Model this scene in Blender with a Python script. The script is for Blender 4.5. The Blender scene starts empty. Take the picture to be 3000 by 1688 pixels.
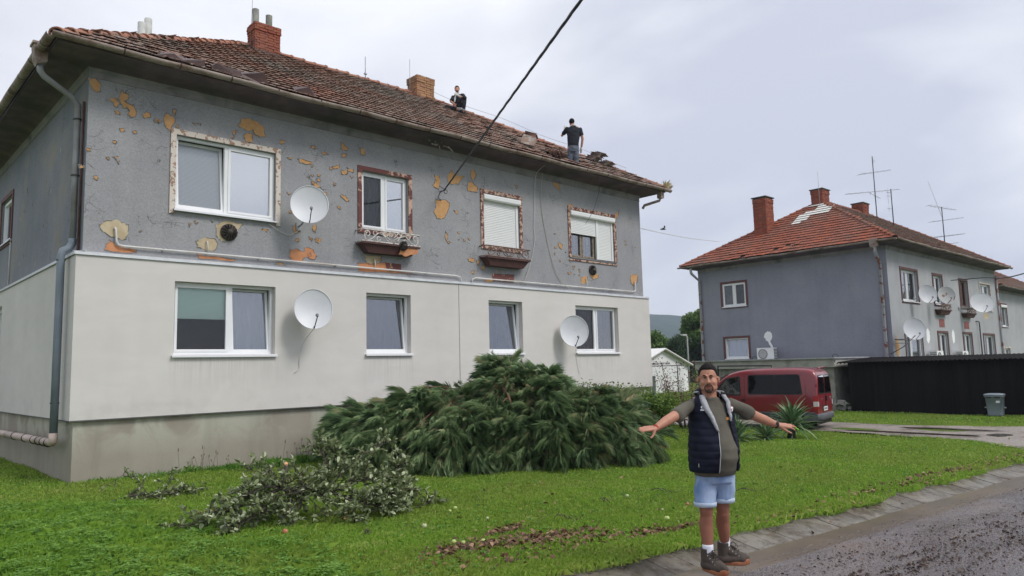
import bpy, bmesh, math, random
import numpy as np
from mathutils import Vector, Matrix, noise
random.seed(7); RS = np.random.RandomState(7)
R = math.radians; PI = math.pi
scene = bpy.context.scene
COL = scene.collection

# ------------------------------------------------------------------ camera
cam_d = bpy.data.cameras.new('camera'); cam = bpy.data.objects.new('camera', cam_d); COL.objects.link(cam)
CAM = Vector((-3.0157, -13.6919, 1.70)); YAW, PITCH, ROLL = 0.75995, 0.109183, -0.0252
fwd = Vector((math.sin(YAW)*math.cos(PITCH), math.cos(YAW)*math.cos(PITCH), math.sin(PITCH)))
rgt = Vector((math.cos(YAW), -math.sin(YAW), 0)); upv = rgt.cross(fwd)
r2 = rgt*math.cos(ROLL) + upv*math.sin(ROLL); u2 = upv*math.cos(ROLL) - rgt*math.sin(ROLL)
cam.matrix_world = Matrix(((r2.x, u2.x, -fwd.x, CAM.x), (r2.y, u2.y, -fwd.y, CAM.y), (r2.z, u2.z, -fwd.z, CAM.z), (0, 0, 0, 1)))
cam_d.sensor_width = 36.0; cam_d.lens = 36.0*2138.2/3000.0
cam_d.clip_start = 0.1; cam_d.clip_end = 6000
scene.camera = cam

# ------------------------------------------------------------------ world, sun, exposure
SUN_EL, SUN_AZ = 48, 158     # azimuth clockwise from +Y
world = bpy.data.worlds.new('World'); scene.world = world; world.use_nodes = True
wt = world.node_tree; wt.nodes.clear()
def wn(t, **k):
    n = wt.nodes.new(t)
    for a, b in k.items(): setattr(n, a, b)
    return n
sky = wn('ShaderNodeTexSky', sky_type='NISHITA', sun_disc=False)
sky.sun_elevation = R(SUN_EL); sky.sun_rotation = R(SUN_AZ)
tc = wn('ShaderNodeTexCoord'); mp = wn('ShaderNodeMapping'); mp.inputs['Scale'].default_value = (1.0, 1.0, 2.4)
mp.inputs['Location'].default_value = (1.3, .4, .2)
nz = wn('ShaderNodeTexNoise'); nz.inputs['Scale'].default_value = 2.1; nz.inputs['Detail'].default_value = 6; nz.inputs['Roughness'].default_value = .48; nz.inputs['Distortion'].default_value = .35
cr = wn('ShaderNodeValToRGB'); e = cr.color_ramp.elements
e[0].position = .36; e[0].color = (4.75, 4.95, 5.7, 1); e[1].position = .62; e[1].color = (7.5, 7.6, 7.9, 1)
mx = wn('ShaderNodeMix', data_type='RGBA'); mx.inputs[0].default_value = .93
bg = wn('ShaderNodeBackground'); bg.inputs['Strength'].default_value = 0.1
wo = wn('ShaderNodeOutputWorld')
L = wt.links.new
L(tc.outputs['Generated'], mp.inputs[0]); L(mp.outputs[0], nz.inputs['Vector']); L(nz.outputs['Fac'], cr.inputs[0])
L(sky.outputs[0], mx.inputs[6]); L(cr.outputs[0], mx.inputs[7]); L(mx.outputs[2], bg.inputs[0]); L(bg.outputs[0], wo.inputs[0])
sd = bpy.data.lights.new('sun', 'SUN'); so = bpy.data.objects.new('sun', sd); COL.objects.link(so)
sd.energy = 1.5; sd.angle = R(18); sd.color = (1.0, .97, .93)
sdir = Vector((math.sin(R(SUN_AZ))*math.cos(R(SUN_EL)), math.cos(R(SUN_AZ))*math.cos(R(SUN_EL)), math.sin(R(SUN_EL))))
so.rotation_euler = sdir.to_track_quat('Z', 'Y').to_euler()
scene.view_settings.view_transform = 'Standard'; scene.view_settings.look = 'None'
scene.view_settings.exposure = 0.58; scene.view_settings.gamma = 1; scene.view_settings.use_curve_mapping = False

# ------------------------------------------------------------------ materials
def ramp(nt, fac, stops):
    n = nt.nodes.new('ShaderNodeValToRGB'); els = n.color_ramp.elements
    while len(els) < len(stops): els.new(.5)
    for el, (p, c) in zip(els, stops):
        el.position = p; el.color = (c[0], c[1], c[2], 1) if not isinstance(c, (int, float)) else (c, c, c, 1)
    nt.links.new(fac, n.inputs[0]); return n.outputs[0]
def mixc(nt, fac, a, b, mode='MIX'):
    n = nt.nodes.new('ShaderNodeMix'); n.data_type = 'RGBA'; n.blend_type = mode
    for s, v in ((0, fac), (6, a), (7, b)):
        if isinstance(v, (int, float)): n.inputs[s].default_value = v
        elif isinstance(v, tuple): n.inputs[s].default_value = (v[0], v[1], v[2], 1)
        else: nt.links.new(v, n.inputs[s])
    return n.outputs[2]
def nmath(nt, op, a, b=0.0, clamp=False):
    n = nt.nodes.new('ShaderNodeMath'); n.operation = op; n.use_clamp = clamp
    for i, v in enumerate((a, b)):
        if isinstance(v, (int, float)): n.inputs[i].default_value = v
        else: nt.links.new(v, n.inputs[i])
    return n.outputs[0]
def vec(nt, scale=(1, 1, 1), src='Object', loc=(0, 0, 0), rot=(0, 0, 0)):
    m = nt.nodes.new('ShaderNodeMapping'); m.inputs['Scale'].default_value = scale; m.inputs['Location'].default_value = loc; m.inputs['Rotation'].default_value = rot
    if src == 'World':
        g = nt.nodes.new('ShaderNodeNewGeometry'); nt.links.new(g.outputs['Position'], m.inputs[0])
    else:
        t = nt.nodes.new('ShaderNodeTexCoord'); nt.links.new(t.outputs[src], m.inputs[0])
    return m.outputs[0]
def noi(nt, v, scale, detail=5, rough=.55, dist=0.0):
    n = nt.nodes.new('ShaderNodeTexNoise'); n.inputs['Scale'].default_value = scale; n.inputs['Detail'].default_value = detail
    n.inputs['Roughness'].default_value = rough; n.inputs['Distortion'].default_value = dist
    nt.links.new(v, n.inputs['Vector']); return n.outputs['Fac']
def newmat(name):
    m = bpy.data.materials.new(name); m.use_nodes = True; nt = m.node_tree; nt.nodes.clear()
    b = nt.nodes.new('ShaderNodeBsdfPrincipled'); o = nt.nodes.new('ShaderNodeOutputMaterial'); nt.links.new(b.outputs[0], o.inputs[0])
    return m, nt, b
def setin(nt, b, key, v):
    if isinstance(v, (int, float)): b.inputs[key].default_value = v
    elif isinstance(v, tuple): b.inputs[key].default_value = (v[0], v[1], v[2], 1)
    else: nt.links.new(v, b.inputs[key])
def bump(nt, b, h, strength=.3, dist=.01):
    n = nt.nodes.new('ShaderNodeBump'); n.inputs['Strength'].default_value = strength; n.inputs['Distance'].default_value = dist
    nt.links.new(h, n.inputs['Height']); nt.links.new(n.outputs[0], b.inputs['Normal'])
MATS = {}
def M(name, c1, c2=None, scale=6., rough=.75, bmp=0., bscale=60., metal=0., spec=.4, lohi=(.38, .62), stretch=(1, 1, 1), src='Object', coat=0., dirt=None, dscale=1.2, tint=0.0, sheen=0.0):
    if name in MATS: return MATS[name]
    m, nt, b = newmat(name)
    v = vec(nt, stretch, src)
    col = c1
    if c2: col = ramp(nt, noi(nt, v, scale), [(lohi[0], c1), (lohi[1], c2)])
    if dirt:
        f = ramp(nt, noi(nt, v, dscale, 7, .62, .4), [(.47, 0.0), (.68, 1.0)])
        col = mixc(nt, f, col, dirt)
    if tint:
        a = nt.nodes.new('ShaderNodeAttribute'); a.attribute_name = 'tint'
        f = nmath(nt, 'MULTIPLY_ADD', a.outputs['Fac'], tint); f.node.inputs[2].default_value = 1.0 - tint*.5
        col = mixc(nt, 1.0, col, f, 'MULTIPLY')
    setin(nt, b, 'Base Color', col)
    b.inputs['Roughness'].default_value = rough; b.inputs['Metallic'].default_value = metal
    b.inputs['Specular IOR Level'].default_value = spec; b.inputs['Coat Weight'].default_value = coat
    if coat: b.inputs['Coat Roughness'].default_value = .08
    if bmp: bump(nt, b, noi(nt, v, bscale, 4), bmp, .006)
    MATS[name] = m; return m

# ------------------------------------------------------------------ mesh helpers
def tag(o, label=None, cat=None, group=None, kind=None):
    if label: o['label'] = label
    if cat: o['category'] = cat
    if group: o['group'] = group
    if kind: o['kind'] = kind
    return o
def empty(name, loc=(0, 0, 0), rz=0.0, label=None, cat=None, group=None):
    o = bpy.data.objects.new(name, None); COL.objects.link(o); o.location = loc; o.rotation_euler = (0, 0, rz)
    o.empty_display_size = .2
    return tag(o, label, cat, group)
def link(me, name, parent=None, mat=None, loc=None, mw=None):
    o = bpy.data.objects.new(name, me); COL.objects.link(o)
    if mat is not None and not me.materials: me.materials.append(mat)
    if parent is not None: o.parent = parent
    if loc is not None: o.location = loc
    if mw is not None: o.matrix_local = mw
    return o
class MB:
    def __init__(s): s.v = []; s.f = []; s.mi = []; s.sm = []; s.tint = None
    def add(s, vs, fs, mi=0, sm=False):
        n = len(s.v); s.v += [tuple(p) for p in vs]
        for f in fs: s.f.append(tuple(i+n for i in f)); s.mi.append(mi); s.sm.append(sm)
        return s
    def quad(s, a, b, c, d, mi=0): return s.add((a, b, c, d), ((0, 1, 2, 3),), mi)
    def box(s, x0, x1, y0, y1, z0, z1, mi=0, mat=None):
        vs = [(x, y, z) for z in (z0, z1) for y in (y0, y1) for x in (x0, x1)]
        if mat is not None: vs = [tuple(mat @ Vector(p)) for p in vs]
        return s.add(vs, ((0, 2, 3, 1), (4, 5, 7, 6), (0, 1, 5, 4), (2, 6, 7, 3), (0, 4, 6, 2), (1, 3, 7, 5)), mi)
    def cbox(s, c, d, mat=None, mi=0):
        return s.box(c[0]-d[0]/2, c[0]+d[0]/2, c[1]-d[1]/2, c[1]+d[1]/2, c[2]-d[2]/2, c[2]+d[2]/2, mi, mat)
    def loft(s, rings, closed=True, cap=True, mi=0, sm=True):
        n = len(rings[0]); vs = [p for r in rings for p in r]; fs = []
        for k in range(len(rings)-1):
            for i in range(n if closed else n-1):
                j = (i+1) % n; fs.append((k*n+i, k*n+j, (k+1)*n+j, (k+1)*n+i))
        if cap and closed: fs.append(tuple(range(n))[::-1]); fs.append(tuple((len(rings)-1)*n+i for i in range(n)))
        return s.add(vs, fs, mi, sm)
    def tube(s, pts, r, n=8, mi=0, cap=True, sm=True):
        pts = [Vector(p) for p in pts]; rs = r if isinstance(r, (list, tuple)) else [r]*len(pts)
        rings = []; prev = None
        for i, p in enumerate(pts):
            d = (pts[min(i+1, len(pts)-1)] - pts[max(i-1, 0)])
            d = d.normalized() if d.length > 1e-9 else Vector((0, 0, 1))
            if prev is None:
                a = d.orthogonal().normalized()
            else:
                a = prev - d*prev.dot(d)
                a = a.normalized() if a.length > 1e-6 else d.orthogonal().normalized()
            prev = a; b = d.cross(a)
            rings.append([p + (a*math.cos(t*2*PI/n) + b*math.sin(t*2*PI/n))*rs[i] for t in range(n)])
        return s.loft(rings, True, cap, mi, sm)
    def lathe(s, prof, n=24, mat=Matrix(), mi=0, sm=True, cap=False):
        rings = [[mat @ Vector((r*math.cos(2*PI*i/n), r*math.sin(2*PI*i/n), z)) for i in range(n)] for r, z in prof]
        return s.loft(rings, True, cap, mi, sm)
    def build(s, name, mats, parent=None, **k):
        me = bpy.data.meshes.new(name); me.from_pydata(s.v, [], s.f)
        if not isinstance(mats, (list, tuple)): mats = [mats]
        for m in mats: me.materials.append(m)
        me.polygons.foreach_set('material_index', s.mi); me.polygons.foreach_set('use_smooth', s.sm); me.update()
        return link(me, name, parent, **k)
def npmesh(name, V, F, mat, smooth=False, tint=None):
    """V (n,3), F (m,k) -> mesh; tint (n,) point attribute"""
    me = bpy.data.meshes.new(name); V = np.asarray(V, dtype=np.float32); F = np.asarray(F, dtype=np.int32)
    me.vertices.add(len(V)); me.vertices.foreach_set('co', V.ravel())
    k = F.shape[1]; me.loops.add(F.size); me.loops.foreach_set('vertex_index', F.ravel())
    me.polygons.add(len(F)); me.polygons.foreach_set('loop_start', np.arange(0, F.size, k, dtype=np.int32))
    try: me.polygons.foreach_set('loop_total', np.full(len(F), k, dtype=np.int32))
    except Exception: pass
    me.polygons.foreach_set('use_smooth', np.full(len(F), smooth, dtype=bool))
    if mat is not None: me.materials.append(mat)
    me.update(calc_edges=True)
    if tint is not None:
        a = me.attributes.new('tint', 'FLOAT', 'POINT'); a.data.foreach_set('value', np.asarray(tint, dtype=np.float32))
    return me
def set_tint(me, t):
    a = me.attributes.new('tint', 'FLOAT', 'POINT'); a.data.foreach_set('value', np.full(len(me.vertices), t, dtype=np.float32)); return me
def rndpoly(n, j=.2):
    return [(1+random.uniform(-j, j)) for _ in range(n)]
def G(x):
    """height of the ground along the street"""
    if x < 14: return -0.019*x
    t = min(1., (x-14)/8.); return -0.266 - 0.076*(t-t*t/2)
def Gn(x):
    x = np.asarray(x); t = np.clip((x-14)/8., 0, 1); return np.where(x < 14, -0.019*x, -0.266-0.076*(t-t*t/2))
def scatter_parts(name, meshes, mats4, parent, mat, limit=300, tints=None, wm=None):
    """put copies of small meshes: the ones nearest the camera as single objects, the rest joined as stuff"""
    wm = wm or Matrix()
    order = sorted(range(len(mats4)), key=lambda i: ((wm @ mats4[i].translation) - CAM).length)
    near = order[:limit]; far = order[limit:]
    for i in near:
        link(meshes[i % len(meshes)], name, parent, mw=mats4[i])
    if far:
        Vs = []; Fs = {}; T = []; off = 0; base = []
        for me in meshes:
            co = np.empty(len(me.vertices)*3, np.float32); me.vertices.foreach_get('co', co); co = co.reshape(-1, 3)
            base.append((co, [tuple(p.vertices) for p in me.polygons], me.attributes['tint'].data[0].value if 'tint' in me.attributes else .5, [p.material_index for p in me.polygons]))
        F = []; MI = []
        for i in far:
            co, fs, t, mi = base[i % len(meshes)]; m = np.array(mats4[i])
            Vs.append(co @ m[:3, :3].T + m[:3, 3]); F += [tuple(a+off for a in f) for f in fs]; MI += mi; T.append(np.full(len(co), t)); off += len(co)
        me = bpy.data.meshes.new(name); me.from_pydata(np.concatenate(Vs).tolist(), [], F)
        for mm in meshes[0].materials: me.materials.append(mm)
        me.polygons.foreach_set('material_index', MI)
        a = me.attributes.new('tint', 'FLOAT', 'POINT'); a.data.foreach_set('value', np.concatenate(T).astype(np.float32))
        me.update(); o = link(me, name, parent); o['kind'] = 'stuff'

# ------------------------------------------------------------------ the particular materials
def plaster_old(name, c1, c2, peel=.0, seed=0.0, crack=1.0, dirt=None):
    """old painted render: blotches, hairline cracks, little flakes"""
    m, nt, b = newmat(name); v = vec(nt, (1, 1, 1), 'Object', (seed, seed*.7, 0))
    col = ramp(nt, noi(nt, v, .55, 6, .6), [(.35, c1), (.65, c2)])
    fine = ramp(nt, noi(nt, v, 38, 3), [(.3, .86), (.7, 1.1)]); col = mixc(nt, 1.0, col, fine, 'MULTIPLY')
    st = ramp(nt, noi(nt, vec(nt, (2.2, 2.2, .16), 'Object', (seed, 0, 0)), 1.6, 5), [(.45, 1.0), (.75, .92)]); col = mixc(nt, 1.0, col, st, 'MULTIPLY')
    # cracks: voronoi cell borders with wobbly coordinates, shown only here and there
    nv = nt.nodes.new('ShaderNodeTexNoise'); nv.inputs['Scale'].default_value = 2.6; nv.inputs['Detail'].default_value = 5; nt.links.new(v, nv.inputs['Vector'])
    ad = nt.nodes.new('ShaderNodeVectorMath'); ad.operation = 'MULTIPLY_ADD'; ad.inputs[1].default_value = (.45, .45, .45)
    nt.links.new(nv.outputs['Color'], ad.inputs[0]); nt.links.new(v, ad.inputs[2])
    def cracks(scale, w, zs, lo):
        mp_ = nt.nodes.new('ShaderNodeMapping'); mp_.inputs['Scale'].default_value = (1, 1, zs); nt.links.new(ad.outputs[0], mp_.inputs[0])
        vo = nt.nodes.new('ShaderNodeTexVoronoi'); vo.feature = 'DISTANCE_TO_EDGE'; vo.inputs['Scale'].default_value = scale; nt.links.new(mp_.outputs[0], vo.inputs['Vector'])
        line = ramp(nt, vo.outputs['Distance'], [(0.0, 1.0), (w, 0.0)])
        mask = ramp(nt, noi(nt, v, 1.9, 4), [(lo, 0.0), (lo+.07, 1.0)])
        return nmath(nt, 'MULTIPLY', line, mask)
    k = nmath(nt, 'MAXIMUM', cracks(1.5, .011, 1.5, .53), cracks(5.5, .030, 2.6, .57))
    k = nmath(nt, 'MULTIPLY', k, crack, True)
    col = mixc(nt, k, col, (.10, .095, .09))
    if peel:
        f = noi(nt, v, 4.2, 6, .6); f2 = ramp(nt, f, [(.70-peel, 0.0), (.705-peel, 1.0)])
        col = mixc(nt, f2, col, (.42, .235, .105)); edge = ramp(nt, f, [(.685-peel, 0.0), (.70-peel, .7), (.71-peel, 0.0)]); col = mixc(nt, edge, col, (.09, .08, .075))
    if dirt:
        col = mixc(nt, ramp(nt, noi(nt, v, .9, 6, .65), [(.5, 0.0), (.75, .6)]), col, dirt)
    setin(nt, b, 'Base Color', col); b.inputs['Roughness'].default_value = .9; b.inputs['Specular IOR Level'].default_value = .2
    h = nmath(nt, 'SUBTRACT', noi(nt, v, 45, 4), nmath(nt, 'MULTIPLY', k, 1.2)); bump(nt, b, h, .35, .008)
    return m
WALL_A = plaster_old('old grey render', (.285, .287, .305), (.345, .343, .35))
WALL_B = plaster_old('blue grey render', (.255, .262, .31), (.30, .308, .35), seed=5.0, crack=.25)
WALL_BF = plaster_old('pale grey render', (.36, .365, .38), (.43, .435, .445), seed=9.0, crack=.3)
def insul_mat():
    m, nt, b = newmat('insulation render'); v = vec(nt)
    col = ramp(nt, noi(nt, v, .35, 5), [(.35, (.61, .585, .55)), (.65, (.68, .65, .615))])
    col = mixc(nt, 1.0, col, ramp(nt, noi(nt, vec(nt, (1.5, 1.5, .12)), 2, 4), [(.5, 1.0), (.8, .975)]), 'MULTIPLY')
    gz = nt.nodes.new('ShaderNodeSeparateXYZ'); nt.links.new(v, gz.inputs[0])
    low = nmath(nt, 'MULTIPLY', ramp(nt, gz.outputs[2], [(0.0, 1.0), (1.0, 0.0)]), 1.0)
    mr = nt.nodes.new('ShaderNodeMapRange'); mr.inputs[1].default_value = 1.0; mr.inputs[2].default_value = 1.55; mr.inputs[3].default_value = 1; mr.inputs[4].default_value = 0; nt.links.new(gz.outputs[2], mr.inputs[0])
    f = nmath(nt, 'MULTIPLY', mr.outputs[0], ramp(nt, noi(nt, v, 2.2, 6, .6), [(.5, 0.0), (.75, .35)])); col = mixc(nt, f, col, (.3, .31, .26))
    # faint rain streaks below the sills, splashed dirt low down, slight trowel marks
    xr = nmath(nt, 'MULTIPLY', gz.outputs[0], 1/16.); st = []
    for a, b_ in ((1.5, 3.6), (5.5, 6.9), (9.1, 10.4), (12.4, 14.4)): st += [(a/16-.006, 0.0), (a/16+.004, 1.0), (b_/16-.004, 1.0), (b_/16+.006, 0.0)]
    xm = ramp(nt, xr, st); m2 = nt.nodes.new('ShaderNodeMapRange'); m2.inputs[1].default_value = 1.35; m2.inputs[2].default_value = 2.06; nt.links.new(gz.outputs[2], m2.inputs[0])
    low2 = ramp(nt, gz.outputs[2], [(0, 1.0), (1, 1.0)]); lt = nmath(nt, 'LESS_THAN', gz.outputs[2], 2.06)
    sk_ = nmath(nt, 'MULTIPLY', nmath(nt, 'MULTIPLY', xm, m2.outputs[0]), nmath(nt, 'MULTIPLY', lt, ramp(nt, noi(nt, vec(nt, (9, 9, .5)), 2, 4), [(.45, 0.0), (.7, .38)])))
    col = mixc(nt, sk_, col, (.33, .32, .29)); col = mixc(nt, 1.0, col, ramp(nt, noi(nt, vec(nt, (1, 1, 2.5)), 1.1, 6, .6, .8), [(.35, .945), (.65, 1.0)]), 'MULTIPLY')
    setin(nt, b, 'Base Color', col); b.inputs['Roughness'].default_value = .88; b.inputs['Specular IOR Level'].default_value = .25
    bump(nt, b, noi(nt, v, 90, 3), .25, .006); return m
INSUL = insul_mat()
def plinth_mat():
    m, nt, b = newmat('plinth concrete'); v = vec(nt)
    col = ramp(nt, noi(nt, v, .8, 6, .6), [(.35, (.285, .255, .205)), (.65, (.345, .315, .26))])
    sx = nt.nodes.new('ShaderNodeSeparateXYZ'); nt.links.new(v, sx.inputs[0])
    mr = nt.nodes.new('ShaderNodeMapRange'); mr.inputs[1].default_value = .35; mr.inputs[2].default_value = .95; nt.links.new(sx.outputs[2], mr.inputs[0])
    f = nmath(nt, 'MULTIPLY', mr.outputs[0], ramp(nt, noi(nt, vec(nt, (1, 1, .8)), 1.5, 6, .6, .6), [(.42, 0.0), (.56, 1.0)]))
    col = mixc(nt, f, col, (.44, .44, .36))
    col = mixc(nt, nmath(nt, 'MULTIPLY', ramp(nt, noi(nt, vec(nt, (2.5, 2.5, .25)), 1.5, 5), [(.5, 0.0), (.75, .32)]), 1.0), col, (.18, .165, .13))
    setin(nt, b, 'Base Color', col); b.inputs['Roughness'].default_value = .85; bump(nt, b, noi(nt, v, 50, 4), .3, .008); return m
PLINTH = plinth_mat()
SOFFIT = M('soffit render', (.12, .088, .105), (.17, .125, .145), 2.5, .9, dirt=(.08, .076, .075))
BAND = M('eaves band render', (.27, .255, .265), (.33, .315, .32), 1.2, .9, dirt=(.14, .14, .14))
def tile_mat(name, cols, lich=(.33, .32, .28), lo=.5, grey=(.10, .085, .075), mid=.5):
    m, nt, b = newmat(name); v = vec(nt, (1, 1, 1), 'World')
    a = nt.nodes.new('ShaderNodeAttribute'); a.attribute_name = 'tint'
    col = ramp(nt, a.outputs['Fac'], [(i/(len(cols)-1), c) for i, c in enumerate(cols)])
    w = ramp(nt, noi(nt, v, .42, 5, .6), [(mid-.13, 0.0), (mid+.16, 1.0)])
    col = mixc(nt, nmath(nt, 'MULTIPLY', w, .72), col, grey)
    l = ramp(nt, noi(nt, vec(nt, (1, 1, 1), 'World'), 9, 6, .7), [(lo+.02, 0.0), (lo+.14, .85)])
    col = mixc(nt, nmath(nt, 'MULTIPLY', l, w), col, lich)
    setin(nt, b, 'Base Color', col); b.inputs['Roughness'].default_value = .85; b.inputs['Specular IOR Level'].default_value = .25
    bump(nt, b, noi(nt, v, 40, 4), .4, .006); return m
TILE_A = tile_mat('old clay tiles', [(.24, .13, .095), (.31, .16, .115), (.37, .195, .14), (.27, .155, .12), (.41, .215, .155)], lich=(.40, .38, .33), lo=.47, grey=(.17, .145, .125), mid=.46)
TILE_B = tile_mat('red clay tiles', [(.22, .075, .045), (.27, .09, .055), (.31, .10, .06), (.24, .09, .06), (.36, .10, .05)], lo=.54, mid=.56, grey=(.17, .11, .085))
TILE_BF = tile_mat('brown weathered tiles', [(.17, .09, .065), (.22, .11, .08), (.27, .14, .10), (.19, .11, .085), (.30, .15, .11)], lo=.5, mid=.48, grey=(.16, .125, .10))
RIDGE = tile_mat('ridge tiles', [(.30, .12, .07), (.38, .16, .10), (.34, .17, .11), (.42, .20, .13), (.28, .13, .09)], lo=.5, mid=.56)
BRICK = tile_mat('chimney bricks red', [(.24, .065, .04), (.30, .085, .05), (.20, .065, .045), (.33, .11, .065), (.17, .07, .055)], lo=.62, mid=.62)
BRICKY = tile_mat('chimney bricks ochre', [(.38, .20, .10), (.46, .27, .14), (.34, .17, .09), (.42, .22, .12), (.28, .16, .10)], lo=.6, mid=.58)
MORTAR = M('dark mortar', (.09, .075, .065), (.16, .14, .12), 12, .95)
GUTTER = M('weathered gutter', (.27, .215, .185), (.38, .31, .27), 1.8, .7, dirt=(.16, .10, .07), dscale=3)
DARKMETAL = M('dark brown sheet', (.055, .03, .028), (.085, .045, .04), 3, .5, spec=.4)
BLACK = M('black rubber', (.012, .012, .014), rough=.5)
PVCG = M('grey pipe paint', (.27, .28, .29), (.33, .33, .34), 2.5, .6, dirt=(.20, .18, .16))
PVCB = M('blue grey plastic pipe', (.15, .185, .22), (.19, .225, .26), 2, .4)
PVCP = M('pinkish plastic pipe', (.50, .38, .33), (.60, .48, .42), 3, .5, dirt=(.3, .24, .2))
WHITEP = M('white plastic frame', (.78, .79, .80), (.83, .83, .83), 3, .35, spec=.5)
SILLW = M('white aluminium sill', (.74, .75, .77), rough=.4)
FLASH = M('galvanised flashing', (.62, .64, .66), (.74, .75, .76), 6, .35, metal=.3)
CASBR = M('brown painted casing', (.115, .050, .048), (.15, .066, .062), 8, .7)
def casing_mat(name, paint, under, lo, s=9):
    m, nt, b = newmat(name); v = vec(nt); f = noi(nt, v, s, 7, .65)
    k = ramp(nt, f, [(lo, 0.0), (lo+.015, 1.0)]); u = ramp(nt, noi(nt, v, 22, 4), [(.4, under), (.65, tuple(x*.72 for x in under))])
    col = mixc(nt, k, u, paint); ed = ramp(nt, f, [(lo-.02, 0.0), (lo, .8), (lo+.02, 0.0)]); col = mixc(nt, ed, col, (.12, .08, .07))
    setin(nt, b, 'Base Color', col); b.inputs['Roughness'].default_value = .85; bump(nt, b, k, .3, .004); return m
CAS1 = casing_mat('peeling cream casing', (.64, .57, .50), (.42, .24, .15), .44)
CAS2 = casing_mat('half peeled brown casing', (.14, .05, .045), (.60, .40, .30), .46, 4.5)
CAS3 = casing_mat('peeling brown casing', (.15, .055, .05), (.60, .42, .32), .50, 10)
BOXBR = M('brown planter box', (.075, .033, .03), (.10, .045, .04), 4, .7)
IRONW = M('white painted iron', (.62, .60, .56), (.72, .70, .67), 20, .6, dirt=(.25, .15, .1), dscale=14)
IRONR = M('rusty iron', (.16, .10, .075), (.24, .17, .14), 25, .8)
SHUT = M('white roller shutter', (.76, .77, .76), rough=.5)
CABLEW = M('white cable', (.60, .59, .56), rough=.6)
CABLEB = M('black cable', (.025, .027, .032), rough=.5)
DISHM = M('dish paint', (.60, .61, .64), (.66, .67, .69), 1.5, .45, spec=.4)
DISHR = casing_mat('rusted dish', (.50, .50, .50), (.42, .17, .05), .42, 2.6)
STEELD = M('dark steel', (.07, .07, .075), (.11, .11, .11), 8, .55, metal=.4)
STEELG = M('galvanised steel', (.36, .37, .38), rough=.5, metal=.4)
PEELO = M('bare orange plaster', (.50, .275, .115), (.58, .335, .155), 9, .92, bmp=.3)
PEELB = M('beige filler plaster', (.46, .37, .24), (.56, .47, .32), 5, .92, bmp=.3, dirt=(.40, .31, .2))
PEELR = M('orange brick showing', (.50, .215, .10), (.60, .28, .14), 7, .92, bmp=.3)
PEELM = casing_mat('brown paint patch', (.15, .055, .05), (.60, .33, .22), .40, 8)
FLAKE_SHADE = M('flake and edge shade', (.10, .095, .09), rough=.9)  # painted edge shade on the patch lips, plain dark flakes on the gable
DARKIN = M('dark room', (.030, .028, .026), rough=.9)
def glassmat(name, fac, tintc=(.9, .95, .95), rough=.015, gc=(.9, .92, .95)):
    m = bpy.data.materials.new(name); m.use_nodes = True; nt = m.node_tree; nt.nodes.clear()
    o = nt.nodes.new('ShaderNodeOutputMaterial'); mix = nt.nodes.new('ShaderNodeMixShader'); t = nt.nodes.new('ShaderNodeBsdfTransparent'); g = nt.nodes.new('ShaderNodeBsdfGlossy')
    t.inputs[0].default_value = (*tintc, 1); g.inputs['Roughness'].default_value = rough; g.inputs['Color'].default_value = (*gc, 1)
    lw = nt.nodes.new('ShaderNodeFresnel'); lw.inputs[0].default_value = 1.5
    f = nmath(nt, 'ADD', lw.outputs[0], fac, True); nt.links.new(f, mix.inputs[0]); nt.links.new(t.outputs[0], mix.inputs[1]); nt.links.new(g.outputs[0], mix.inputs[2]); nt.links.new(mix.outputs[0], o.inputs[0])
    return m
GL_LO = glassmat('window glass clear', .03); GL_MID = glassmat('window glass', .26, (.97, .98, .98)); GL_SKY = glassmat('window glass bright', .5, (1, 1, 1), gc=(.97, .98, 1)); GL_HI = glassmat('window glass reflecting', .28, gc=(.72, .75, .82))
def blindmat(name, c, freq, depth=.35, rot=0.):
    m, nt, b = newmat(name); s = nt.nodes.new('ShaderNodeSeparateXYZ'); nt.links.new(vec(nt, (1, 1, 1), 'Object', rot=(0, rot, 0)), s.inputs[0])
    w = nmath(nt, 'FRACT', nmath(nt, 'MULTIPLY', s.outputs[2], freq)); f = ramp(nt, w, [(0.0, 1-depth), (.35, 1.0), (.8, 1.0), (1.0, 1-depth)])
    setin(nt, b, 'Base Color', mixc(nt, 1.0, (c[0], c[1], c[2]), f, 'MULTIPLY')); b.inputs['Roughness'].default_value = .8; return m
BL_GREEN = blindmat('green venetian blind', (.84, .97, .90), 45, .3); BL_MAUVE = blindmat('mauve blind', (.86, .82, .85), 40, .4)
BL_WHITE = M('white blind', (.86, .90, .92), (.88, .92, .94), 1, .8); CURT_D = M('dark lace curtain', (.06, .06, .065), (.11, .11, .115), 9, .9, stretch=(3, 3, .3))
CURT_G = M('grey net curtain', (.15, .145, .14), (.22, .21, .21), 5, .9, stretch=(4, 4, .4)); CURT_B = M('blue grey curtain', (.20, .21, .26), (.27, .28, .33), 3, .9, stretch=(3, 3, .3))
CURT_R = M('brown curtain', (.07, .05, .045), (.12, .09, .08), 5, .9, stretch=(5, 5, .3)); CURT_W = M('white net curtain', (.5, .51, .52), (.62, .62, .62), 6, .9, stretch=(5, 5, .3))

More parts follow.
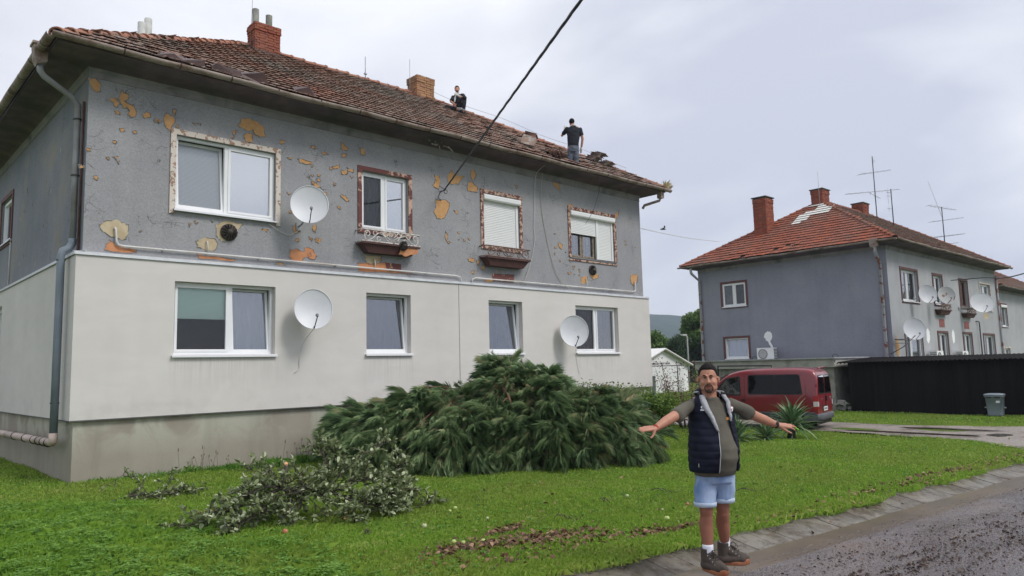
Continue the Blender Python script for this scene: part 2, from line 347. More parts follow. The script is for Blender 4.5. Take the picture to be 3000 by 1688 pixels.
# ------------------------------------------------------------------ ground, gutter channel, road, drive, hills
def lawn_mat():
    m, nt, b = newmat('lawn soil'); v = vec(nt, (1, 1, 1), 'World')
    col = ramp(nt, noi(nt, v, .35, 6, .6), [(.38, (.085, .145, .028)), (.5, (.12, .19, .034)), (.64, (.155, .20, .042))])
    col = mixc(nt, ramp(nt, noi(nt, v, 30, 4), [(.42, .55), (.62, 0.0)]), col, (.022, .030, .010))
    col = mixc(nt, ramp(nt, noi(nt, v, 1.3, 5), [(.60, 0.0), (.72, .6)]), col, (.10, .085, .045))
    setin(nt, b, 'Base Color', col); b.inputs['Roughness'].default_value = .95; b.inputs['Specular IOR Level'].default_value = .1
    bump(nt, b, noi(nt, v, 35, 5), .9, .03); return m
LAWN = lawn_mat()
EDGE_Y, ROAD_Y = -9.52, -10.12
def SK(x): return -.071*(np.clip(x, -30, 60)-2)      # the street runs slightly askew to the house front
def edge_y(x): return -9.44 + float(SK(x)) + .035*math.sin(x*1.7) + .03*math.sin(x*.6+1)+.03*math.sin(x*5.1)+.015*math.sin(x*13.)
def grid_mesh(name, xs, ys, zf, mat):
    X, Y = np.meshgrid(xs, ys); Z = zf(X, Y); V = np.stack([X, Y, Z], -1).reshape(-1, 3); nx = len(xs); F = []
    for j in range(len(ys)-1):
        for i in range(nx-1):
            a = j*nx+i; F.append((a, a+1, a+1+nx, a+nx))
    return link(npmesh(name, V, F, mat, True), name)
far_ = [60, 90, 140, 220, 400, 800, 1350]
xs = sorted([-f for f in far_]+[-45, -35, -28]+list(np.arange(-22, 46, .5))+far_)
ysn = list(np.arange(0, 30, .5))+[32, 36, 42, 50]+far_
def hum(x, y):
    s = .02*np.sin(x*1.3+y*.7)+.015*np.sin(x*2.9-y*1.9+1)
    near = np.exp(-((x+.9)**2/.5+(y-2.2)**2/3.))*.0
    return s*np.clip((y+9.3)/1.5, 0, 1)
def zlawn(x, y):
    gy = Gn(np.clip(x, -3000, 3000)); gy = np.where(x < -22, .418, gy)
    return gy + hum(x, y)*np.where((np.abs(x) < 60) & (y < 40), 1, 0)
g = None
X = np.array(xs); rows = []
ys_all = [-9.52+t for t in (0, .12, .3, .6)] + [-8.5, -8.0] + list(np.arange(-7.5, 0, .5)) + ysn
nx = len(xs); V = []
for j, y in enumerate(ys_all):
    for x in xs:
        yy = y
        if j < 4: e0 = edge_y(x); yy = e0 + (y+9.52)*(1-(j/4)*.0)
        z = float(zlawn(np.array(x), np.array(yy))) - (0.035 if j == 0 else 0)
        V.append((x, yy if j < 4 else max(yy, edge_y(x)+.7) if j < 6 else yy, z))
F = [(j*nx+i, j*nx+i+1, (j+1)*nx+i+1, (j+1)*nx+i) for j in range(len(ys_all)-1) for i in range(nx-1)]
lawn = link(npmesh('lawn', V, F, LAWN, True), 'lawn'); lawn['kind'] = 'structure'
vys = [-1350, -800, -220, -60, -35, -24, -17.0]
lawn2 = grid_mesh('lawn', [-1350, -800, -220, -60, -22, -8, 0, 8, 14, 18, 22, 46, 90, 220, 800, 1350], vys, lambda x, y: np.where(x < -22, .418, Gn(x))+0*y, LAWN); lawn2['kind'] = 'structure'
def road_mat():
    m, nt, b = newmat('wet asphalt'); v = vec(nt, (1, 1, 1), 'World')
    col = ramp(nt, noi(nt, v, 60, 4, .7), [(.35, (.065, .053, .052)), (.5, (.135, .112, .110)), (.66, (.24, .205, .198))])
    dv = vec(nt, (.35, 1, 1), 'World')
    mud = ramp(nt, noi(nt, dv, 2.4, 7, .68, .5), [(.50, 0.0), (.64, .7)]); col = mixc(nt, mud, col, (.065, .045, .038))
    silt = ramp(nt, noi(nt, vec(nt, (.5, 1, 1), 'World', (7, 3, 0)), 1.1, 6, .6), [(.52, 0.0), (.66, .6)]); col = mixc(nt, silt, col, (.19, .14, .105))
    big = ramp(nt, noi(nt, vec(nt, (.25, .9, 1), 'World', (4, 1, 0)), 1.0, 4, .5), [(.38, .72), (.62, 1.15)]); col = mixc(nt, 1.0, col, big, 'MULTIPLY')
    setin(nt, b, 'Base Color', col)
    wet = ramp(nt, noi(nt, vec(nt, (.4, .9, 1), 'World', (2, 9, 0)), .8, 5, .6), [(.46, .10), (.66, .55)])
    setin(nt, b, 'Roughness', wet); b.inputs['Specular IOR Level'].default_value = .6
    bump(nt, b, noi(nt, v, 75, 4, .7), .4, .009); return m
ROADM = road_mat()
rys = [-17.0, -15, -13.5, -12.4, -11.6, -11, -10.6, -10.3, ROAD_Y]
def zroad(x, y):
    y = y-SK(x); base = np.where(x < -22, .418, Gn(np.clip(x, -3000, 3000)))
    return base - np.where(y > -10.65, .035+.045*np.clip((y+10.65)/.53, 0, 1), .035) + .012*np.sin(x*.9+y*2)*np.clip((-10.2-y), 0, 1)*np.where(np.abs(x) < 50, 1, 0)
road = grid_mesh('road', xs, rys, lambda x, y: zroad(x, y+SK(x)), ROADM)
for v in road.data.vertices: v.co.y += float(SK(v.co.x)); road['kind'] = 'structure'
# gutter channel of precast concrete troughs
def conc_mat():
    m, nt, b = newmat('wet trough concrete'); v = vec(nt, (1, 1, 1), 'World'); oi = nt.nodes.new('ShaderNodeObjectInfo')
    col = ramp(nt, noi(nt, v, 2.2, 6, .6), [(.38, (.12, .10, .078)), (.62, (.20, .18, .15))]); col = mixc(nt, 1.0, col, ramp(nt, oi.outputs['Random'], [(0, .72), (1, 1.18)]), 'MULTIPLY')
    col = mixc(nt, ramp(nt, noi(nt, v, 5.5, 7, .7, .6), [(.46, 0.0), (.62, .85)]), col, (.065, .046, .030)); col = mixc(nt, ramp(nt, noi(nt, v, 16, 5, .6), [(.60, 0.0), (.70, .5)]), col, (.30, .29, .27))
    setin(nt, b, 'Base Color', col); setin(nt, b, 'Roughness', ramp(nt, noi(nt, v, 1.7, 4), [(.4, .3), (.6, .75)])); b.inputs['Specular IOR Level'].default_value = .35; bump(nt, b, noi(nt, v, 40, 5), .6, .01); return m
gc = bpy.data.objects.new('gutter_channel', None); COL.objects.link(gc); gc['kind'] = 'structure'
CONC = conc_mat() if True else M('unused', (.115, .098, .078), (.185, .165, .138), 2.2, .62, bmp=.6, bscale=45, src='World', spec=.3, dirt=(.075, .052, .035), dscale=1.1)
def trough(L_, x):
    mb = MB(); prof = [(-9.28, .0), (-9.44, -.025), (-9.60, -.065), (-9.76, -.10), (-9.90, -.112), (-10.02, -.10), (-10.12, -.075), (-10.14, -.20), (-9.28, -.2)]
    r = [[(x+dx, y+float(SK(x+dx)), z+G(x+dx)) for y, z in prof] for dx in (0.0, L_-.006)]
    mb.loft(r, True, True, 0, False); return mb
x = -3.0; k = 0
while x < 34:
    o = trough(.33, x).build('gutter_slab', CONC, gc); o.location = (0, random.uniform(-.004, .004), random.uniform(-.005, .004)); x += .33
SILT = M('silty water', (.15, .105, .07), (.10, .07, .048), 1.5, .28, src='World', spec=.5, bmp=.4, bscale=30)
mb = MB(); pr = []
for i in range(90):
    x = -2.5+i*.4; w = .10+.03*math.sin(i*.7)+.02*math.sin(i*2.1); s_ = float(SK(x)); pr.append(((x, -9.72-w*.5+s_, G(x)-.0885), (x, -10.17-w*.5+s_, G(x)-.0735)))
for a, b_ in zip(pr, pr[1:]): mb.quad(a[1], b_[1], b_[0], a[0])
o = mb.build('water', SILT); o['kind'] = 'structure'
# gravel drive beside the house
DRIVE = M('wet gravel drive', (.20, .165, .14), (.34, .30, .26), 14, .5, bmp=.6, bscale=50, src='World', dirt=(.10, .075, .06), dscale=1.1)
mb = MB(); pr = []
for i in range(26):
    y = -10.4+i*.5; t = max(0, 1-(y+9.45)/3.0)
    xl = 17.3-1.5*t*t+.15*math.sin(y*2.1)+.1*math.sin(y*5); xr = 20.7+1.5*t*t+.15*math.sin(y*1.7+2)
    pr.append([(xl+(xr-xl)*q, y, G(xl+(xr-xl)*q)+.028+.012*math.sin(q*9+y)) for q in [j/8 for j in range(9)]])
for a, b_ in zip(pr, pr[1:]):
    for j in range(8): mb.quad(a[j], a[j+1], b_[j+1], b_[j])
o = mb.build('driveway', DRIVE); o['kind'] = 'structure'
PUD = M('puddle water', (.085, .065, .05), rough=.10, spec=.7)
mb = MB()
for cx, cy, rx, ry in ((17.9, -6.6, .20, 1.8), (19.6, -7.2, .16, 1.3), (18.4, -8.6, .40, .25)):
    n = 22; z = G(cx)+.045
    mb.add([(cx+rx*math.cos(2*PI*i/n)*random.uniform(.75, 1.15), cy+ry*math.sin(2*PI*i/n)*random.uniform(.8, 1.1), z) for i in range(n)], [tuple(range(n))])
o = mb.build('puddle', PUD); o['kind'] = 'structure'
# the wooded ridge far behind
HILLM = M('far woodland', (.020, .038, .016), (.040, .065, .026), .02, 1.0, src='World', spec=.05)
V = []; F = []; n1, n2 = 56, 14
for j in range(n2):
    for i in range(n1):
        X_ = -400+i*30.; t = j/(n2-1); Y_ = 520+t*520
        crest = 126+18*math.sin(X_*.0031+1.0)+12*noise.noise(Vector((X_*.004, 0, 3)))+4*noise.noise(Vector((X_*.02, 0, 1)))+2.2*noise.noise(Vector((X_*.09, 0, 7)))
        crest *= (1+.25*max(0, (X_-1100)/900))
        z = crest*math.sin(min(1, t*1.25)*PI/2)**1.2 + 5*noise.noise(Vector((X_*.01, Y_*.02, 0)))*min(1, t*4) - 3
        V.append((X_, Y_, z))
for j in range(n2-1):
    for i in range(n1-1): a = j*n1+i; F.append((a, a+1, a+1+n1, a+n1))
hill = link(npmesh('hills', V, F, HILLM, True), 'hills'); hill['kind'] = 'structure'

# ------------------------------------------------------------------ houses
LH, DH, EI = 15.95, 9.54, .12
ZE, ZR, OV = 7.27, 10.50, .52
ALF = math.atan2(ZR-ZE, DH/2+OV); CA, SA = math.cos(ALF), math.sin(ALF); SL = (DH/2+OV)/CA
def front(y0): return lambda u, w, z: (u, y0+w, z)
def left(x0): return lambda u, w, z: (x0+w, u, z)
def facade(mb, pl, u0, u1, z0, z1, ops, depth=.18):
    us = sorted({u0, u1, *[o[0] for o in ops], *[o[1] for o in ops]}); zs = sorted({z0, z1, *[o[2] for o in ops], *[o[3] for o in ops]})
    for a, b in zip(us, us[1:]):
        for c, d in zip(zs, zs[1:]):
            if any(o[0]-1e-6 <= a and b <= o[1]+1e-6 and o[2]-1e-6 <= c and d <= o[3]+1e-6 for o in ops): continue
            mb.quad(pl(a, 0, c), pl(b, 0, c), pl(b, 0, d), pl(a, 0, d))
    for a, b, c, d in ops:
        mb.quad(pl(a, 0, c), pl(a, depth, c), pl(a, depth, d), pl(a, 0, d)); mb.quad(pl(b, 0, c), pl(b, depth, c), pl(b, depth, d), pl(b, 0, d))
        mb.quad(pl(a, 0, c), pl(b, 0, c), pl(b, depth, c), pl(a, depth, c)); mb.quad(pl(a, 0, d), pl(b, 0, d), pl(b, depth, d), pl(a, depth, d))
def pbox(mb, pl, u0, u1, w0, w1, z0, z1, mi=0):
    vs = [pl(u, w, z) for z in (z0, z1) for w in (w0, w1) for u in (u0, u1)]
    mb.add(vs, ((0, 2, 3, 1), (4, 5, 7, 6), (0, 1, 5, 4), (2, 6, 7, 3), (0, 4, 6, 2), (1, 3, 7, 5)), mi)
def ring(mb, pl, u0, u1, z0, z1, t, w0, w1, zb=None, tilt=0., mi=0):
    tz = t if not isinstance(t, tuple) else t[1]; t = t if not isinstance(t, tuple) else t[0]
    def P(u, w, z): return pl(u, w+(z-z0)*tilt, z)
    for a, b, c, d in ((u0, u0+t, z0, z1), (u1-t, u1, z0, z1), (u0+t, u1-t, z0, z0+tz), (u0+t, u1-t, z1-tz, z1)): pbox(mb, P, a, b, w0, w1, c, d, mi)
def window(parent, pl, u0, u1, z0, z1, sashes, rec=.10, casing=None, frame=WHITEP, sill=True, sillm=SILLW, mull=.07, casing_w=.10, label=None, silw=.06, ft=.05):
    mb = MB(); ring(mb, pl, u0+.004, u1-.004, z0+.004, z1-.004, ft, rec, rec+.07)
    for s0, s1 in zip(sashes, sashes[1:]):
        c = (s0[1]+s1[0])/2; pbox(mb, pl, c-mull/2, c+mull/2, rec+.001, rec+.069, z0+ft, z1-ft)
    wo_ = mb.build('window', frame, parent)
    if label: wo_['label'] = label
    for (a, b, gm, cm, ext, tilt) in sashes:
        k = .10 if tilt else 0.0; za, zb = z0+ft+.004, z1-ft-.004
        m2 = MB(); ring(m2, pl, a, b, za, zb, .045, rec-.012+(.03 if tilt else 0), rec+.045+(.03 if tilt else 0), tilt=k); m2.build('sash', frame, wo_)
        def P(u, w, z): return pl(u, w+(z-za)*k, z)
        wq = rec+.028+(.03 if tilt else 0)
        m3 = MB(); m3.quad(P(a+.045, wq, za+.045), P(b-.045, wq, za+.045), P(b-.045, wq, zb-.045), P(a+.045, wq, zb-.045)); m3.build('pane', gm, wo_)
        if cm is not None:
            zc = z1-.05-(z1-z0-.1)*ext; wc = rec+(.11 if cm not in (BL_WHITE, BL_GREEN, BL_MAUVE) else .075); m4 = MB(); n = 14
            for i in range(n):
                ua = a+.02+(b-a-.04)*i/n; ub = a+.02+(b-a-.04)*(i+1)/n; wa = .02*math.sin(i*2.2) if cm not in (BL_GREEN, BL_MAUVE, BL_WHITE) else 0; wb = .02*math.sin((i+1)*2.2) if wa or cm not in (BL_GREEN, BL_MAUVE, BL_WHITE) else 0
                m4.quad(P(ua, wc+wa, zc), P(ub, wc+wb, zc), P(ub, wc+wb, z1-.06), P(ua, wc+wa, z1-.06))
            m4.build('blind' if cm in (BL_GREEN, BL_MAUVE, BL_WHITE) else 'curtain', cm, wo_)
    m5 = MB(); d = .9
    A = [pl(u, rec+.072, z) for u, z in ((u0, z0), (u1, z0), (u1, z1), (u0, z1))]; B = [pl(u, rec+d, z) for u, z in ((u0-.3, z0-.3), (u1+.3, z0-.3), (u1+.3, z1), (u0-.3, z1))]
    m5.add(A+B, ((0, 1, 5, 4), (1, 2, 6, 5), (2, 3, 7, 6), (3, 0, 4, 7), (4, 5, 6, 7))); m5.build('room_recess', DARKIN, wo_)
    if sill:
        m6 = MB(); m6.loft([[pl(u, w, z) for w, z in ((rec, z0+.012), (-silw, z0-.02), (-silw, z0-.052), (-silw+.008, z0-.052), (-silw+.008, z0-.028), (rec, z0+.002))] for u in (u0-.035, u1+.035)], True, True, 0, False)
        m6.build('sill', sillm, wo_)
    if casing is not None:
        m7 = MB(); cw = casing_w
        for a, b, c, d_ in ((u0-cw, u0-.002, z0-(0.0 if casing is not CAS1 else .1), z1+cw), (u1+.002, u1+cw, z0-(0.0 if casing is not CAS1 else .1), z1+cw), (u0-.002, u1+.002, z1+.002, z1+cw)): pbox(m7, pl, a, b, -.028, -.001, c, d_)
        if casing is not CAS1: pbox(m7, pl, u0-cw, u1+cw, -.029, -.0012, z0-cw, z0-.056 if sill else z0-.003)
        m7.build('casing', casing, wo_)
    return wo_
def shutter(wo_, pl, u0, u1, z0, z1, w=.045, guide=True):
    mb = MB(); n = int((z1-z0)/.045)
    pts = []
    for i in range(n): z = z0+i*(z1-z0)/n; h = (z1-z0)/n; pts += [(w+.006, z), (w-.004, z+.2*h), (w-.004, z+.8*h), (w+.006, z+h*.98)]
    mb.loft([[pl(u, a, b) for a, b in pts] for u in (u0, u1)], False, False, 0, False); mb.build('roller_shutter', SHUT, wo_)
def roller_box(wo_, pl, u0, u1, z0, z1):
    mb = MB(); mb.loft([[pl(u, w, z) for w, z in ((.09, z1), (-.05, z1-.01), (-.075, z1-.05), (-.075, z0+.03), (-.055, z0), (.09, z0))] for u in (u0, u1)], True, True, 0, False); mb.build('roller_box', SHUT, wo_)
def cornice_ring(prof, L_=LH, D_=DH, e=EI):
    rings = []
    for o, z in prof:
        x0, y0, x1, y1 = e-o, e-o, L_-e+o, D_-e+o; rings.append([(x0, y0, z), (x1, y0, z), (x1, y1, z), (x0, y1, z)])
    mb = MB(); mb.loft(rings, True, False, 0, False); return mb
# tile meshes: eight tints, slightly different warps
def make_tile(mat, w=.232, l=.375, t=.016, seed=0, curl=0.):
    rnd = random.Random(seed); us = [0, .035, .07, .13, .19, w]; hs = [.0, .013, .003, .006, .005, .009]
    V = []; F = []; n = len(us)
    for s, lift in ((0.0, .050), (l, .004)):
        for u, h in zip(us, hs): V.append((u+rnd.uniform(-.002, .002), s+rnd.uniform(-.004, .004), lift+h+curl*(u-w/2)))
    for u, h in zip(us, hs): V.append((u, 0.003, .050+h-t+curl*(u-w/2)))
    for i in range(n-1): F.append((i, i+1, n+i+1, n+i)); F.append((2*n+i, 2*n+i+1, i+1, i))
    F.append((2*n, 0, n)); F.append((n-1, 3*n-1, 2*n-1))
    me = bpy.data.meshes.new('roof_tile'); me.from_pydata(V, [], F); me.materials.append(mat); me.update(); set_tint(me, rnd.random()); return me
def make_ridge(mat, seed):
    rnd = random.Random(seed); V = []; F = []; n = 9
    for x, r in ((0, .135), (.05, .138), (.055, .122), (.40, .10)):
        for i in range(n): a = PI*i/(n-1); V.append((x, -math.cos(a)*r, math.sin(a)*r*.85-.045+rnd.uniform(-.003, .003)))
    for i in range(n): a = PI*i/(n-1); V.append((0, -math.cos(a)*.112, math.sin(a)*.112*.85-.05))
    for k in range(3):
        for i in range(n-1): F.append((k*n+i, k*n+i+1, (k+1)*n+i+1, (k+1)*n+i))
    for i in range(n-1): F.append((4*n+i, 4*n+i+1, i+1, i))
    me = bpy.data.meshes.new('ridge_tile'); me.from_pydata(V, [], F); me.materials.append(mat); me.update(); set_tint(me, rnd.random()); return me
TILES_A = [make_tile(TILE_A, seed=i, curl=random.uniform(-.03, .03)) for i in range(16)]
TILES_B = [make_tile(TILE_B, seed=i+50, curl=random.uniform(-.03, .03)) for i in range(16)]
RIDGES = [make_ridge(RIDGE, i) for i in range(8)]; RIDGESB = [make_ridge(TILE_B, i) for i in range(8)]
def basis(o, x, y, z): return Matrix(((x[0], y[0], z[0], o[0]), (x[1], y[1], z[1], o[1]), (x[2], y[2], z[2], o[2]), (0, 0, 0, 1)))
def slope_basis(face):
    if face == 'front': return Vector((-OV, -OV, ZE)), Vector((1, 0, 0)), Vector((0, CA, SA)), Vector((0, -SA, CA)), LH+2*OV
    if face == 'left': return Vector((-OV, DH+OV, ZE)), Vector((0, -1, 0)), Vector((CA, 0, SA)), Vector((-SA, 0, CA)), DH+2*OV
    if face == 'right': return Vector((LH+OV, -OV, ZE)), Vector((0, 1, 0)), Vector((-CA, 0, SA)), Vector((SA, 0, CA)), DH+2*OV
    return Vector((LH+OV, DH+OV, ZE)), Vector((-1, 0, 0)), Vector((0, -CA, SA)), Vector((0, SA, CA)), LH+2*OV
def slope_point(face, u, s, h=0.):
    E, U, S, N, W_ = slope_basis(face); return E+U*u+S*s+N*h
COURSE = .305
def tile_slope(face, rough=1.0, skip=None, wild=None):
    E, U, S, N, W_ = slope_basis(face); out = []; nrow = int(SL/COURSE)
    for r in range(nrow):
        s = r*COURSE-.04; inset = max(0, s)*CA; u = inset+.04+random.uniform(0, .03); sag = 0
        while u < W_-inset-.24:
            wl = wild(u, s) if wild else 0.
            if not (skip and skip(u, s)) and random.random() > wl*.06:
                a = random.gauss(0, .010+.05*wl)*rough; t = random.gauss(0, .012+.05*wl)*rough
                h = .012*noise.noise(Vector((u*.5, s*.7, 3)))+.004*random.random()+abs(random.gauss(0, .03*wl))
                m = basis(E+U*u+S*(s+random.gauss(0, .006+.03*wl))+N*(h+.012), U, S, N) @ Matrix.Rotation(a, 4, 'Z') @ Matrix.Rotation(t*.6, 4, 'X')
                out.append(m)
            u += .2265
    return out
def ridge_line(p0, p1, up, n=None, w=1.0):
    p0, p1 = Vector(p0), Vector(p1); d = (p1-p0); ln = d.length; X_ = d.normalized(); Y_ = Vector(up).cross(X_).normalized(); Z_ = X_.cross(Y_); n = n or int(ln/.345); out = []
    for i in range(n):
        m = basis(p0+d*(i/n)+Z_*(.035+random.uniform(-.008, .012)), X_, Y_, Z_) @ Matrix.Rotation(random.gauss(0, .03), 4, 'Z') @ Matrix.Rotation(random.gauss(0, .025), 4, 'X'); out.append(m)
    return out
def chimney(parent, x0, x1, y0, y1, z0, z1, mat, cap=None, corbel=True, faces=('front', 'left')):
    mb = MB(); mb.box(x0+.015, x1-.015, y0+.015, y1-.015, z0-.6, z1-.02); ch = mb.build('chimney', MORTAR, parent)
    bms = []
    for i in range(10):
        b = MB(); b.box(0, .232, -.04, .04, 0, .062); me = bpy.data.meshes.new('brick'); me.from_pydata(b.v, [], b.f); me.materials.append(mat); me.update()
        for v in me.vertices: v.co += Vector((random.uniform(-.005, .005), random.uniform(-.005, .005), random.uniform(-.004, .004)))
        set_tint(me, random.random()); bms.append(me)
    n = int((z1-z0)/.072); k = 0
    for r in range(n):
        z = z0+r*.072; out = -.02 if (corbel and r >= n-3) else 0.
        for fc in ('front', 'left'):
            a0, a1 = (x0, x1) if fc == 'front' else (y0, y1); a0 += out; a1 -= out
            u = a0 + (0 if (r % 2 == (fc == 'front')) else .04)
            first = True
            while u < a1-.03:
                ln = min(.232 if not (first and r % 2) else .115, a1-u); first = False
                yy = random.uniform(-.008, .008)
                if fc == 'front': m = Matrix.Translation((u, y0+.036+out+yy, z))
                else: m = Matrix.Translation((x0+.036+out+yy, u+ln, z)) @ Matrix.Rotation(-PI/2, 4, 'Z')
                link(bms[random.randrange(10)], 'brick', ch, mw=m @ Matrix.Rotation(random.gauss(0, .015), 4, 'Z') @ Matrix.Diagonal((ln/.232*.985, 1, 1, 1)))
                u += ln+.010
    if cap:
        c = MB(); c.box(x0-.06, x1+.06, y0-.06, y1+.06, z1, z1+.05); c.build('chimney_cap', M('dark cap slab', (.06, .065, .06), (.10, .10, .09), 4, .9), ch)
    return ch
def roof(parent, tiles, ridges, faces, wild=None, skip=None, rough=1.0):
    mb = MB(); c = [(-OV, -OV, ZE), (LH+OV, -OV, ZE), (LH+OV, DH+OV, ZE), (-OV, DH+OV, ZE)]; r0, r1 = (DH/2, DH/2, ZR), (LH-DH/2, DH/2, ZR)
    mb.quad(c[0], c[1], r1, r0); mb.quad(c[2], c[3], r0, r1); mb.add((c[3], c[0], r0), ((0, 1, 2),)); mb.add((c[1], c[2], r1), ((0, 1, 2),))
    rf = mb.build('roof', M('roof deck', (.045, .032, .026), (.08, .06, .05), 5, .95), parent)
    wm = parent.matrix_basis.copy()
    groups_ = [(tiles, faces, 300)] if not isinstance(tiles, dict) else [(tiles[fc], [fc], 150) for fc in faces]
    for tl_, fcs, lim in groups_:
        ms = []
        for fc in fcs: ms += tile_slope(fc, rough, skip if fc == faces[0] else None, wild if fc == faces[0] else None)
        scatter_parts('roof_tile', tl_, ms, rf, None, lim, wm=wm)
    rl = ridge_line(c[0], r0, (0, 0, 1))+ridge_line(r1, r0, (0, 0, 1))+ridge_line(c[1], r1, (0, 0, 1))
    if 'left' in faces or True: rl += ridge_line(c[3], r0, (0, 0, 1))
    scatter_parts('ridge_tile', ridges, rl, rf, None, 300, wm=wm)
    return rf
def gutter_run(parent, p0, p1, mat=GUTTER, r=.075, brk=True):
    p0, p1 = Vector(p0), Vector(p1); d = (p1-p0); ln = d.length; d.normalize(); side = d.cross(Vector((0, 0, 1))); rings = []; n = max(2, int(ln/.8))
    for k in range(n+1):
        c = p0+(p1-p0)*k/n+Vector((0, 0, .012*math.sin(k*1.9)+.008*math.sin(k*.7))); ring_ = []
        for i in range(9): a = PI*i/8; ring_.append(c-side*math.cos(a)*r-Vector((0, 0, math.sin(a)*r)))
        for i in range(8, -1, -1): a = PI*i/8; ring_.append(c-side*math.cos(a)*(r-.006)-Vector((0, 0, math.sin(a)*(r-.006)-.002)))
        rings.append(ring_)
    g_ = MB(); g_.loft(rings, True, True); go = g_.build('gutter', mat, parent)
    if brk:
        k = 0; s = .45
        while s < ln-.2:
            b = MB(); c = p0+d*s; ra = []
            for w in (-.012, .012):
                ra.append([c+d*w-side*math.cos(PI*i/8)*(r+.006)-Vector((0, 0, math.sin(PI*i/8)*(r+.006))) for i in range(9)]+[c+d*w-side*math.cos(PI*i/8)*(r+.001)-Vector((0, 0, math.sin(PI*i/8)*(r+.001))) for i in range(8, -1, -1)])
            b.loft(ra, True, True, 0, False); b.build('gutter_bracket', DARKMETAL, go); s += .92
    return go
def body_common(h, wallF, wallS, ops_f, ops_g, zlow, insul):
    if insul:
        mb = MB(); facade(mb, front(EI), EI, LH-EI, 3.80, 7.02, [o for o in ops_f if o[2] > 3.9]); mb.build('upper_wall', wallF, h)['label'] = 'upper storey with cracked grey render flaking off in orange patches'
        mb = MB(); facade(mb, left(EI), EI, DH-EI, 3.80, 7.02, [o for o in ops_g if o[2] > 3.9]); mb.build('upper_wall', wallS, h)
        mb = MB(); facade(mb, front(0), 0, LH, 1.02, 3.80, [o for o in ops_f if o[2] < 3.9], .22); facade(mb, left(0), 0, DH, 1.02, 3.80, [o for o in ops_g if o[2] < 3.9], .22)
        mb.quad((LH, 0, 1.02), (LH, DH, 1.02), (LH, DH, 3.8), (LH, 0, 3.8)); mb.quad((0, DH, 1.02), (LH, DH, 1.02), (LH, DH, 3.8), (0, DH, 3.8))
        mb.quad((0, 0, 1.02), (LH, 0, 1.02), (LH, .3, 1.02), (0, .3, 1.02)); mb.quad((0, .3, 1.02), (.3, .3, 1.02), (.3, DH, 1.02), (0, DH, 1.02))
        mb.build('lower_wall', INSUL, h)['label'] = 'smooth pale insulated lower storey'
        mb = MB(); mb.box(.07, LH-.07, .07, DH-.07, -1.2, 1.03); mb.build('plinth', PLINTH, h)
        mb = MB(); mb.quad((LH-EI, EI, 3.8), (LH-EI, DH-EI, 3.8), (LH-EI, DH-EI, 7.02), (LH-EI, EI, 7.02)); mb.quad((EI, DH-EI, 3.8), (LH-EI, DH-EI, 3.8), (LH-EI, DH-EI, 7.02), (EI, DH-EI, 7.02)); mb.build('upper_wall', wallF, h)
    else:
        mb = MB(); facade(mb, front(EI), EI, LH-EI, zlow, 7.02, ops_f); mb.quad((LH-EI, EI, zlow), (LH-EI, DH-EI, zlow), (LH-EI, DH-EI, 7.02), (LH-EI, EI, 7.02)); mb.quad((EI, DH-EI, zlow), (LH-EI, DH-EI, zlow), (LH-EI, DH-EI, 7.02), (EI, DH-EI, 7.02)); mb.build('wall', wallF, h)
        mb = MB(); facade(mb, left(EI), EI, DH-EI, zlow, 7.02, ops_g); mb.build('wall', wallS, h)
    cornice_ring([(.004, 6.905), (.018, 6.912), (.018, 6.925), (.006, 6.93), (.008, 7.03), (.03, 7.08)]).build('eaves_band', BAND, h)
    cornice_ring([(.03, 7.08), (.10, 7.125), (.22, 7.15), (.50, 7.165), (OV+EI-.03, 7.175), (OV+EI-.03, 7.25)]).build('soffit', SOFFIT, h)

# ================================================================= HOUSE A
house = empty('house', (0, 0, 0), 0, 'large near house with flaking grey upper wall and pale insulated lower floor', 'house')
UPW = [(1.59, 3.54, 4.78, 6.18), (5.56, 6.82, 4.86, 6.18), (9.16, 10.44, 4.84, 6.20), (12.48, 14.46, 4.82, 6.20)]
LOW = [(1.59, 3.51, 2.09, 3.42), (5.60, 6.78, 2.09, 3.42), (9.17, 10.35, 2.09, 3.42), (12.45, 14.36, 2.09, 3.42)]
GUP = [(6.68, 8.04, 5.02, 6.10)]; GLW = [(6.62, 8.1, 2.3, 3.43)]
body_common(house, WALL_A, plaster_old('old blue grey render of the gable', (.20, .215, .245), (.26, .27, .295), seed=3.0, crack=.8, dirt=(.36, .30, .20)), UPW+LOW, GUP+GLW, 0, True)
def wild_a(u, s):
    return max(0, min(1, (u-9.3)/2.0))*max(.25, 1-abs(s-1.6)/3.2)*.75 + (.35 if u < 3.6 and s < 1.0 else 0)
roofA = roof(house, TILES_A, RIDGES, ['front', 'left'], wild=wild_a, skip=lambda u, s: (12.7 < u < 13.4 and .35 < s < .95) or (11.75 < u < 12.3 and .2 < s < .75))
fp = front(EI)
window(house, fp, *UPW[0], [(1.64, 2.52, GL_LO, BL_MAUVE, 1.0, True), (2.59, 3.49, GL_SKY, BL_WHITE, 1.0, False)], rec=.06, casing=CAS1, silw=.09, label='wide upper window with peeling cream casing and blinds down')
window(house, fp, *UPW[1], [(5.61, 6.16, GL_LO, CURT_D, 1.0, False), (6.23, 6.77, GL_SKY, BL_WHITE, 1.0, False)], rec=.08, casing=CAS2, sill=False, label='white upper window above the white scrolled railing')
w3 = window(house, fp, *UPW[2], [(9.21, 9.77, GL_LO, None, 1, False), (9.84, 10.39, GL_LO, None, 1, False)], rec=.12, casing=CAS3, sill=False, label='upper window fully closed by a white roller shutter')
roller_box(w3, fp, 9.15, 10.45, 6.02, 6.18); shutter(w3, fp, 9.20, 10.34, 4.85, 6.03)
mb = MB(); pbox(mb, fp, 10.341, 10.42, .02, .08, 4.85, 6.03); pbox(mb, fp, 9.165, 9.199, .02, .08, 4.85, 6.03); mb.build('shutter_guide', SHUT, w3)
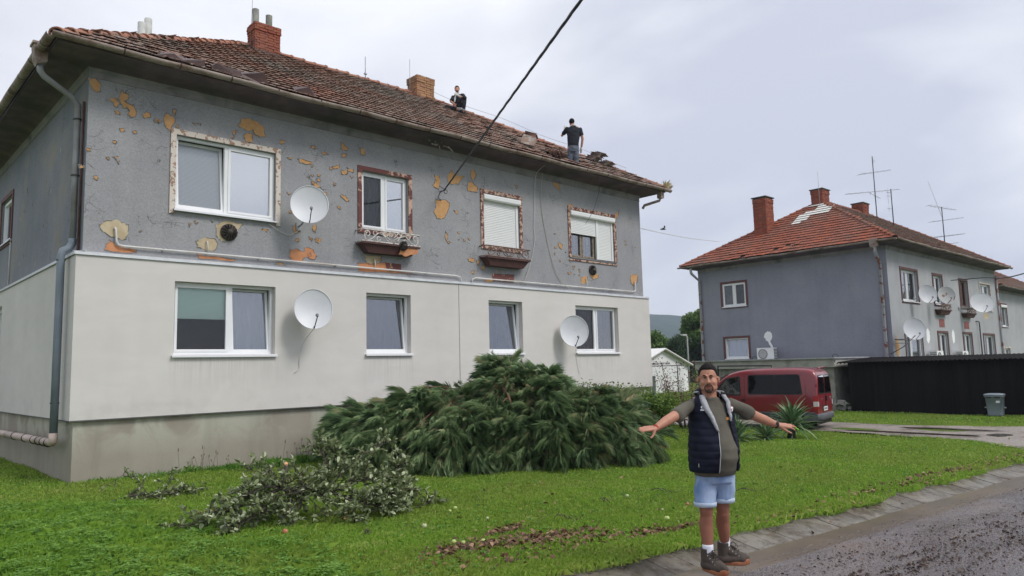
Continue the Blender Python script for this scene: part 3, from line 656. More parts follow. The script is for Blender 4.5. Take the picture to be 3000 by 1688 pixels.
w4 = window(house, fp, *UPW[3], [(12.54, 13.05, GL_MID, CURT_B, 1, False), (13.10, 13.62, GL_MID, CURT_B, 1, False), (13.72, 14.4, GL_LO, None, 1, False)], rec=.12, casing=CAS3, sill=True, sillm=STEELD, frame=M('old brown window wood', (.20, .16, .12), (.30, .26, .21), 9, .8), silw=.03, label='upper window with left roller shutter half raised')
roller_box(w4, fp, 12.47, 14.47, 6.03, 6.19); shutter(w4, fp, 12.52, 13.66, 5.53, 6.04); shutter(w4, fp, 13.76, 14.37, 4.85, 6.04)
mb = MB(); pbox(mb, fp, 13.661, 13.755, .02, .08, 4.85, 6.03); pbox(mb, fp, 14.371, 14.44, .02, .08, 4.85, 6.03); pbox(mb, fp, 12.485, 12.519, .02, .08, 4.85, 6.03); mb.build('shutter_guide', SHUT, w4)
f0 = front(0)
window(house, f0, *LOW[0], [(1.64, 2.62, GL_LO, BL_GREEN, .5, False), (2.70, 3.46, GL_HI, CURT_B, 1, True)], rec=.13, label='wide lower window with pale green blind half down')
window(house, f0, *LOW[1], [(5.65, 6.73, GL_HI, CURT_D, 1, True)], rec=.13, label='single lower window reflecting the sky')
window(house, f0, *LOW[2], [(9.22, 10.30, GL_HI, CURT_G, 1, True)], rec=.13, label='single lower window tilted open above the pine heap')
window(house, f0, *LOW[3], [(12.50, 13.40, GL_LO, CURT_R, 1, False), (13.48, 14.31, GL_MID, CURT_G, 1, False)], rec=.13, label='double lower window behind the satellite dish')
window(house, left(EI), *GUP[0], [(6.73, 7.99, GL_MID, CURT_D, 1, False)], rec=.05, casing=CASBR, label='upper gable window with brown casing')
window(house, left(0), *GLW[0], [(6.67, 8.05, GL_MID, CURT_D, 1, False)], rec=.13)
# flashing strip on top of the insulation, gable edge and centre joint
def flash(pts_out, name='flashing', mat=FLASH):
    mb = MB()
    for (a, b) in zip(pts_out, pts_out[1:]):
        a, b = Vector(a), Vector(b); d = (b-a).normalized(); o = d.cross(Vector((0, 0, 1)))
        mb.loft([[p+o*w+Vector((0, 0, z)) for w, z in ((-.15, .045), (.022, .012), (.022, -.030), (.030, -.032), (.030, .018), (-.15, .052))] for p in (a, b)], True, True, 0, False)
    return mb.build(name, mat, house)
x = 0.0
while x < 15.9:
    L_ = min(2.0, 15.98-x); flash([(x-.02, 0, 3.80+random.uniform(-.004, .004)), (x+L_-.024, 0, 3.80+random.uniform(-.004, .004))]); x += L_
flash([(0, DH, 3.8), (0, -.022, 3.8)])
mb = MB(); mb.box(8.195, 8.215, -.004, .004, 1.02, 3.78); mb.build('expansion_joint', M('joint strip', (.30, .30, .29), rough=.8), house)
mb = MB(); mb.box(-.006, LH, -.008, .0, 1.005, 1.025); mb.box(-.008, 0, -.002, DH, 1.005, 1.025); mb.build('base_profile', M('base profile', (.10, .10, .10), rough=.6), house)
# peeled plaster
def jag(poly, amp=.02, n=4):
    out = []
    for (a, b) in zip(poly, poly[1:]+poly[:1]):
        for i in range(n):
            t = i/n; x_ = a[0]+(b[0]-a[0])*t; z_ = a[1]+(b[1]-a[1])*t
            out.append((x_+(random.uniform(-amp, amp) if i or 1 else 0), z_+random.uniform(-amp, amp)))
    return out
def patch(poly, mat, amp=.014, y=EI, off=.003, edge=True, k=0):
    P = jag(poly, amp); cx = sum(p[0] for p in P)/len(P); cz = sum(p[1] for p in P)/len(P); n = len(P)
    mb = MB(); q = k*.0007
    mb.add([(p[0], y-off-q, p[1]) for p in P]+[(cx, y-off-q, cz)], [tuple(range(n))], 0)
    if edge:   # thin lip of curled paint, edge shade put into its dark inner side
        for i in range(n):
            if random.random() < .72:
                a, b = P[i], P[(i+1) % n]
                def outp(p, d): v = Vector((p[0]-cx, p[1]-cz)); v = v.normalized()*d if v.length else v; return (p[0]+v.x, p[1]+v.y)
                o1, o2 = outp(a, .016), outp(b, .016); mb.add([(a[0], y-.016, a[1]), (b[0], y-.016, b[1]), (o2[0], y-.002, o2[1]), (o1[0], y-.002, o1[1]), ], ((0, 1, 2, 3),), 1)
                mb.add([(a[0], y-.016, a[1]), (b[0], y-.016, b[1]), (b[0], y-.001, b[1]), (a[0], y-.001, a[1])], ((0, 1, 2, 3),), 2)
    return mb.build('bare_plaster_patch', [mat, WALL_A, FLAKE_SHADE], house)
P_o=[[0.12,6.88,0.25,6.89,0.3,6.81,0.3,6.69,0.22,6.66,0.16,6.73,0.12,6.76],[0.64,6.81,0.69,6.75,0.73,6.74,0.76,6.67,0.7,6.61,0.75,6.56,0.84,6.55,0.89,6.49,0.87,6.36,0.8,6.35,0.74,6.37,0.77,6.45,0.74,6.49,0.67,6.49,0.65,6.55,0.59,6.63,0.61,6.68],[0.47,6.61,0.54,6.61,0.6,6.54,0.56,6.46,0.52,6.5,0.46,6.57],[0.54,6.4,0.62,6.38,0.61,6.34,0.55,6.34],[0.99,6.43,1.05,6.48,1.13,6.48,1.12,6.41,1.03,6.37],[1.36,6.48,1.41,6.55,1.51,6.51,1.57,6.43,1.51,6.33,1.48,6.24,1.41,6.27,1.37,6.32],[1.52,6.65,1.57,6.65,1.57,6.56,1.53,6.56],[1.88,6.47,2.02,6.49,2.02,6.46,1.92,6.44],[1.19,6.37,1.26,6.37,1.27,6.34,1.21,6.33],[2.74,6.6,2.84,6.75,2.95,6.79,3.11,6.77,3.28,6.68,3.31,6.49,3.2,6.46,3.09,6.5,3.05,6.58,2.95,6.54,2.84,6.56],[2.89,6.46,2.97,6.5,3.06,6.48,3.04,6.3,2.9,6.31,2.87,6.39],[2.67,6.5,2.72,6.49,2.7,6.41,2.65,6.41],[2.61,6.35,2.67,6.35,2.65,6.3],[3.63,6.49,3.73,6.48,3.68,6.4,3.63,6.42],[4.33,6.51,4.4,6.51,4.43,6.46,4.33,6.45],[4.03,6.17,4.19,6.17,4.37,6.12,4.22,6.08,4.07,6.09],[3.77,6.15,3.91,6.17,3.86,6.11],[4.83,6.15,5.01,6.2,4.98,6.11,4.88,6.1],[4.33,5.69,4.44,5.72,4.56,5.63,4.41,5.62],[4.58,6.42,4.75,6.4,4.62,6.35],[0.54,5.57,0.62,5.57,0.58,5.51],[0.6,5.49,0.64,5.49,0.62,5.44],[5.05,6.72,5.22,6.61,5.19,6.55,5.05,6.58],[5.54,6.67,5.64,6.68,5.63,6.54,5.54,6.55],[5.07,6.46,5.19,6.47,5.15,6.4,5.05,6.4],[5.05,6.09,5.2,6.1,5.19,6.01,5.05,6.01],[5.19,6.16,5.37,6.17,5.35,6.1,5.22,6.1],[5.27,6.01,5.35,5.99,5.3,5.94],[7.6,6.39,7.72,6.43,7.78,6.27,7.73,6.07,7.55,6.14,7.64,6.28],[7.99,6.44,8.14,6.62,8.26,6.52,8.54,6.53,8.34,6.31,8.13,6.26,8.01,6.31],[8.76,6.72,8.87,6.76,8.95,6.6,8.82,6.47,8.76,6.57],[8.65,6.4,8.8,6.42,8.97,6.33,8.95,6.19,8.64,6.17],[10.32,6.57,10.41,6.57,10.37,6.49],[11.81,6.9,12.03,6.92,12.1,6.69,11.94,6.75,11.83,6.81],[5.05,5.57,5.15,5.53,5.25,5.45,5.19,5.42,5.05,5.49],[7.63,5.79,7.87,5.84,8.06,5.79,7.99,5.54,7.86,5.36,7.66,5.35,7.56,5.49,7.64,5.6],[8.2,5.61,8.33,5.61,8.26,5.53],[7.92,5.04,7.98,4.95,7.96,4.85,8.06,4.79,8.0,4.76,7.9,4.88],[8.62,4.45,8.82,4.46,8.81,4.38,8.64,4.37],[8.9,4.42,9.01,4.41,8.97,4.31,8.9,4.34],[9.05,4.3,9.19,4.29,9.16,4.2,9.05,4.21],[8.72,4.15,8.82,4.14,8.78,4.06,8.72,4.09],[11.95,5.17,12.11,5.16,12.08,5.01,11.97,5.06],[12.3,4.38,12.44,4.37,12.35,4.29],[12.77,4.49,12.85,4.48,12.81,4.4],[12.86,4.27,13.16,4.31,13.12,4.13,12.88,4.04],[13.28,4.45,13.43,4.38,13.67,4.4,13.6,4.28,13.45,4.23,13.3,4.3],[15.21,4.49,15.56,4.53,15.54,4.32,15.32,4.16,15.2,4.26],[5.47,4.09,5.86,4.09,6.17,4.15,6.21,3.97,6.57,3.96,7.05,3.94,6.42,3.91,5.48,3.91],[9.18,3.97,9.43,4.0,9.43,3.9,9.18,3.9],[12.4,6.34,12.64,6.37,12.59,6.29,12.39,6.28],[14.76,6.47,14.7,6.29,14.57,6.17,14.55,6.3],[0.54,4.08,0.64,4.0,0.75,3.96,0.96,3.96,0.96,3.89,0.45,3.89,0.48,3.98],[2.01,3.96,2.34,3.94,2.73,3.92,2.68,3.87,2.05,3.89],[1.85,4.53,1.89,4.53,1.87,4.47],[1.95,4.58,2.01,4.58,1.99,4.53],[2.26,4.64,2.29,4.63,2.28,4.59],[3.27,4.61,3.39,4.59,3.38,4.54,3.28,4.57],[3.88,4.21,4.02,4.25,4.2,4.21,4.2,4.29,4.38,4.3,4.46,4.15,4.42,4.06,4.2,4.1,4.12,3.99,3.91,4.0,3.85,4.09],[4.44,4.53,4.58,4.51,4.51,4.42,4.43,4.46],[4.29,4.53,4.38,4.52,4.35,4.44],[3.92,4.74,4.08,4.75,4.08,4.64,3.99,4.58,3.93,4.64],[4.35,4.74,4.46,4.83,4.43,4.65,4.38,4.68],[3.53,3.89,3.62,3.93,3.77,3.9],[3.8,5.41,3.88,5.4,3.83,5.36],[3.84,5.03,3.9,5.03,3.87,4.98],[0.99,4.31,1.04,4.31,1.02,4.26]]
P_b=[[5.62,4.28,6.03,4.29,6.07,4.17,5.96,4.1,5.75,4.05,5.65,4.16],[0.37,4.32,0.44,4.41,0.67,4.44,0.82,4.37,0.81,4.18,0.73,4.09,0.55,4.15,0.41,4.23],[1.99,4.21,2.11,4.28,2.29,4.31,2.39,4.22,2.34,4.06,2.14,4.06,2.02,4.11],[2.35,4.55,2.43,4.63,2.69,4.66,2.87,4.64,2.77,4.47,2.59,4.35,2.52,4.23,2.39,4.32]]
P_m=[[6.17,4.14,6.6,4.14,6.6,3.97,6.21,3.97],[9.41,4.13,10.19,4.14,10.17,3.93,9.43,3.93]]
_pair = lambda L_: [list(zip(q[::2], q[1::2])) for q in L_]
P_o, P_b, P_m = _pair(P_o), _pair(P_b), _pair(P_m)
for i, p_ in enumerate(P_b): patch(p_, PEELB, .02, k=i % 3)
for i, p_ in enumerate(P_o): patch(p_, PEELR if (len(p_) > 3 and 3.8 < sum(q[1] for q in p_)/len(p_) < 4.25 and (p_[0][0] < 6.6)) else PEELO, .016, off=.0045, k=i % 5)
for p_ in P_m: patch(p_, PEELM, .004, off=.010, edge=False)
rr = random.Random(12)
for i in range(46):   # little flakes gathered in bands like those of the photograph
    bx, bz = rr.choice([(1.0, 6.2), (1.6, 6.25), (4.2, 5.9), (4.6, 5.6), (5.0, 5.2), (4.5, 4.5), (4.2, 4.2), (6.2, 4.2), (8.3, 4.9), (8.9, 4.4), (12.0, 5.6), (11.9, 4.6), (12.9, 4.35), (15.2, 5.6), (7.3, 4.1), (0.5, 5.3)])
    c = (bx+rr.gauss(0, .3), bz+rr.gauss(0, .18)); s = rr.uniform(.015, .045)
    if any(o[0]-.15 < c[0] < o[1]+.15 and o[2]-.15 < c[1] < o[3]+.15 for o in UPW) or c[1] < 3.9: continue
    patch([(c[0]+s*rr.uniform(.7, 1.5)*math.cos(a), c[1]+s*math.sin(a)*rr.uniform(.6, 1.3)) for a in (0, 1.3, 2.6, 3.9, 5.2)], PEELO, .006, off=.006)
rr2 = random.Random(4)
for i in range(26):   # flakes on the gable
    c = (rr2.uniform(.3, 6.2), rr2.uniform(4.0, 6.3)); s = rr2.uniform(.012, .04); mb = MB(); n = 7
    mb.add([(EI-.004, c[0]+s*rr2.uniform(.4, 1)*math.cos(6.28*j/n), c[1]+2.2*s*rr2.uniform(.5, 1)*math.sin(6.28*j/n)) for j in range(n)], [tuple(range(n))]); mb.build('bare_plaster_patch', PEELB if rr2.random() < .6 else FLAKE_SHADE, house)
# gutters, hopper and downpipe
gz = 7.235
gutter_run(house, (LH+.60, -.60, gz), (-.60, -.60, gz)); gutter_run(house, (-.60, -.60, gz), (-.60, DH+.6, gz))
mb = MB(); mb.loft([[(-.70+a, y, z) for a, z in ((0, 7.30), (.22, 7.30), (.20, 7.02), (.06, 6.96), (0.02, 7.06))] for y in (.17, .40)], True, True, 0, False); mb.box(-.72, -.46, .15, .42, 7.30, 7.34); mb.build('hopper', GUTTER, house)
mb = MB(); mb.tube([(-.58, .28, 7.0), (-.58, .27, 6.88), (-.52, .28, 6.80), (-.06, .42, 6.58), (.04, .45, 6.48), (.04, .45, 5.5), (.04, .45, 4.1)], .052, 12); mb.build('downpipe', PVCG, house)
mb = MB(); mb.tube([(.04, .45, 4.1), (.04, .45, 4.02), (-.01, .44, 3.93), (-.10, .44, 3.88), (-.125, .44, 3.78), (-.125, .44, 2.4), (-.125, .44, .80)], .062, 12); mb.build('downpipe', PVCB, house)['label'] = 'blue grey lower length of the downpipe'
mb = MB(); mb.tube([(-.125, .44, .82), (-.125, .44, .70), (-.125, .50, .665), (-.125, .9, .655), (-.125, 5.5, .60), (-.125, 9.0, .56)], .068, 12); dp = mb.build('downpipe', PVCP, house); dp['label'] = 'pinkish horizontal drain pipe'
for y in (.75, 1.1, 1.45, 1.85, 2.6, 3.6): mb = MB(); mb.tube([(-.125, y, .657-.01*y), (-.125, y+.03, .657-.01*y)], .078, 12); mb.build('pipe_clip', BLACK, dp)
for z, x_ in ((6.2, .04), (5.2, .04), (3.70, -.125), (1.30, -.125)): mb = MB(); mb.tube([(x_, .45, z), (x_, .45, z+.025)], .07, 12); mb.build('pipe_clip', STEELD, house)
mb = MB(); mb.cbox((LH+.30, -.42, 7.08), (.16, .16, .22)); mb.tube([(LH+.30, -.42, 7.0), (LH+.28, -.38, 6.9), (LH+.02, .02, 6.78), (LH-.02, .06, 6.68)], .045, 10); mb.build('downpipe', GUTTER, house)
mb = MB(); mb.tube([(EI-.03, .28, 6.5), (EI-.03, .28, 3.85)], .02, 6); mb.build('earthing_conduit', M('rusty conduit', (.07, .035, .03), (.12, .06, .05), 9, .8), house)
mb = MB(); mb.tube([(EI-.02, 6.60, 5.0), (EI-.02, 6.66, 3.85)], .014, 6); mb.build('conduit', CABLEW, house)
# chimneys and rods
chimney(house, 4.97, 5.68, 4.42, 4.90, 10.25, 11.12, BRICK)
for px_, zt in ((5.08, 11.56), (5.46, 11.50)):
    mb = MB(); mb.lathe([(.088, 10.9), (.088, zt), (.075, zt), (.075, zt-.1)], 16, Matrix.Translation((px_, 4.66, 0))); mb.build('chimney_pot', M('grey flue pipe', (.22, .22, .19), (.32, .32, .28), 5, .85, dirt=(.12, .12, .10)), house)
mb = MB(); mb.box(4.93, 5.74, 4.36, 4.40, 10.12, 10.32); mb.loft([[(4.90, 4.25, 10.20), (5.76, 4.25, 10.20)], [(4.93, 4.385, 10.34), (5.74, 4.385, 10.34)]], False, False); mb.build('chimney_flashing', DARKMETAL, house)
chimney(house, 10.30, 10.97, 4.45, 4.98, 10.2, 11.08, BRICKY)
mb = MB(); mb.loft([[(10.22, 4.22, 10.17), (11.05, 4.22, 10.17)], [(10.28, 4.43, 10.36), (10.99, 4.43, 10.36)]], False, False); mb.build('chimney_flashing', DARKMETAL, house)
chimney(house, 2.75, 3.25, 6.9, 7.4, 9.0, 10.1, BRICK)
for px_, zt in ((2.90, 11.36), (3.10, 11.58)):
    mb = MB(); mb.lathe([(.10, 9.9), (.10, zt), (.085, zt), (.085, zt-.1)], 16, Matrix.Translation((px_, 7.0+.12*(px_ > 3), 0))); mb.build('chimney_pot', M('pale flue pipe', (.40, .41, .38), (.52, .52, .49), 4, .8), house)
for x_, z1_, r_ in ((8.52, 11.2, .014), (10.16, 11.58, .009), (4.93, 13.6, .006)):
    mb = MB(); mb.tube([(x_, 4.65, 10.3), (x_+(.12 if x_ < 5 else .0), 4.65, z1_)], r_, 6); mb.build('lightning_rod', STEELG, house)
mb = MB(); mb.tube([(8.52-.04, 4.65, 10.66), (8.56, 4.65, 10.66)], .03, 6); mb.build('rod_clamp', STEELG, house)
pts = []
for i in range(40):
    t = i/39*.88; x_ = 11.0+.1*t
    if t < .12: p = Vector((11.0, 4.7, 10.66))
    p = Vector((11.0+.3*t/.12, 4.77, 10.66)) if t < .12 else Vector((11.3+(16.2-11.3)*(t-.12)/.88, 4.77-(4.77+.35)*(t-.12)/.88, 10.66-3.15*(t-.12)/.88))
    pts.append(p+Vector((0, 0, .10+.03*math.sin(t*20))))
mb = MB(); mb.tube(pts, .006, 5, cap=False); mb.build('lightning_wire', STEELG, house)
# balcony railings and brown planter shelves under the two middle windows
def planter(parent, u0, u1, zt, iron, broken=False, pl=None, rail=True):
    pl = pl or front(EI); mb = MB()
    mb.loft([[pl(a, w, z) for a, w in ((u0+i_, .0), (u1-i_, .0), (u1-i_, -o), (u0+i_, -o))] for z, i_, o in ((zt, -.02, .30), (zt-.035, -.02, .30), (zt-.037, .02, .26), (zt-.21, .16, .20), (zt-.212, .16, .20))], True, True, 0, False)
    sh = mb.build('planter_shelf', BOXBR, parent)
    if not rail: return sh
    z0 = zt+.02; z1 = zt+.28; w = -.27; r = .0125; mb = MB()
    mb.tube([pl(u0-.03, 0, z1), pl(u0-.03, w, z1), pl(u1+.03, w, z1), pl(u1+.03, 0, z1)], r*1.3, 6); mb.tube([pl(u0-.03, 0, z0), pl(u0-.03, w, z0), pl(u1+.03, w, z0), pl(u1+.03, 0, z0)], r*1.3, 6)
    def arc(cu, cz, rad, a0, a1, n=14, k=0.0): return [pl(cu+(rad-k*i/n)*math.cos(a0+(a1-a0)*i/n), w, cz+(rad-k*i/n)*math.sin(a0+(a1-a0)*i/n)) for i in range(n+1)]
    W_ = u1-u0; H = z1-z0
    for s_ in (-1, 1):
        c = (u0+u1)/2
        X_ = lambda f: c+s_*f*W_/2
        mb.tube(arc(X_(.86), z1-.10, .075, 0 if s_ > 0 else PI, (2*PI+1.6) if s_ > 0 else (PI-2*PI-1.6), 22, .045), r, 5)
        mb.tube([pl(X_(.86)+s_*.075, w, z1-.10), pl(X_(.95), w, z0+.05), pl(X_(.86), w, z0+.01), pl(X_(.70), w, z0+.06), pl(X_(.48), w, z1-.06), pl(X_(.36), w, z1-.03)], r, 5)
        mb.tube(arc(X_(.60), z1-.07, .05, 0, 2*PI, 14), r, 5); mb.tube(arc(X_(.48), z0+.07, .045, 0, 2*PI, 12), r, 5); mb.tube(arc(X_(.24), z1-.075, .055, 0, 2*PI, 14), r, 5)
        mb.tube([pl(X_(.36), w, z1-.03), pl(X_(.20), w, z0+.06), pl(X_(.05), w, z0+.02)], r, 5); mb.tube([pl(X_(.48), w, z1-.06), pl(X_(.2), w, z1-.12), pl(X_(.0), w, z0+.03)], r, 5)
        mb.tube(arc(X_(.06), z1-.07, .05, 0, 2*PI, 12), r, 5)
    ra = mb.build('railing', iron, parent); return sh
planter(house, 5.44, 6.92, 4.52, IRONW)['label'] = 'brown planter shelf with white scrolled railing, plaster broken on its right'
planter(house, 9.03, 10.52, 4.51, IRONR)['label'] = 'brown planter shelf with rusty scrolled railing'
mb = MB(); P_ = jag([(6.42, 4.50), (6.9, 4.50), (6.88, 4.38), (6.7, 4.32), (6.5, 4.27), (6.38, 4.33)], .02)
mb.add([(a, EI-.275, b) for a, b in P_], [tuple(range(len(P_)))]); mb.add([(a, EI-.25, b) for a, b in P_], [tuple(range(len(P_)))]); mb.build('broken_plaster', PEELR, house)
# vent caps
def vent(x_, z_, y_=EI, r=.165, mat=None, parent=house, fins=14):
    mb = MB(); T = Matrix.Translation((x_, y_, z_)) @ Matrix.Rotation(PI/2, 4, 'X')
    mb.lathe([(r, 0), (r, .03), (r*.92, .04), (r*.35, .05), (r*.33, .10), (0.001, .105)], 20, T)
    for i in range(fins):
        a = 2*PI*i/fins; mb.cbox((r*.66, 0, .065), (r*.5, .008, .045), T @ Matrix.Rotation(a, 4, 'Z'))
    v = mb.build('vent_cap', mat or M('sooty vent metal', (.03, .026, .024), (.075, .06, .05), 12, .7), parent); return v
vent(2.60, 4.44); vent(6.47, 4.51, EI-.28, .11); vent(13.38, 4.50, EI, .15)
# gas pipe with branches
GASP = M('cream gas pipe', (.62, .61, .58), (.70, .69, .66), 4, .55, dirt=(.45, .38, .3))
yp = EI-.05
mb = MB(); mb.tube([(.60, EI, 4.29), (.60, yp, 4.29), (.61, yp, 4.26), (.625, yp, 4.06), (.66, yp, 4.0), (.74, yp, 3.985), (4.4, yp, 3.98), (8.18, yp, 3.975), (8.32, yp, 3.95), (8.36, yp, 3.84)], .017, 8)
mb.tube([(2.18, EI, 4.21), (2.18, yp, 4.21), (2.19, yp, 4.15), (2.19, yp, 3.98)], .012, 6); mb.tube([(5.86, EI, 4.19), (5.86, yp, 4.19), (5.88, yp, 4.12), (5.88, yp, 3.98)], .012, 6)
mb.build('gas_pipe', GASP, house)
mb = MB(); mb.tube([(8.70, yp, 3.84), (8.72, yp, 3.93), (8.82, yp, 3.965), (15.22, yp, 3.965), (15.36, yp, 3.99), (15.38, yp, 4.08), (15.36, yp, 4.28), (15.36, EI, 4.28)], .017, 8); mb.tube([(13.07, EI, 4.22), (13.07, yp, 4.22), (13.08, yp, 4.14), (13.08, yp, 3.965)], .012, 6); mb.build('gas_pipe', GASP, house)
for x_ in (1.4, 3.2, 4.9, 7.3, 9.9, 11.8, 14.2): mb = MB(); mb.cbox((x_, EI-.03, 3.98), (.03, .07, .04)); mb.build('pipe_clip', STEELG, house)
# nest of broken render under the eaves
mb = MB(); rr3 = random.Random(2)
for i in range(12):
    a = Vector((7.35+rr3.uniform(-.2, .5), EI-.35, 7.14-rr3.uniform(.0, .12))); mb.tube([a, a+Vector((rr3.uniform(-.2, .3), rr3.uniform(-.05, .05), rr3.uniform(-.12, .05)))], .012, 5)
mb.build('broken_soffit_lath', M('pale lath', (.36, .33, .27), (.45, .42, .36), 9, .9), house)

# ================================================================= HOUSE B
HB = (29.65, -2.48, -.57)
houseB = empty('house', HB, R(-1.0), 'blue grey house on the right with bright red tiled hip roof and four satellite dishes', 'house')
UB = [(1.59, 3.54, 4.78, 6.18), (5.62, 6.86, 4.80, 6.18), (9.46, 10.70, 4.80, 6.18), (12.80, 14.72, 4.78, 6.20)]
LB = [(1.50, 3.56, 1.5, 3.28), (5.68, 6.98, 1.5, 3.42), (9.38, 10.68, 1.5, 3.42), (12.74, 14.66, 1.5, 3.40)]
GB = [(6.76, 8.05, 5.05, 6.20), (6.78, 8.05, 2.46, 3.46)]
body_common(houseB, WALL_BF, WALL_B, UB+LB, GB, -.6, False)
TILES_BF = [make_tile(TILE_BF, seed=i+70, curl=random.uniform(-.03, .03)) for i in range(16)]
roofB = roof(houseB, dict(left=TILES_B, front=TILES_BF), RIDGESB, ['left', 'front'], wild=lambda u, s: .25 if (2.4 < u < 6 and s < .6) else 0, rough=.8)
WOODBR = M('weathered brown window wood', (.13, .075, .055), (.22, .14, .11), 9, .85)
window(houseB, fp, *UB[0], [(1.64, 2.5, GL_MID, CURT_W, .55, False), (2.6, 3.49, GL_LO, CURT_D, 1, False)], rec=.12, casing=CASBR)
window(houseB, fp, *UB[1], [(5.67, 6.2, GL_MID, CURT_G, 1, False), (6.27, 6.81, GL_LO, CURT_D, 1, False)], rec=.12, casing=CASBR)
window(houseB, fp, *UB[2], [(9.51, 10.05, GL_LO, CURT_R, 1, False), (10.12, 10.65, GL_LO, CURT_R, 1, False)], rec=.12, casing=CASBR, frame=WOODBR, label='old unpainted brown wooden window')
window(houseB, fp, *UB[3], [(12.85, 13.7, GL_MID, CURT_W, 1, False), (13.8, 14.67, GL_MID, CURT_W, 1, False)], rec=.10, casing=CAS1, casing_w=.07)
window(houseB, fp, *LB[0], [(1.55, 2.3, GL_LO, CURT_R, 1, False), (2.4, 3.51, GL_MID, CURT_G, 1, False)], rec=.08, casing=CASBR, casing_w=.05)
window(houseB, fp, *LB[1], [(5.73, 6.28, GL_LO, CURT_W, 1, False), (6.36, 6.93, GL_LO, CURT_G, 1, False)], rec=.1, casing=CASBR)
window(houseB, fp, *LB[2], [(9.43, 9.98, GL_LO, CURT_G, 1, False), (10.06, 10.63, GL_LO, CURT_G, 1, False)], rec=.1, casing=CASBR)
window(houseB, fp, *LB[3], [(12.79, 13.65, GL_MID, CURT_G, 1, False), (13.75, 14.61, GL_LO, CURT_G, 1, False)], rec=.1, casing=CASBR)
gl = left(EI)
window(houseB, gl, *GB[0], [(6.81, 7.36, GL_LO, None, 1, False), (7.44, 8.0, GL_LO, CURT_D, 1, False)], rec=.03, casing=CASBR)
window(houseB, gl, *GB[1], [(6.83, 8.0, GL_HI, CURT_B, 1, True)], rec=.03, casing=CASBR)
planter(houseB, 5.55, 7.0, 4.50, IRONR); planter(houseB, 9.40, 10.85, 4.46, IRONR)
for a, b, c, d in ((5.98, 6.70, 3.70, 4.08), (9.66, 10.42, 3.68, 4.05)): mb = MB(); pbox(mb, fp, a, b, -.012, -.001, c, d); mb.build('painted_panel', M('red painted panel', (.22, .07, .06), (.27, .10, .09), 4, .8), houseB)
gutter_run(houseB, (LH+.60, -.60, gz), (-.60, -.60, gz), brk=False); gutter_run(houseB, (-.60, -.60, gz), (-.60, DH+.6, gz), brk=False)
mb = MB(); mb.loft([[(-.72+a, y, z) for a, z in ((0, 7.30), (.26, 7.30), (.22, 7.0), (.06, 6.96))] for y in (.16, .46)], True, True, 0, False); mb.build('hopper', GUTTER, houseB)
RUSTP = casing_mat('rust and paint pipe', (.34, .34, .35), (.26, .09, .06), .44, 3.0)
mb = MB(); mb.tube([(-.58, .3, 7.0), (-.56, .3, 6.75), (.03, .36, 6.3), (.03, .38, 2), (.03, .38, -.3)], .07, 10); mb.build('downpipe', RUSTP, houseB)
mb = MB(); mb.tube([(-.58, 9.4, 7.1), (-.5, 9.4, 6.85), (.03, 9.3, 6.5), (.03, 9.3, 2), (.03, 9.3, -.3)], .07, 10); mb.build('downpipe', RUSTP, houseB)
mb = MB(); mb.tube([(LH-.1, .05, 6.8), (LH-.1, .05, -.3)], .06, 10); mb.build('downpipe', RUSTP, houseB)
mb = MB(); mb.tube([(11.6, .12, 4.1), (11.8, .02, 4.1), (11.86, .02, 4.0), (11.9, .02, .2)], .03, 8); mb.build('downpipe', STEELD, houseB)
chimney(houseB, 1.75, 2.55, 6.3, 7.0, 8.7, 10.62, BRICK, cap=True); chimney(houseB, 4.3, 5.1, 4.5, 5.1, 10.25, 11.05, BRICK, cap=True); chimney(houseB, 9.6, 10.4, 4.6, 5.2, 10.1, 11.05, BRICK, cap=True)
for x_, y_, z1_ in ((3.95, 4.5, 11.9),): mb = MB(); mb.tube([(x_, y_, 9.8), (x_, y_, z1_)], .012, 5); mb.build('lightning_rod', STEELG, houseB)
# white repaired tiles, and bare plaster marks
def patchp(parent, pl, poly, mat, off=-.004):
    mb = MB(); P = jag(poly, .02, 3); mb.add([pl(a, off, b) for a, b in P], [tuple(range(len(P)))]); return mb.build('bare_plaster_patch', mat, parent)
WB = M('white filler', (.80, .81, .80), (.86, .86, .85), 4, .9)
def ell(cx, cz, a, b, n=12): return [(cx+a*math.cos(2*PI*i/n)*random.uniform(.8, 1.1), cz+b*math.sin(2*PI*i/n)*random.uniform(.85, 1.1)) for i in range(n)]
patchp(houseB, gl, ell(5.72, 3.47, .22, .26), WB); patchp(houseB, gl, [(5.76, 3.25), (5.64, 3.25), (5.52, 2.95), (5.56, 2.9), (5.66, 3.0)], WB, -.006)
patchp(houseB, fp, ell(4.35, 3.28, .26, .36), WB); patchp(houseB, fp, ell(7.85, 3.28, .22, .36), WB)
patchp(houseB, fp, ell(.55, 2.75, .22, .45), PEELO); patchp(houseB, fp, ell(13.6, 4.45, .45, .18), PEELB)
for c_ in ((9.3, 2.6, .04, .3), (9.3, 4.4, .05, .5), (9.35, 5.4, .03, .4)): patchp(houseB, gl, ell(*c_), PEELO)
WT = [make_tile(M('white tiles', (.60, .60, .56), (.70, .70, .66), 5, .8), seed=i+90) for i in range(3)]
E_, U_, S_, N_, W0 = slope_basis('left')
rr4 = random.Random(3)
for s in range(11, 19):
    for u in range(0, 48):
        uu, ss = u*.2265, s*COURSE-.04
        if ss*CA+.1 < uu < W0-ss*CA-.3:
            f = noise.noise(Vector((uu*1.1, ss*1.4+3, 1.5)))+.28-abs(ss-4.75)*.42-abs(uu-4.9)*.12
            if f > .0: link(WT[(u+s) % 3], 'roof_tile', roofB, mw=basis(E_+U_*(uu)+S_*(ss-.005)+N_*.035, U_, S_, N_))
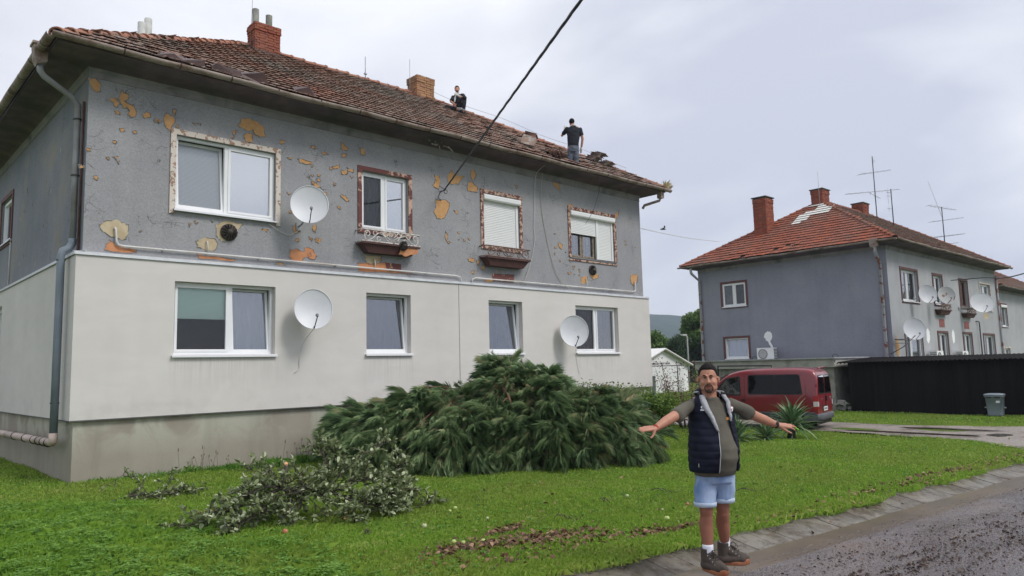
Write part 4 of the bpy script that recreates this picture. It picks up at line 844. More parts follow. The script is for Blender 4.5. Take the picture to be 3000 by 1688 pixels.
# ================================================================= HOUSE C
HC = (54.0, -.6, -.9)
houseC = empty('house', HC, R(-1.0), 'third house at the right edge of the photo, mostly hidden behind the blue grey house', 'house')
body_common(houseC, WALL_BF, WALL_B, [(1.59, 3.0, 4.6, 6.1), (1.6, 3.0, 1.8, 3.1)], [(7, 8, 5, 6)], -.6, False)
roof(houseC, dict(left=TILES_B, front=TILES_BF), RIDGESB, ['left', 'front'], rough=.8)
wc = window(houseC, fp, 1.59, 3.0, 4.6, 6.1, [(1.64, 2.95, GL_LO, CURT_W, 1, False)], rec=.1, casing=CASBR); roller_box(wc, fp, 1.6, 3.0, 5.9, 6.1)
window(houseC, fp, 1.6, 3.0, 1.8, 3.1, [(1.65, 2.2, GL_LO, CURT_G, 1, False), (2.3, 2.95, GL_LO, CURT_G, 1, False)], rec=.1, casing=CAS1)
window(houseC, gl, 7, 8, 5, 6, [(7.05, 7.95, GL_MID, CURT_G, 1, False)], rec=.05)
gutter_run(houseC, (LH+.60, -.60, gz), (-.60, -.60, gz), brk=False); gutter_run(houseC, (-.60, -.60, gz), (-.60, DH+.6, gz), brk=False)
mb = MB(); mb.tube([(.03, .38, 6.8), (.03, .38, -.3)], .07, 10); mb.build('downpipe', RUSTP, houseC)

# ------------------------------------------------------------------ satellite dishes
def dish(loc, face, w, h, label, wall_pt, mat=DISHM, armside=-1, group='satellite dishes'):
    """loc = centre of the reflector, face = direction it looks, wall_pt = where its bracket meets the wall"""
    root = empty('satellite_dish', loc, 0, label, 'satellite dish', group)
    n = Vector(face).normalized(); X_ = n.cross(Vector((0, 0, 1))).normalized()*-1; Y_ = n.cross(X_).normalized(); Y_ = Y_ if Y_.z > 0 else -Y_; B_ = basis((0, 0, 0), X_, Y_, n)
    mb = MB(); prof = [(0, -.075), (.25, -.070), (.5, -.055), (.75, -.030), (.93, -.008), (.985, 0), (1.0, .010), (1.0, -.012)]
    rings = [[B_ @ Vector((max(r, .001)*w/2*math.cos(2*PI*i/36), max(r, .001)*h/2*math.sin(2*PI*i/36), z)) for i in range(36)] for r, z in prof]
    mb.loft(rings, True, False); back = [[B_ @ Vector((max(r, .001)*w/2*math.cos(2*PI*i/36), max(r, .001)*h/2*math.sin(2*PI*i/36), z-.012)) for i in range(36)] for r, z in prof[:6]]
    mb.loft(back, True, False); mb.build('reflector', mat, root)
    mb = MB(); rim = [B_ @ Vector((w/2*math.cos(2*PI*i/36), h/2*math.sin(2*PI*i/36), .006)) for i in range(37)]; mb.tube(rim, .007, 6, cap=False); mb.build('rim', M('light rim', (.74, .75, .77), rough=.4), root)
    a0 = B_ @ Vector((0, -h/2*.98, 0)); a1 = B_ @ Vector((armside*-.02, -h*.30, .34)); a1b = B_ @ Vector((0, -h/2*.7, .22))
    mb = MB(); mb.tube([B_ @ Vector((0, -h*.40, -.05)), a0+n*.02, a1], .011, 6); mb.build('feed_arm', STEELD, root)
    mb = MB(); mb.tube([a1, a1+(B_ @ Vector((0, .05, -.02)))], .022, 8); mb.tube([a1+(B_ @ Vector((0, .035, 0))), a1+(B_ @ Vector((0, .05, -.075)))], .028, 10); mb.build('receiver_head', M('receiver plastic', (.22, .22, .23), rough=.5), root)
    wp = Vector(wall_pt)-Vector(loc); mb = MB(); mb.cbox((0, 0, -.122), (.14, .12, .05), B_); mb.tube([B_ @ Vector((0, 0, -.14)), B_ @ Vector((0, -.08, -.18)), Vector((0, wp.y*.6, wp.z)), wp], .018, 8)
    mb.cbox(tuple(wp), (.12, .03, .16)); mb.build('wall_bracket', STEELG, root); return root
FD = (-.50, -.82, .10)
dish((4.0, -.45, 5.08), (-.42, -.88, .16), .74, .80, 'white dish on the flaking upper wall beside the cream cased window', (4.05, .10, 4.72))
dish((4.1, -.45, 2.97), (-.34, -.92, .18), .74, .82, 'white dish on the pale lower wall right of the green blind window', (4.1, .0, 2.8))
dish((11.90, -.42, 2.66), (-.56, -.80, .14), .78, .86, 'white dish in front of the rightmost lower window of the near house', (11.95, .0, 2.5))
Rb = Matrix.Rotation(R(-1.0), 4, 'Z'); TB = Matrix.Translation(HB) @ Rb
def wb(x, y, z): return tuple(TB @ Vector((x, y, z)))
dish(wb(2.85, -.5, 5.07), (-.70, -.70, .12), .80, .82, 'grey white dish right of the upper corner window of the far house', wb(2.9, .1, 4.9))
dish(wb(5.0, -.6, 5.12), (-.72, -.68, .12), .78, .80, 'rust stained dish over the narrow window with the planter shelf', wb(5.1, .1, 4.9), DISHR)
dish(wb(9.75, -.75, 4.95), (-.72, -.66, .22), 1.16, 1.02, 'largest dish on the far house, rightmost, on a long arm', wb(9.0, .1, 4.7))
d4 = dish(wb(.60, -.6, 3.48), (-.70, -.70, .12), .92, .92, 'big white dish low on the far house near its corner', wb(.2, .1, 2.9))
mb = MB(); mb.tube([wb(.6, -.6, 3.2), wb(.1, -.3, 2.75), wb(-.25, .12, 2.45)], .02, 6); mb.tube([wb(-.2, -.1, 3.05), wb(.8, -.1, 3.05)], .03, 6); o = mb.build('steel_strut', STEELD, None)
o.parent = d4; o.location = -Vector(d4.location)
# ------------------------------------------------------------------ cables
def cable(pts, r, mat, label, cat='cable', name='cable', n=6, group=None, sub=8):
    P = [Vector(p) for p in pts]; out = []
    for i in range(len(P)-1):
        p0, p1, p2, p3 = P[max(i-1, 0)], P[i], P[i+1], P[min(i+2, len(P)-1)]
        for k in range(sub):
            t = k/sub; out.append(.5*((2*p1)+(-p0+p2)*t+(2*p0-5*p1+4*p2-p3)*t*t+(-p0+3*p1-3*p2+p3)*t**3))
    out.append(P[-1]); mb = MB(); mb.tube(out, r, n); o = mb.build(name, mat); return tag(o, label, cat, group)
an = Vector((7.77, .02, 6.02)); p8 = Vector((2.83, -8.76, 5.69)); an2 = Vector((7.72, -.10, 6.0))
cr_ = empty('power_cable', an, 0, 'thick twisted black power cable crossing the sky to its hook on the upper wall', 'power cable')
mb = MB(); q = [an2+(p8-an2)*t for t in np.linspace(0, 1.9, 80)]
for ph in (0, 2*PI/3, 4*PI/3):
    s = [c-an+Vector((math.cos(ph+i*1.1)*.010, 0, math.sin(ph+i*1.1)*.010)) for i, c in enumerate(q)]; mb.tube(s, .0125, 5)
mb.build('wire_bundle', CABLEB, cr_)
mb = MB(); mb.tube([Vector((0, .08, 0)), Vector((0, -.10, 0)), Vector((0, -.12, .04))], .014, 6); mb.tube([Vector((.0+.05*math.cos(a), -.12, -.04+.05*math.sin(a))) for a in np.linspace(0, 6.2, 14)], .009, 5)
mb.tube([Vector((-.05, -.10, -.02)), Vector((-.12, -.05, -.08)), Vector((-.10, .06, -.16)), Vector((.02, .08, -.22))], .009, 5); mb.tube([Vector((-.03, -.10, .02)), Vector((-.10, -.02, .10)), Vector((.05, .05, .08))], .009, 5); mb.build('wall_hook', STEELD, cr_)
cable([(3.39, .09, 4.70), (3.64, .07, 4.56), (3.85, .07, 4.52), (4.05, .0, 4.66)], .006, CABLEW, 'thin white cable drooping from the cream cased window to the upper dish')
cable([(4.14, -.42, 2.6), (4.06, -.10, 2.30), (4.02, -.02, 1.95), (4.02, -.02, 1.8), (3.92, -.02, 1.72)], .007, CABLEW, 'loose white cable hanging below the left lower dish')
cable([(12.0, -.38, 2.25), (12.35, -.05, 2.1), (12.42, -.02, 1.8), (12.5, -.02, 1.5)], .006, CABLEW, 'thin cable hanging below the dish at the rightmost lower window')
cable([(11.05, -.3, 7.16), (11.08, .05, 7.0), (11.03, .09, 6.49), (11.01, .09, 6.0), (10.97, .10, 5.5), (10.99, .09, 5.19), (10.88, .10, 4.71), (10.70, .09, 4.3), (10.54, .08, 3.98)], .008, CABLEW, 'white cable down the wall right of the closed roller shutter, nearer the shutter')
cable([(11.28, .0, 7.05), (11.27, .09, 6.4), (11.34, .10, 5.83), (11.52, .10, 5.06), (11.76, .09, 4.38), (12.0, .08, 4.08), (12.25, .0, 3.86)], .008, M('tan cable', (.48, .44, .38), rough=.6), 'second wall cable curving right down to the flashing')
cable([(12.85, -.66, 7.25), (12.95, -.64, 6.8), (13.05, -.3, 6.2), (12.9, -.1, 5.8)], .005, CABLEB, 'thin dark wire dangling from the gutter past the half open shutter')
cable([(15.88, .13, 6.04), (22.0, 2.4, 6.72), (30.7, 6.0, 7.95)], .011, CABLEW, 'thin pale wire strung between the two houses under the bird', 'wire', 'wire')
cable([(37.2, -2.7, 5.44), (31.5, -5.4, 4.90), (26.82, -7.77, 4.48), (15.0, -13.9, 4.6)], .022, CABLEB, 'black cable running right from the front wall of the far house', 'cable')
# ------------------------------------------------------------------ the far house's outdoor units and aerials
def outdoor_unit(loc, rz, label, w=.85):
    root = empty('air_conditioner', loc, rz, label, 'air conditioner', 'air conditioning units on the far house')
    mb = MB(); mb.box(-w/2, w/2, -.32, 0, 0, .58); c = mb.build('casing', M('unit casing', (.80, .80, .78), (.85, .85, .84), 3, .5), root)
    T = Matrix.Translation((-.12, -.325, .29)) @ Matrix.Rotation(PI/2, 4, 'X'); mb = MB(); mb.lathe([(.23, 0), (.23, .012), (.21, .012), (.21, -.0)], 20, T)
    for i in range(6): mb.lathe([(.03+.032*i, .010), (.034+.032*i, .016), (.038+.032*i, .010)], 16, T)
    mb.build('fan_grille', M('grille dark', (.10, .10, .10), rough=.6), root)
    mb = MB()
    for i in range(7): mb.box(w/2, w/2+.008, -.30, -.03, .06+i*.07, .09+i*.07)
    for i in range(7): mb.box(-w/2-.008, -w/2, -.30, -.03, .06+i*.07, .09+i*.07)
    mb.build('side_louvres', M('grille dark', (.1, .1, .1)), root)
    mb = MB(); mb.box(-w/2+.05, -w/2+.10, -.3, .12, -.04, 0); mb.box(w/2-.10, w/2-.05, -.3, .12, -.04, 0); mb.build('bracket', STEELG, root); return root
outdoor_unit(wb(-.02, 5.68, 2.34), R(-91), 'air conditioner on the blue grey gable wall under a white plaster blob')
outdoor_unit(wb(4.35, .0, 1.98), R(-1), 'left one of the two outdoor units above the black shed')
outdoor_unit(wb(7.95, .0, 1.96), R(-1), 'right one of the two outdoor units above the black shed')
def aerial(loc, h, booms, label, whip=None, r=.028):
    root = empty('tv_aerial', loc, 0, label, 'tv aerial', 'tv aerials on the far roof'); mb = MB(); mb.tube([(0, 0, -.3), (0, 0, h)], r, 8); mb.build('mast', STEELD, root)
    rr_ = Vector((.725, -.689, 0)); vv = Vector((.689, .725, 0))
    for (z, a, b, sl, n, el, tiltv) in booms:
        mb = MB(); d = (rr_*.96+vv*.28).normalized(); P = lambda s: d*s+Vector((0, 0, z+sl*s)); mb.tube([P(a), P(b)], .013, 5); pd = Vector((-d.y, d.x, 0))
        for i in range(n):
            s = a+(b-a)*(i+.3)/n; L_ = el*(1-.35*i/n)
            if tiltv: mb.tube([P(s)-Vector((0, 0, L_/2)), P(s)+Vector((0, 0, L_/2))], .007, 4)
            else: mb.tube([P(s)-pd*L_/2, P(s)+pd*L_/2], .007, 4)
        mb.build('boom', STEELG, root)
    if whip: mb = MB(); mb.tube([(0, 0, h*.7), whip], .010, 5); mb.build('whip', STEELG, root)
    return root
aerial(wb(9.9, 4.0, 10.1), 3.55, [(2.62, -1.0, 1.25, .17, 5, .7, False), (1.52, -2.0, 1.75, .12, 9, .45, False), (1.28, -.4, .35, -.4, 3, .2, True), (3.3, -.05, .16, 0, 2, .3, True)], 'tallest aerial with two long booms beside the small ridge chimney')
aerial(wb(9.45, 3.0, 9.2), 2.3, [(1.9, -.32, 0, 0, 1, .9, True), (1.2, -.32, 0, 0, 1, .3, True), (2.1, -.3, 0, 0, 1, .2, True)], 'short aerial with a vertical comb just right of the tallest one')
aerial(wb(14.2, 2.0, 8.6), 2.35, [(2.30, -1.0, 1.05, -.10, 7, .5, False), (1.55, -.95, 1.55, .14, 7, .5, False), (.62, -1.0, 1.45, .12, 8, .9, False), (.15, -.1, 1.0, .12, 4, .5, False)], 'rightmost aerial with a leaning whip and three booms', whip=(-.50, .45, 3.9))
# ------------------------------------------------------------------ low concrete garage, steel bar frame
gar = empty('garage', (26.13, 1.75, -.30), 0, 'low concrete garage with flat roof behind the red van', 'garage')
CON2 = M('garage concrete', (.24, .235, .21), (.33, .32, .29), 1.6, .9, dirt=(.15, .15, .13), dscale=1.5); CON3 = M('fascia concrete', (.36, .355, .32), (.43, .42, .38), 2, .9, dirt=(.24, .24, .21), dscale=2)
for i in range(5):
    mb = MB(); y0 = -3.1+i*1.24; mb.box(.0, .12, y0+.008, y0+1.232, -.1, 1.71); mb.build('wall_panel', CON2, gar)
for a_, b_ in ((-3.09, -2.95), (2.95, 3.09)): mb = MB(); mb.box(.12, 3.3, a_, b_, -.1, 1.9); mb.build('side_wall', CON2, gar)
mb = MB(); mb.box(-.14, 3.3, -3.18, 3.12, 1.72, 2.05); mb.build('fascia', CON3, gar)
mb = MB(); mb.box(-.22, 3.32, -3.24, 3.2, 2.054, 2.11); mb.build('roof_slab', M('roof felt edge', (.30, .31, .32), (.38, .39, .40), 5, .8), gar)
mb = MB(); mb.tube([(-.10, -3.2, 1.98), (-.02, -3.05, 1.72)], .03, 6); mb.build('gutter_stub', STEELD, gar)
for y_ in (-2.6, 1.0): mb = MB(); mb.tube([(1.4, y_+.12*math.cos(a), 2.12+.12*math.sin(a)) for a in np.linspace(0, PI, 8)], .018, 6); mb.build('lifting_eye', STEELD, gar)
fr = empty('bar_frame', (25.4, 2.1, -.3), 0, 'dark steel bar frame standing behind the van', 'steel frame'); 
mb = MB(); mb.tube([(0, -1.22, 0), (0, -1.22, 1.83), (0, 1.25, 1.86), (0, 1.25, 0)], .035, 8); mb.build('frame', BLACK, fr)
# ------------------------------------------------------------------ black plank shed
BLKW = M('black stained planks', (.007, .006, .006), (.013, .011, .010), 2.5, .85, spec=.2, stretch=(1, 1, .12), tint=.5)
shed = empty('shed', (26.2, -6.4, -.3), 0, 'long black plank shed with corrugated roof edge at the right', 'shed')
pms = []
for i in range(6):
    b = MB(); b.box(-.012, .012, 0, .122, 0, 1.9); me = bpy.data.meshes.new('plank'); me.from_pydata(b.v, [], b.f); me.materials.append(BLKW); me.update(); set_tint(me, random.random()); pms.append(me)
y_ = 4.52
while y_ > -5.5:
    link(pms[random.randrange(6)], 'plank', shed, mw=Matrix.Translation((random.uniform(-.006, .006), y_-.125, random.uniform(-.03, .0))) @ Matrix.Rotation(random.gauss(0, .004), 4, 'X')); y_ -= .126
mb = MB(); mb.box(.06, 2.6, -5.5, 4.5, 0, 1.885); mb.build('inner_wall', M('inner black', (.006, .006, .006), rough=.9), shed)
mb = MB(); rr_ = []
for xx, zz in ((-.22, 1.90), (3.2, 2.06)): rr_.append([(xx, -5.6+.0375*i, zz+.022*math.sin(i*PI/2*1.0)) for i in range(280)])
mb.loft(rr_, False, False, 0, False); mb.loft([[(-.22, -5.6+.0375*i, 1.90+.022*math.sin(i*PI/2)-.045) for i in range(280)], rr_[0]], False, False, 0, False); mb.build('corrugated_roof', M('black corrugated sheet', (.006, .005, .005), (.012, .010, .010), 3, .9, spec=.1), shed)
# bin
bn = empty('rubbish_bin', (25.45, -6.88, -.28), R(92), 'grey plastic rubbish bin against the black plank shed', 'bin')
BING = M('grey bin plastic', (.20, .235, .265), (.24, .275, .31), 3, .5)
def rrect(w, d, r, n=4):
    out = []
    for cx, cy, a0 in ((w/2-r, d/2-r, 0), (-w/2+r, d/2-r, PI/2), (-w/2+r, -d/2+r, PI), (w/2-r, -d/2+r, 1.5*PI)):
        for i in range(n+1): a = a0+PI/2*i/n; out.append((cx+r*math.cos(a), cy+r*math.sin(a)))
    return out
mb = MB(); mb.loft([[(x_, y_, z) for x_, y_ in rrect(w, d, .06)] for z, w, d in ((0, .40, .42), (.05, .41, .43), (.62, .48, .50), (.63, .52, .54), (.67, .52, .54))]); mb.build('body', BING, bn)
mb = MB(); mb.loft([[(x_, y_, z) for x_, y_ in rrect(w, d, .08)] for z, w, d in ((.672, .55, .57), (.70, .56, .58), (.73, .50, .52), (.745, .3, .3))]); mb.build('lid', BING, bn)
mb = MB(); mb.box(-.20, -.04, .262, .27, .60, .64); mb.box(.05, .20, .262, .27, .60, .64); mb.build('handle_recess', BLACK, bn)
mb = MB(); mb.box(-.30, -.24, -.02, .04, .26, .30); mb.box(.24, .30, -.02, .04, .26, .30); mb.build('side_handle', M('pale grip', (.35, .37, .38), rough=.6), bn)
mb = MB(); mb.box(-.18, -.07, .245, .252, .44, .51); mb.build('sticker', M('white sticker', (.7, .72, .72), rough=.6), bn)
# rubble between garage and shed
rub = empty('rubble_heap', (26.1, -1.65, -.3), 0, 'heap of broken concrete lumps at the garage corner', 'rubble')
for i in range(12):
    mb = MB(); s = random.uniform(.09, .22); c = (random.uniform(-.35, .3), random.uniform(-.28, .28), random.uniform(.05, .55)*(1-i/16)); mb.cbox((0, 0, 0), (s*1.5, s, s*.7), Matrix.Translation(c) @ Matrix.Rotation(random.uniform(0, 3), 4, 'Z') @ Matrix.Rotation(random.uniform(-.6, .6), 4, 'X'))
    o = mb.build('concrete_lump', CON2, rub)
    for v in o.data.vertices: v.co += Vector((random.uniform(-.03, .03), random.uniform(-.03, .03), random.uniform(-.02, .02)))
# ------------------------------------------------------------------ white garage behind
wg = empty('white_garage', (40.84, 17.0, -.95), 0, 'white gabled garage with corrugated door in the gap between the houses', 'garage')
wg.scale = (1.295, 1.295, 1.295)
WHG = M('white garage render', (.86, .86, .87), (.90, .90, .90), 2, .85, dirt=(.78, .78, .77)); WHD = M('white corrugated door', (.86, .87, .88), (.90, .91, .91), 2, .5)
mb = MB(); mb.add([(-2.4, 0, 0), (2.4, 0, 0), (2.4, 0, 2.0), (0, 0, 2.82), (-2.4, 0, 2.0)], ((0, 1, 2, 3, 4),)); mb.add([(-2.4, 0, 0), (-2.4, 6, 0), (-2.4, 6, 2.0), (-2.4, 0, 2.0), (2.4, 0, 0), (2.4, 6, 0), (2.4, 6, 2.0), (2.4, 0, 2.0)], ((0, 1, 2, 3), (4, 5, 6, 7))); mb.build('wall', WHG, wg)
mb = MB()
for s_ in (-1, 1): mb.loft([[(s_*2.62, y_, 1.93), (0, y_, 2.87), (0, y_, 2.93), (s_*2.65, y_, 1.99)] for y_ in (-.25, 6.2)], True, True, 0, False)
mb.build('roof', M('pale sheet roof', (.70, .67, .64), (.78, .77, .75), 1.2, .6), wg)
mb = MB(); n = 120; mb.loft([[(-1.95+3.9*i/n, -.02-.025*(1 if (i % 4) < 2 else 0), z) for i in range(n+1)] for z in (0.02, 1.94)], False, False, 0, False); mb.build('corrugated_door', WHD, wg)
mb = MB(); mb.box(-2.0, 2.0, -.035, -.0, 1.94, 1.98); mb.box(-2.0, -1.95, -.035, 0, 0, 1.94); mb.box(1.28, 1.32, -.06, -.03, 0, 1.94); mb.build('door_frame', STEELD, wg)
def text_mesh(s, size, mat, name, parent, mw, ext=.002):
    c = bpy.data.curves.new(name, 'FONT'); c.body = s; c.size = size; c.extrude = ext; c.resolution_u = 2; c.align_x = 'CENTER'; c.align_y = 'CENTER'
    t = bpy.data.objects.new(name, c); COL.objects.link(t); me = bpy.data.meshes.new_from_object(t.evaluated_get(bpy.context.evaluated_depsgraph_get())); bpy.data.objects.remove(t); bpy.data.curves.remove(c)
    me.materials.clear(); me.materials.append(mat); return link(me, name, parent, mw=mw)
FT = Matrix.Rotation(PI/2, 4, 'X')
text_mesh('AUTODIELŇA, PRIVÁT BEDIN', .155, BLACK, 'lettering', wg, Matrix.Translation((-.35, -.012, 2.08)) @ FT)
# street lamp behind
lp = empty('street_lamp', (55.3, 24.3, .10), 0, 'small grey street lamp among the far trees', 'street lamp'); lp.scale = (.78, .78, .78)
mb = MB(); mb.tube([(0, 0, -2), (0, 0, 5.3)], .085, 8); mb.build('pole', M('lamp concrete', (.28, .28, .27), rough=.8), lp); mb = MB(); mb.tube([(0, 0, 5.1), (-.3, 0, 5.4)], .05, 6); mb.cbox((-.65, 0, 5.43), (.85, .3, .15)); mb.build('lamp_head', M('lamp head grey', (.55, .55, .53), rough=.5), lp)
# bird
bd = empty('bird', (16.9, .0, 6.10), R(-35), 'small dark swallow flying between the two houses', 'bird')
mb = MB(); mb.tube([(-.10, 0, 0), (-.04, 0, .005), (.03, 0, .01), (.085, 0, .012), (.11, 0, .01)], [.006, .02, .026, .018, .003], 8); mb.build('body', BLACK, bd)
mb = MB()
for s_ in (-1, 1): mb.add([(.04, s_*.01, .02), (.06, s_*.10, .07), (-.03, s_*.22, .10), (.0, s_*.09, .055), (-.01, s_*.01, .015)], ((0, 1, 2, 3, 4),)); mb.add([(-.08, 0, .0), (-.18, s_*.04, .0), (-.10, s_*.012, 0)], ((0, 1, 2),))
mb.build('wings', BLACK, bd)

# ------------------------------------------------------------------ red van (nose towards +Y)
VAN = empty('parked_van', (18.42, -4.30, -.285), R(10), 'dark red high roof family van parked on the gravel drive', 'van')
def carpaint(name, c):
    m, nt, b = newmat(name); v = vec(nt, (1, 1, 1), 'World'); f = ramp(nt, noi(nt, v, 3, 5), [(.4, c), (.7, tuple(x*.85+.01 for x in c))]); setin(nt, b, 'Base Color', f); b.inputs['Roughness'].default_value = .32
    b.inputs['Specular IOR Level'].default_value = .5; b.inputs['Coat Weight'].default_value = .6; b.inputs['Coat Roughness'].default_value = .07; return m
RED = carpaint('dark red car paint', (.22, .014, .022)); PLB = M('grey bumper plastic', (.075, .08, .09), (.10, .105, .115), 6, .6); TINTG = glassmat('tinted car glass', .0, (.05, .05, .055), gc=(.45, .47, .5)); CLG = glassmat('car glass', .05, (.55, .68, .62)); RGL = glassmat('rear car glass', .22, (.10, .10, .11))
VW = .86
def roofh(y):
    K = [(0, 1.50), (.03, 1.62), (.12, 1.735), (.35, 1.785), (1.2, 1.80), (2.1, 1.775), (2.5, 1.70), (2.75, 1.56), (3.22, 1.13), (3.35, 1.05), (3.7, .98), (3.98, .86), (4.08, .70), (4.12, .5)]
    for (a, ha), (b, hb) in zip(K, K[1:]):
        if y <= b: return ha+(hb-ha)*(y-a)/(b-a)
    return .5
def halfw(y, z):
    nose = 1.0 if y < 3.2 else 1-.22*((y-3.2)/.92)**2; tail = 1.0 if y > .15 else 1-.05*(1-y/.15)
    base = .80+.06*min(1, max(0, (z-.28)/.3)) if z < .98 else VW-.125*((z-.98)/.8)**1.15
    return base*nose*tail
sts = [0, .015, .05, .12, .3, .6, 1, 1.5, 2.1, 2.4, 2.6, 2.75, 2.95, 3.1, 3.22, 3.35, 3.6, 3.8, 3.95, 4.06, 4.12]
rings = []
for y in sts:
    h = roofh(y); zt = h; levels = [.26, .40, .55, .75, .95]; levels = [min(l, zt-.10) for l in levels]; up = [zt-(zt-.97)*f for f in (.8, .55, .3, .14)] if zt > 1.15 else [zt-.09, zt-.08, zt-.07, zt-.06]
    zs = levels+up; side = [(halfw(y, z), z) for z in zs]; w = side[-1][0]
    side += [(w-.035, zt-.055), (w-.10, zt-.02), (w*.55, zt), (0, zt+.008)]
    rings.append([(a, y, z) for a, z in side]+[(-a, y, z) for a, z in side[-2::-1]])
mb = MB(); mb.loft(rings, True, True, 0, True); body = mb.build('body', RED, VAN)
md = body.modifiers.new('s', 'SUBSURF'); md.levels = 1; md.render_levels = 1
def sidewin(pts, mat, off, name, parent=VAN, side=-1, rnd=.05):
    P = []; n = len(pts)
    for i in range(n):
        a, b, c = Vector(pts[i-1]), Vector(pts[i]), Vector(pts[(i+1) % n]); ra = (a-b).normalized()*min(rnd, (a-b).length*.4); rc = (c-b).normalized()*min(rnd, (c-b).length*.4)
        P += [b+ra, b+ra*.35+rc*.35, b+rc]
    mb = MB(); cy = sum(p[0] for p in P)/len(P); cz = sum(p[1] for p in P)/len(P); k = 4; V = []; F = []; m = len(P)
    for t in range(k+1):
        for p in P: y = cy+(p[0]-cy)*t/k; z = cz+(p[1]-cz)*t/k; V.append((side*(halfw(y, z)+off-.0), y, z))
    for t in range(k):
        for i in range(m): j = (i+1) % m; F.append((t*m+i, t*m+j, (t+1)*m+j, (t+1)*m+i))
    mb.add(V, F, 0, True); o = mb.build(name, mat, parent); return o
GSK = M('black window seal', (.012, .012, .013), rough=.45)
for s_ in (-1, 1):
    sidewin([(.40, 1.02), (1.98, 1.02), (1.98, 1.60), (.48, 1.60)], GSK, .004, 'window_seal', side=s_); sidewin([(.43, 1.05), (1.18, 1.05), (1.18, 1.575), (.50, 1.575)], TINTG, .009, 'rear_side_window', side=s_); sidewin([(1.20, 1.05), (1.95, 1.05), (1.95, 1.575), (1.20, 1.575)], TINTG, .009, 'rear_side_window', side=s_)
    sidewin([(2.18, .99), (3.12, 1.0), (2.66, 1.50), (2.22, 1.57)], GSK, .004, 'window_seal', side=s_); sidewin([(2.21, 1.02), (3.03, 1.03), (2.64, 1.47), (2.25, 1.54)], CLG, .009, 'front_side_window', side=s_)
    # cladding, arches, wheels
    mb = MB()
    pts = [(y, z) for y in np.linspace(.1, 3.95, 24) for z in (0,)]
    V = []; F = []
    for i, (y, _) in enumerate(pts):
        for z, o_ in ((.27, .006), (.29, .02), (.50, .02), (.52, .004)): V.append((s_*(halfw(y, z)+o_), y, z))
    for i in range(len(pts)-1):
        for j in range(3): F.append((i*4+j, (i+1)*4+j, (i+1)*4+j+1, i*4+j+1))
    mb.add(V, F, 0, False); mb.build('side_cladding', PLB, VAN)
    for y_ in (.72, 3.40):
        mb = MB(); T = Matrix.Translation((s_*(VW-.26), y_, .315)) @ Matrix.Rotation(s_*PI/2, 4, 'Y'); mb.lathe([(.001, .265), (.37, .265), (.385, .275), (.39, .15), (.39, 0)], 28, T); mb.build('wheel_arch', BLACK, VAN)
        T = Matrix.Translation((s_*(VW-.20), y_, .305)) @ Matrix.Rotation(s_*PI/2, 4, 'Y'); mb = MB(); mb.lathe([(.19, .195), (.26, .215), (.295, .20), (.305, .15), (.305, .05), (.28, .0), (.19, 0)], 28, T); wh = mb.build('wheel', BLACK, VAN)
        mb = MB(); mb.lathe([(.001, .21), (.05, .215), (.06, .205), (.17, .20), (.19, .208), (.195, .195)], 24, T)
        mb.build('hubcap', M('hubcap grey', (.28, .29, .30), rough=.45, metal=.3), wh)
    mb = MB(); mb.cbox((s_*(VW+.005), 2.12, .86), (.03, .10, .05)); mb.build('door_handle', BLACK, VAN)
    mb = MB(); mb.tube([(s_*(VW-.02), 2.95, 1.02), (s_*(VW+.06), 2.93, 1.05)], .02, 6); mb.loft([[(s_*(VW+.05+a), 2.93+b, 1.02+c) for a, c in ((0, 0), (.17, .0), (.19, .12), (.02, .13))] for b in (-.05, .04)], True, True, 0, False); mb.build('door_mirror', BLACK, VAN)
    # door seams
    for ya, za, yb, zb in ((2.08, .52, 2.08, 1.60), (.32, .60, .32, 1.3)):
        mb = MB(); V = []
        for t in range(9):
            y = ya+(yb-ya)*t/8; z = za+(zb-za)*t/8; x_ = s_*(halfw(y, z)+.003); V += [(x_, y-.005, z), (x_, y+.005, z)]
        mb.add(V, [(2*i, 2*i+1, 2*i+3, 2*i+2) for i in range(8)]); mb.build('door_seam', BLACK, VAN)
    # tail lamp
    mb = MB(); c = s_*(VW-.07); mb.loft([[(c-s_*.055, -.012+.02, z), (c+s_*.035, -.012+.02, z), (c+s_*.068, .12, z), (c-s_*.05, .12, z)] for z in (.60, .98)], True, True, 0, False)
    tl = mb.build('tail_lamp', M('tail lamp red', (.32, .012, .012), rough=.15, coat=.5), VAN); mb = MB(); mb.loft([[(c-s_*.057, -.004, z), (c+s_*.036, -.004, z), (c+s_*.070, .118, z)] for z in (.68, .82)], False, False, 0, False); mb.build('lamp_lens', M('tail lamp clear', (.55, .52, .50), rough=.15), tl)
    mb = MB(); mb.cbox((s_*(VW-.10), .03, 1.28), (.10, .03, .06)); mb.build('hinge', RED, VAN)
# windscreen
mb = MB(); V = []
for t in range(6):
    y = 2.62+(3.18-2.62)*t/5; z = roofh(y)+.006
    for q in range(9): a = -1+q/4; V.append((a*(halfw(y, z)-.08), y+.012, z-.012*abs(a)))
mb.add(V, [(i*9+j, i*9+j+1, (i+1)*9+j+1, (i+1)*9+j) for i in range(5) for j in range(8)], 0, True); mb.build('windscreen', CLG, VAN)
mb = MB(); mb.box(-.6, .6, 2.3, 3.1, .8, .98); mb.box(-.55, -.1, 1.9, 2.2, .5, 1.35); mb.box(.1, .55, 1.9, 2.2, .5, 1.35); mb.build('seats', M('cabin dark', (.05, .055, .055), rough=.9), VAN)
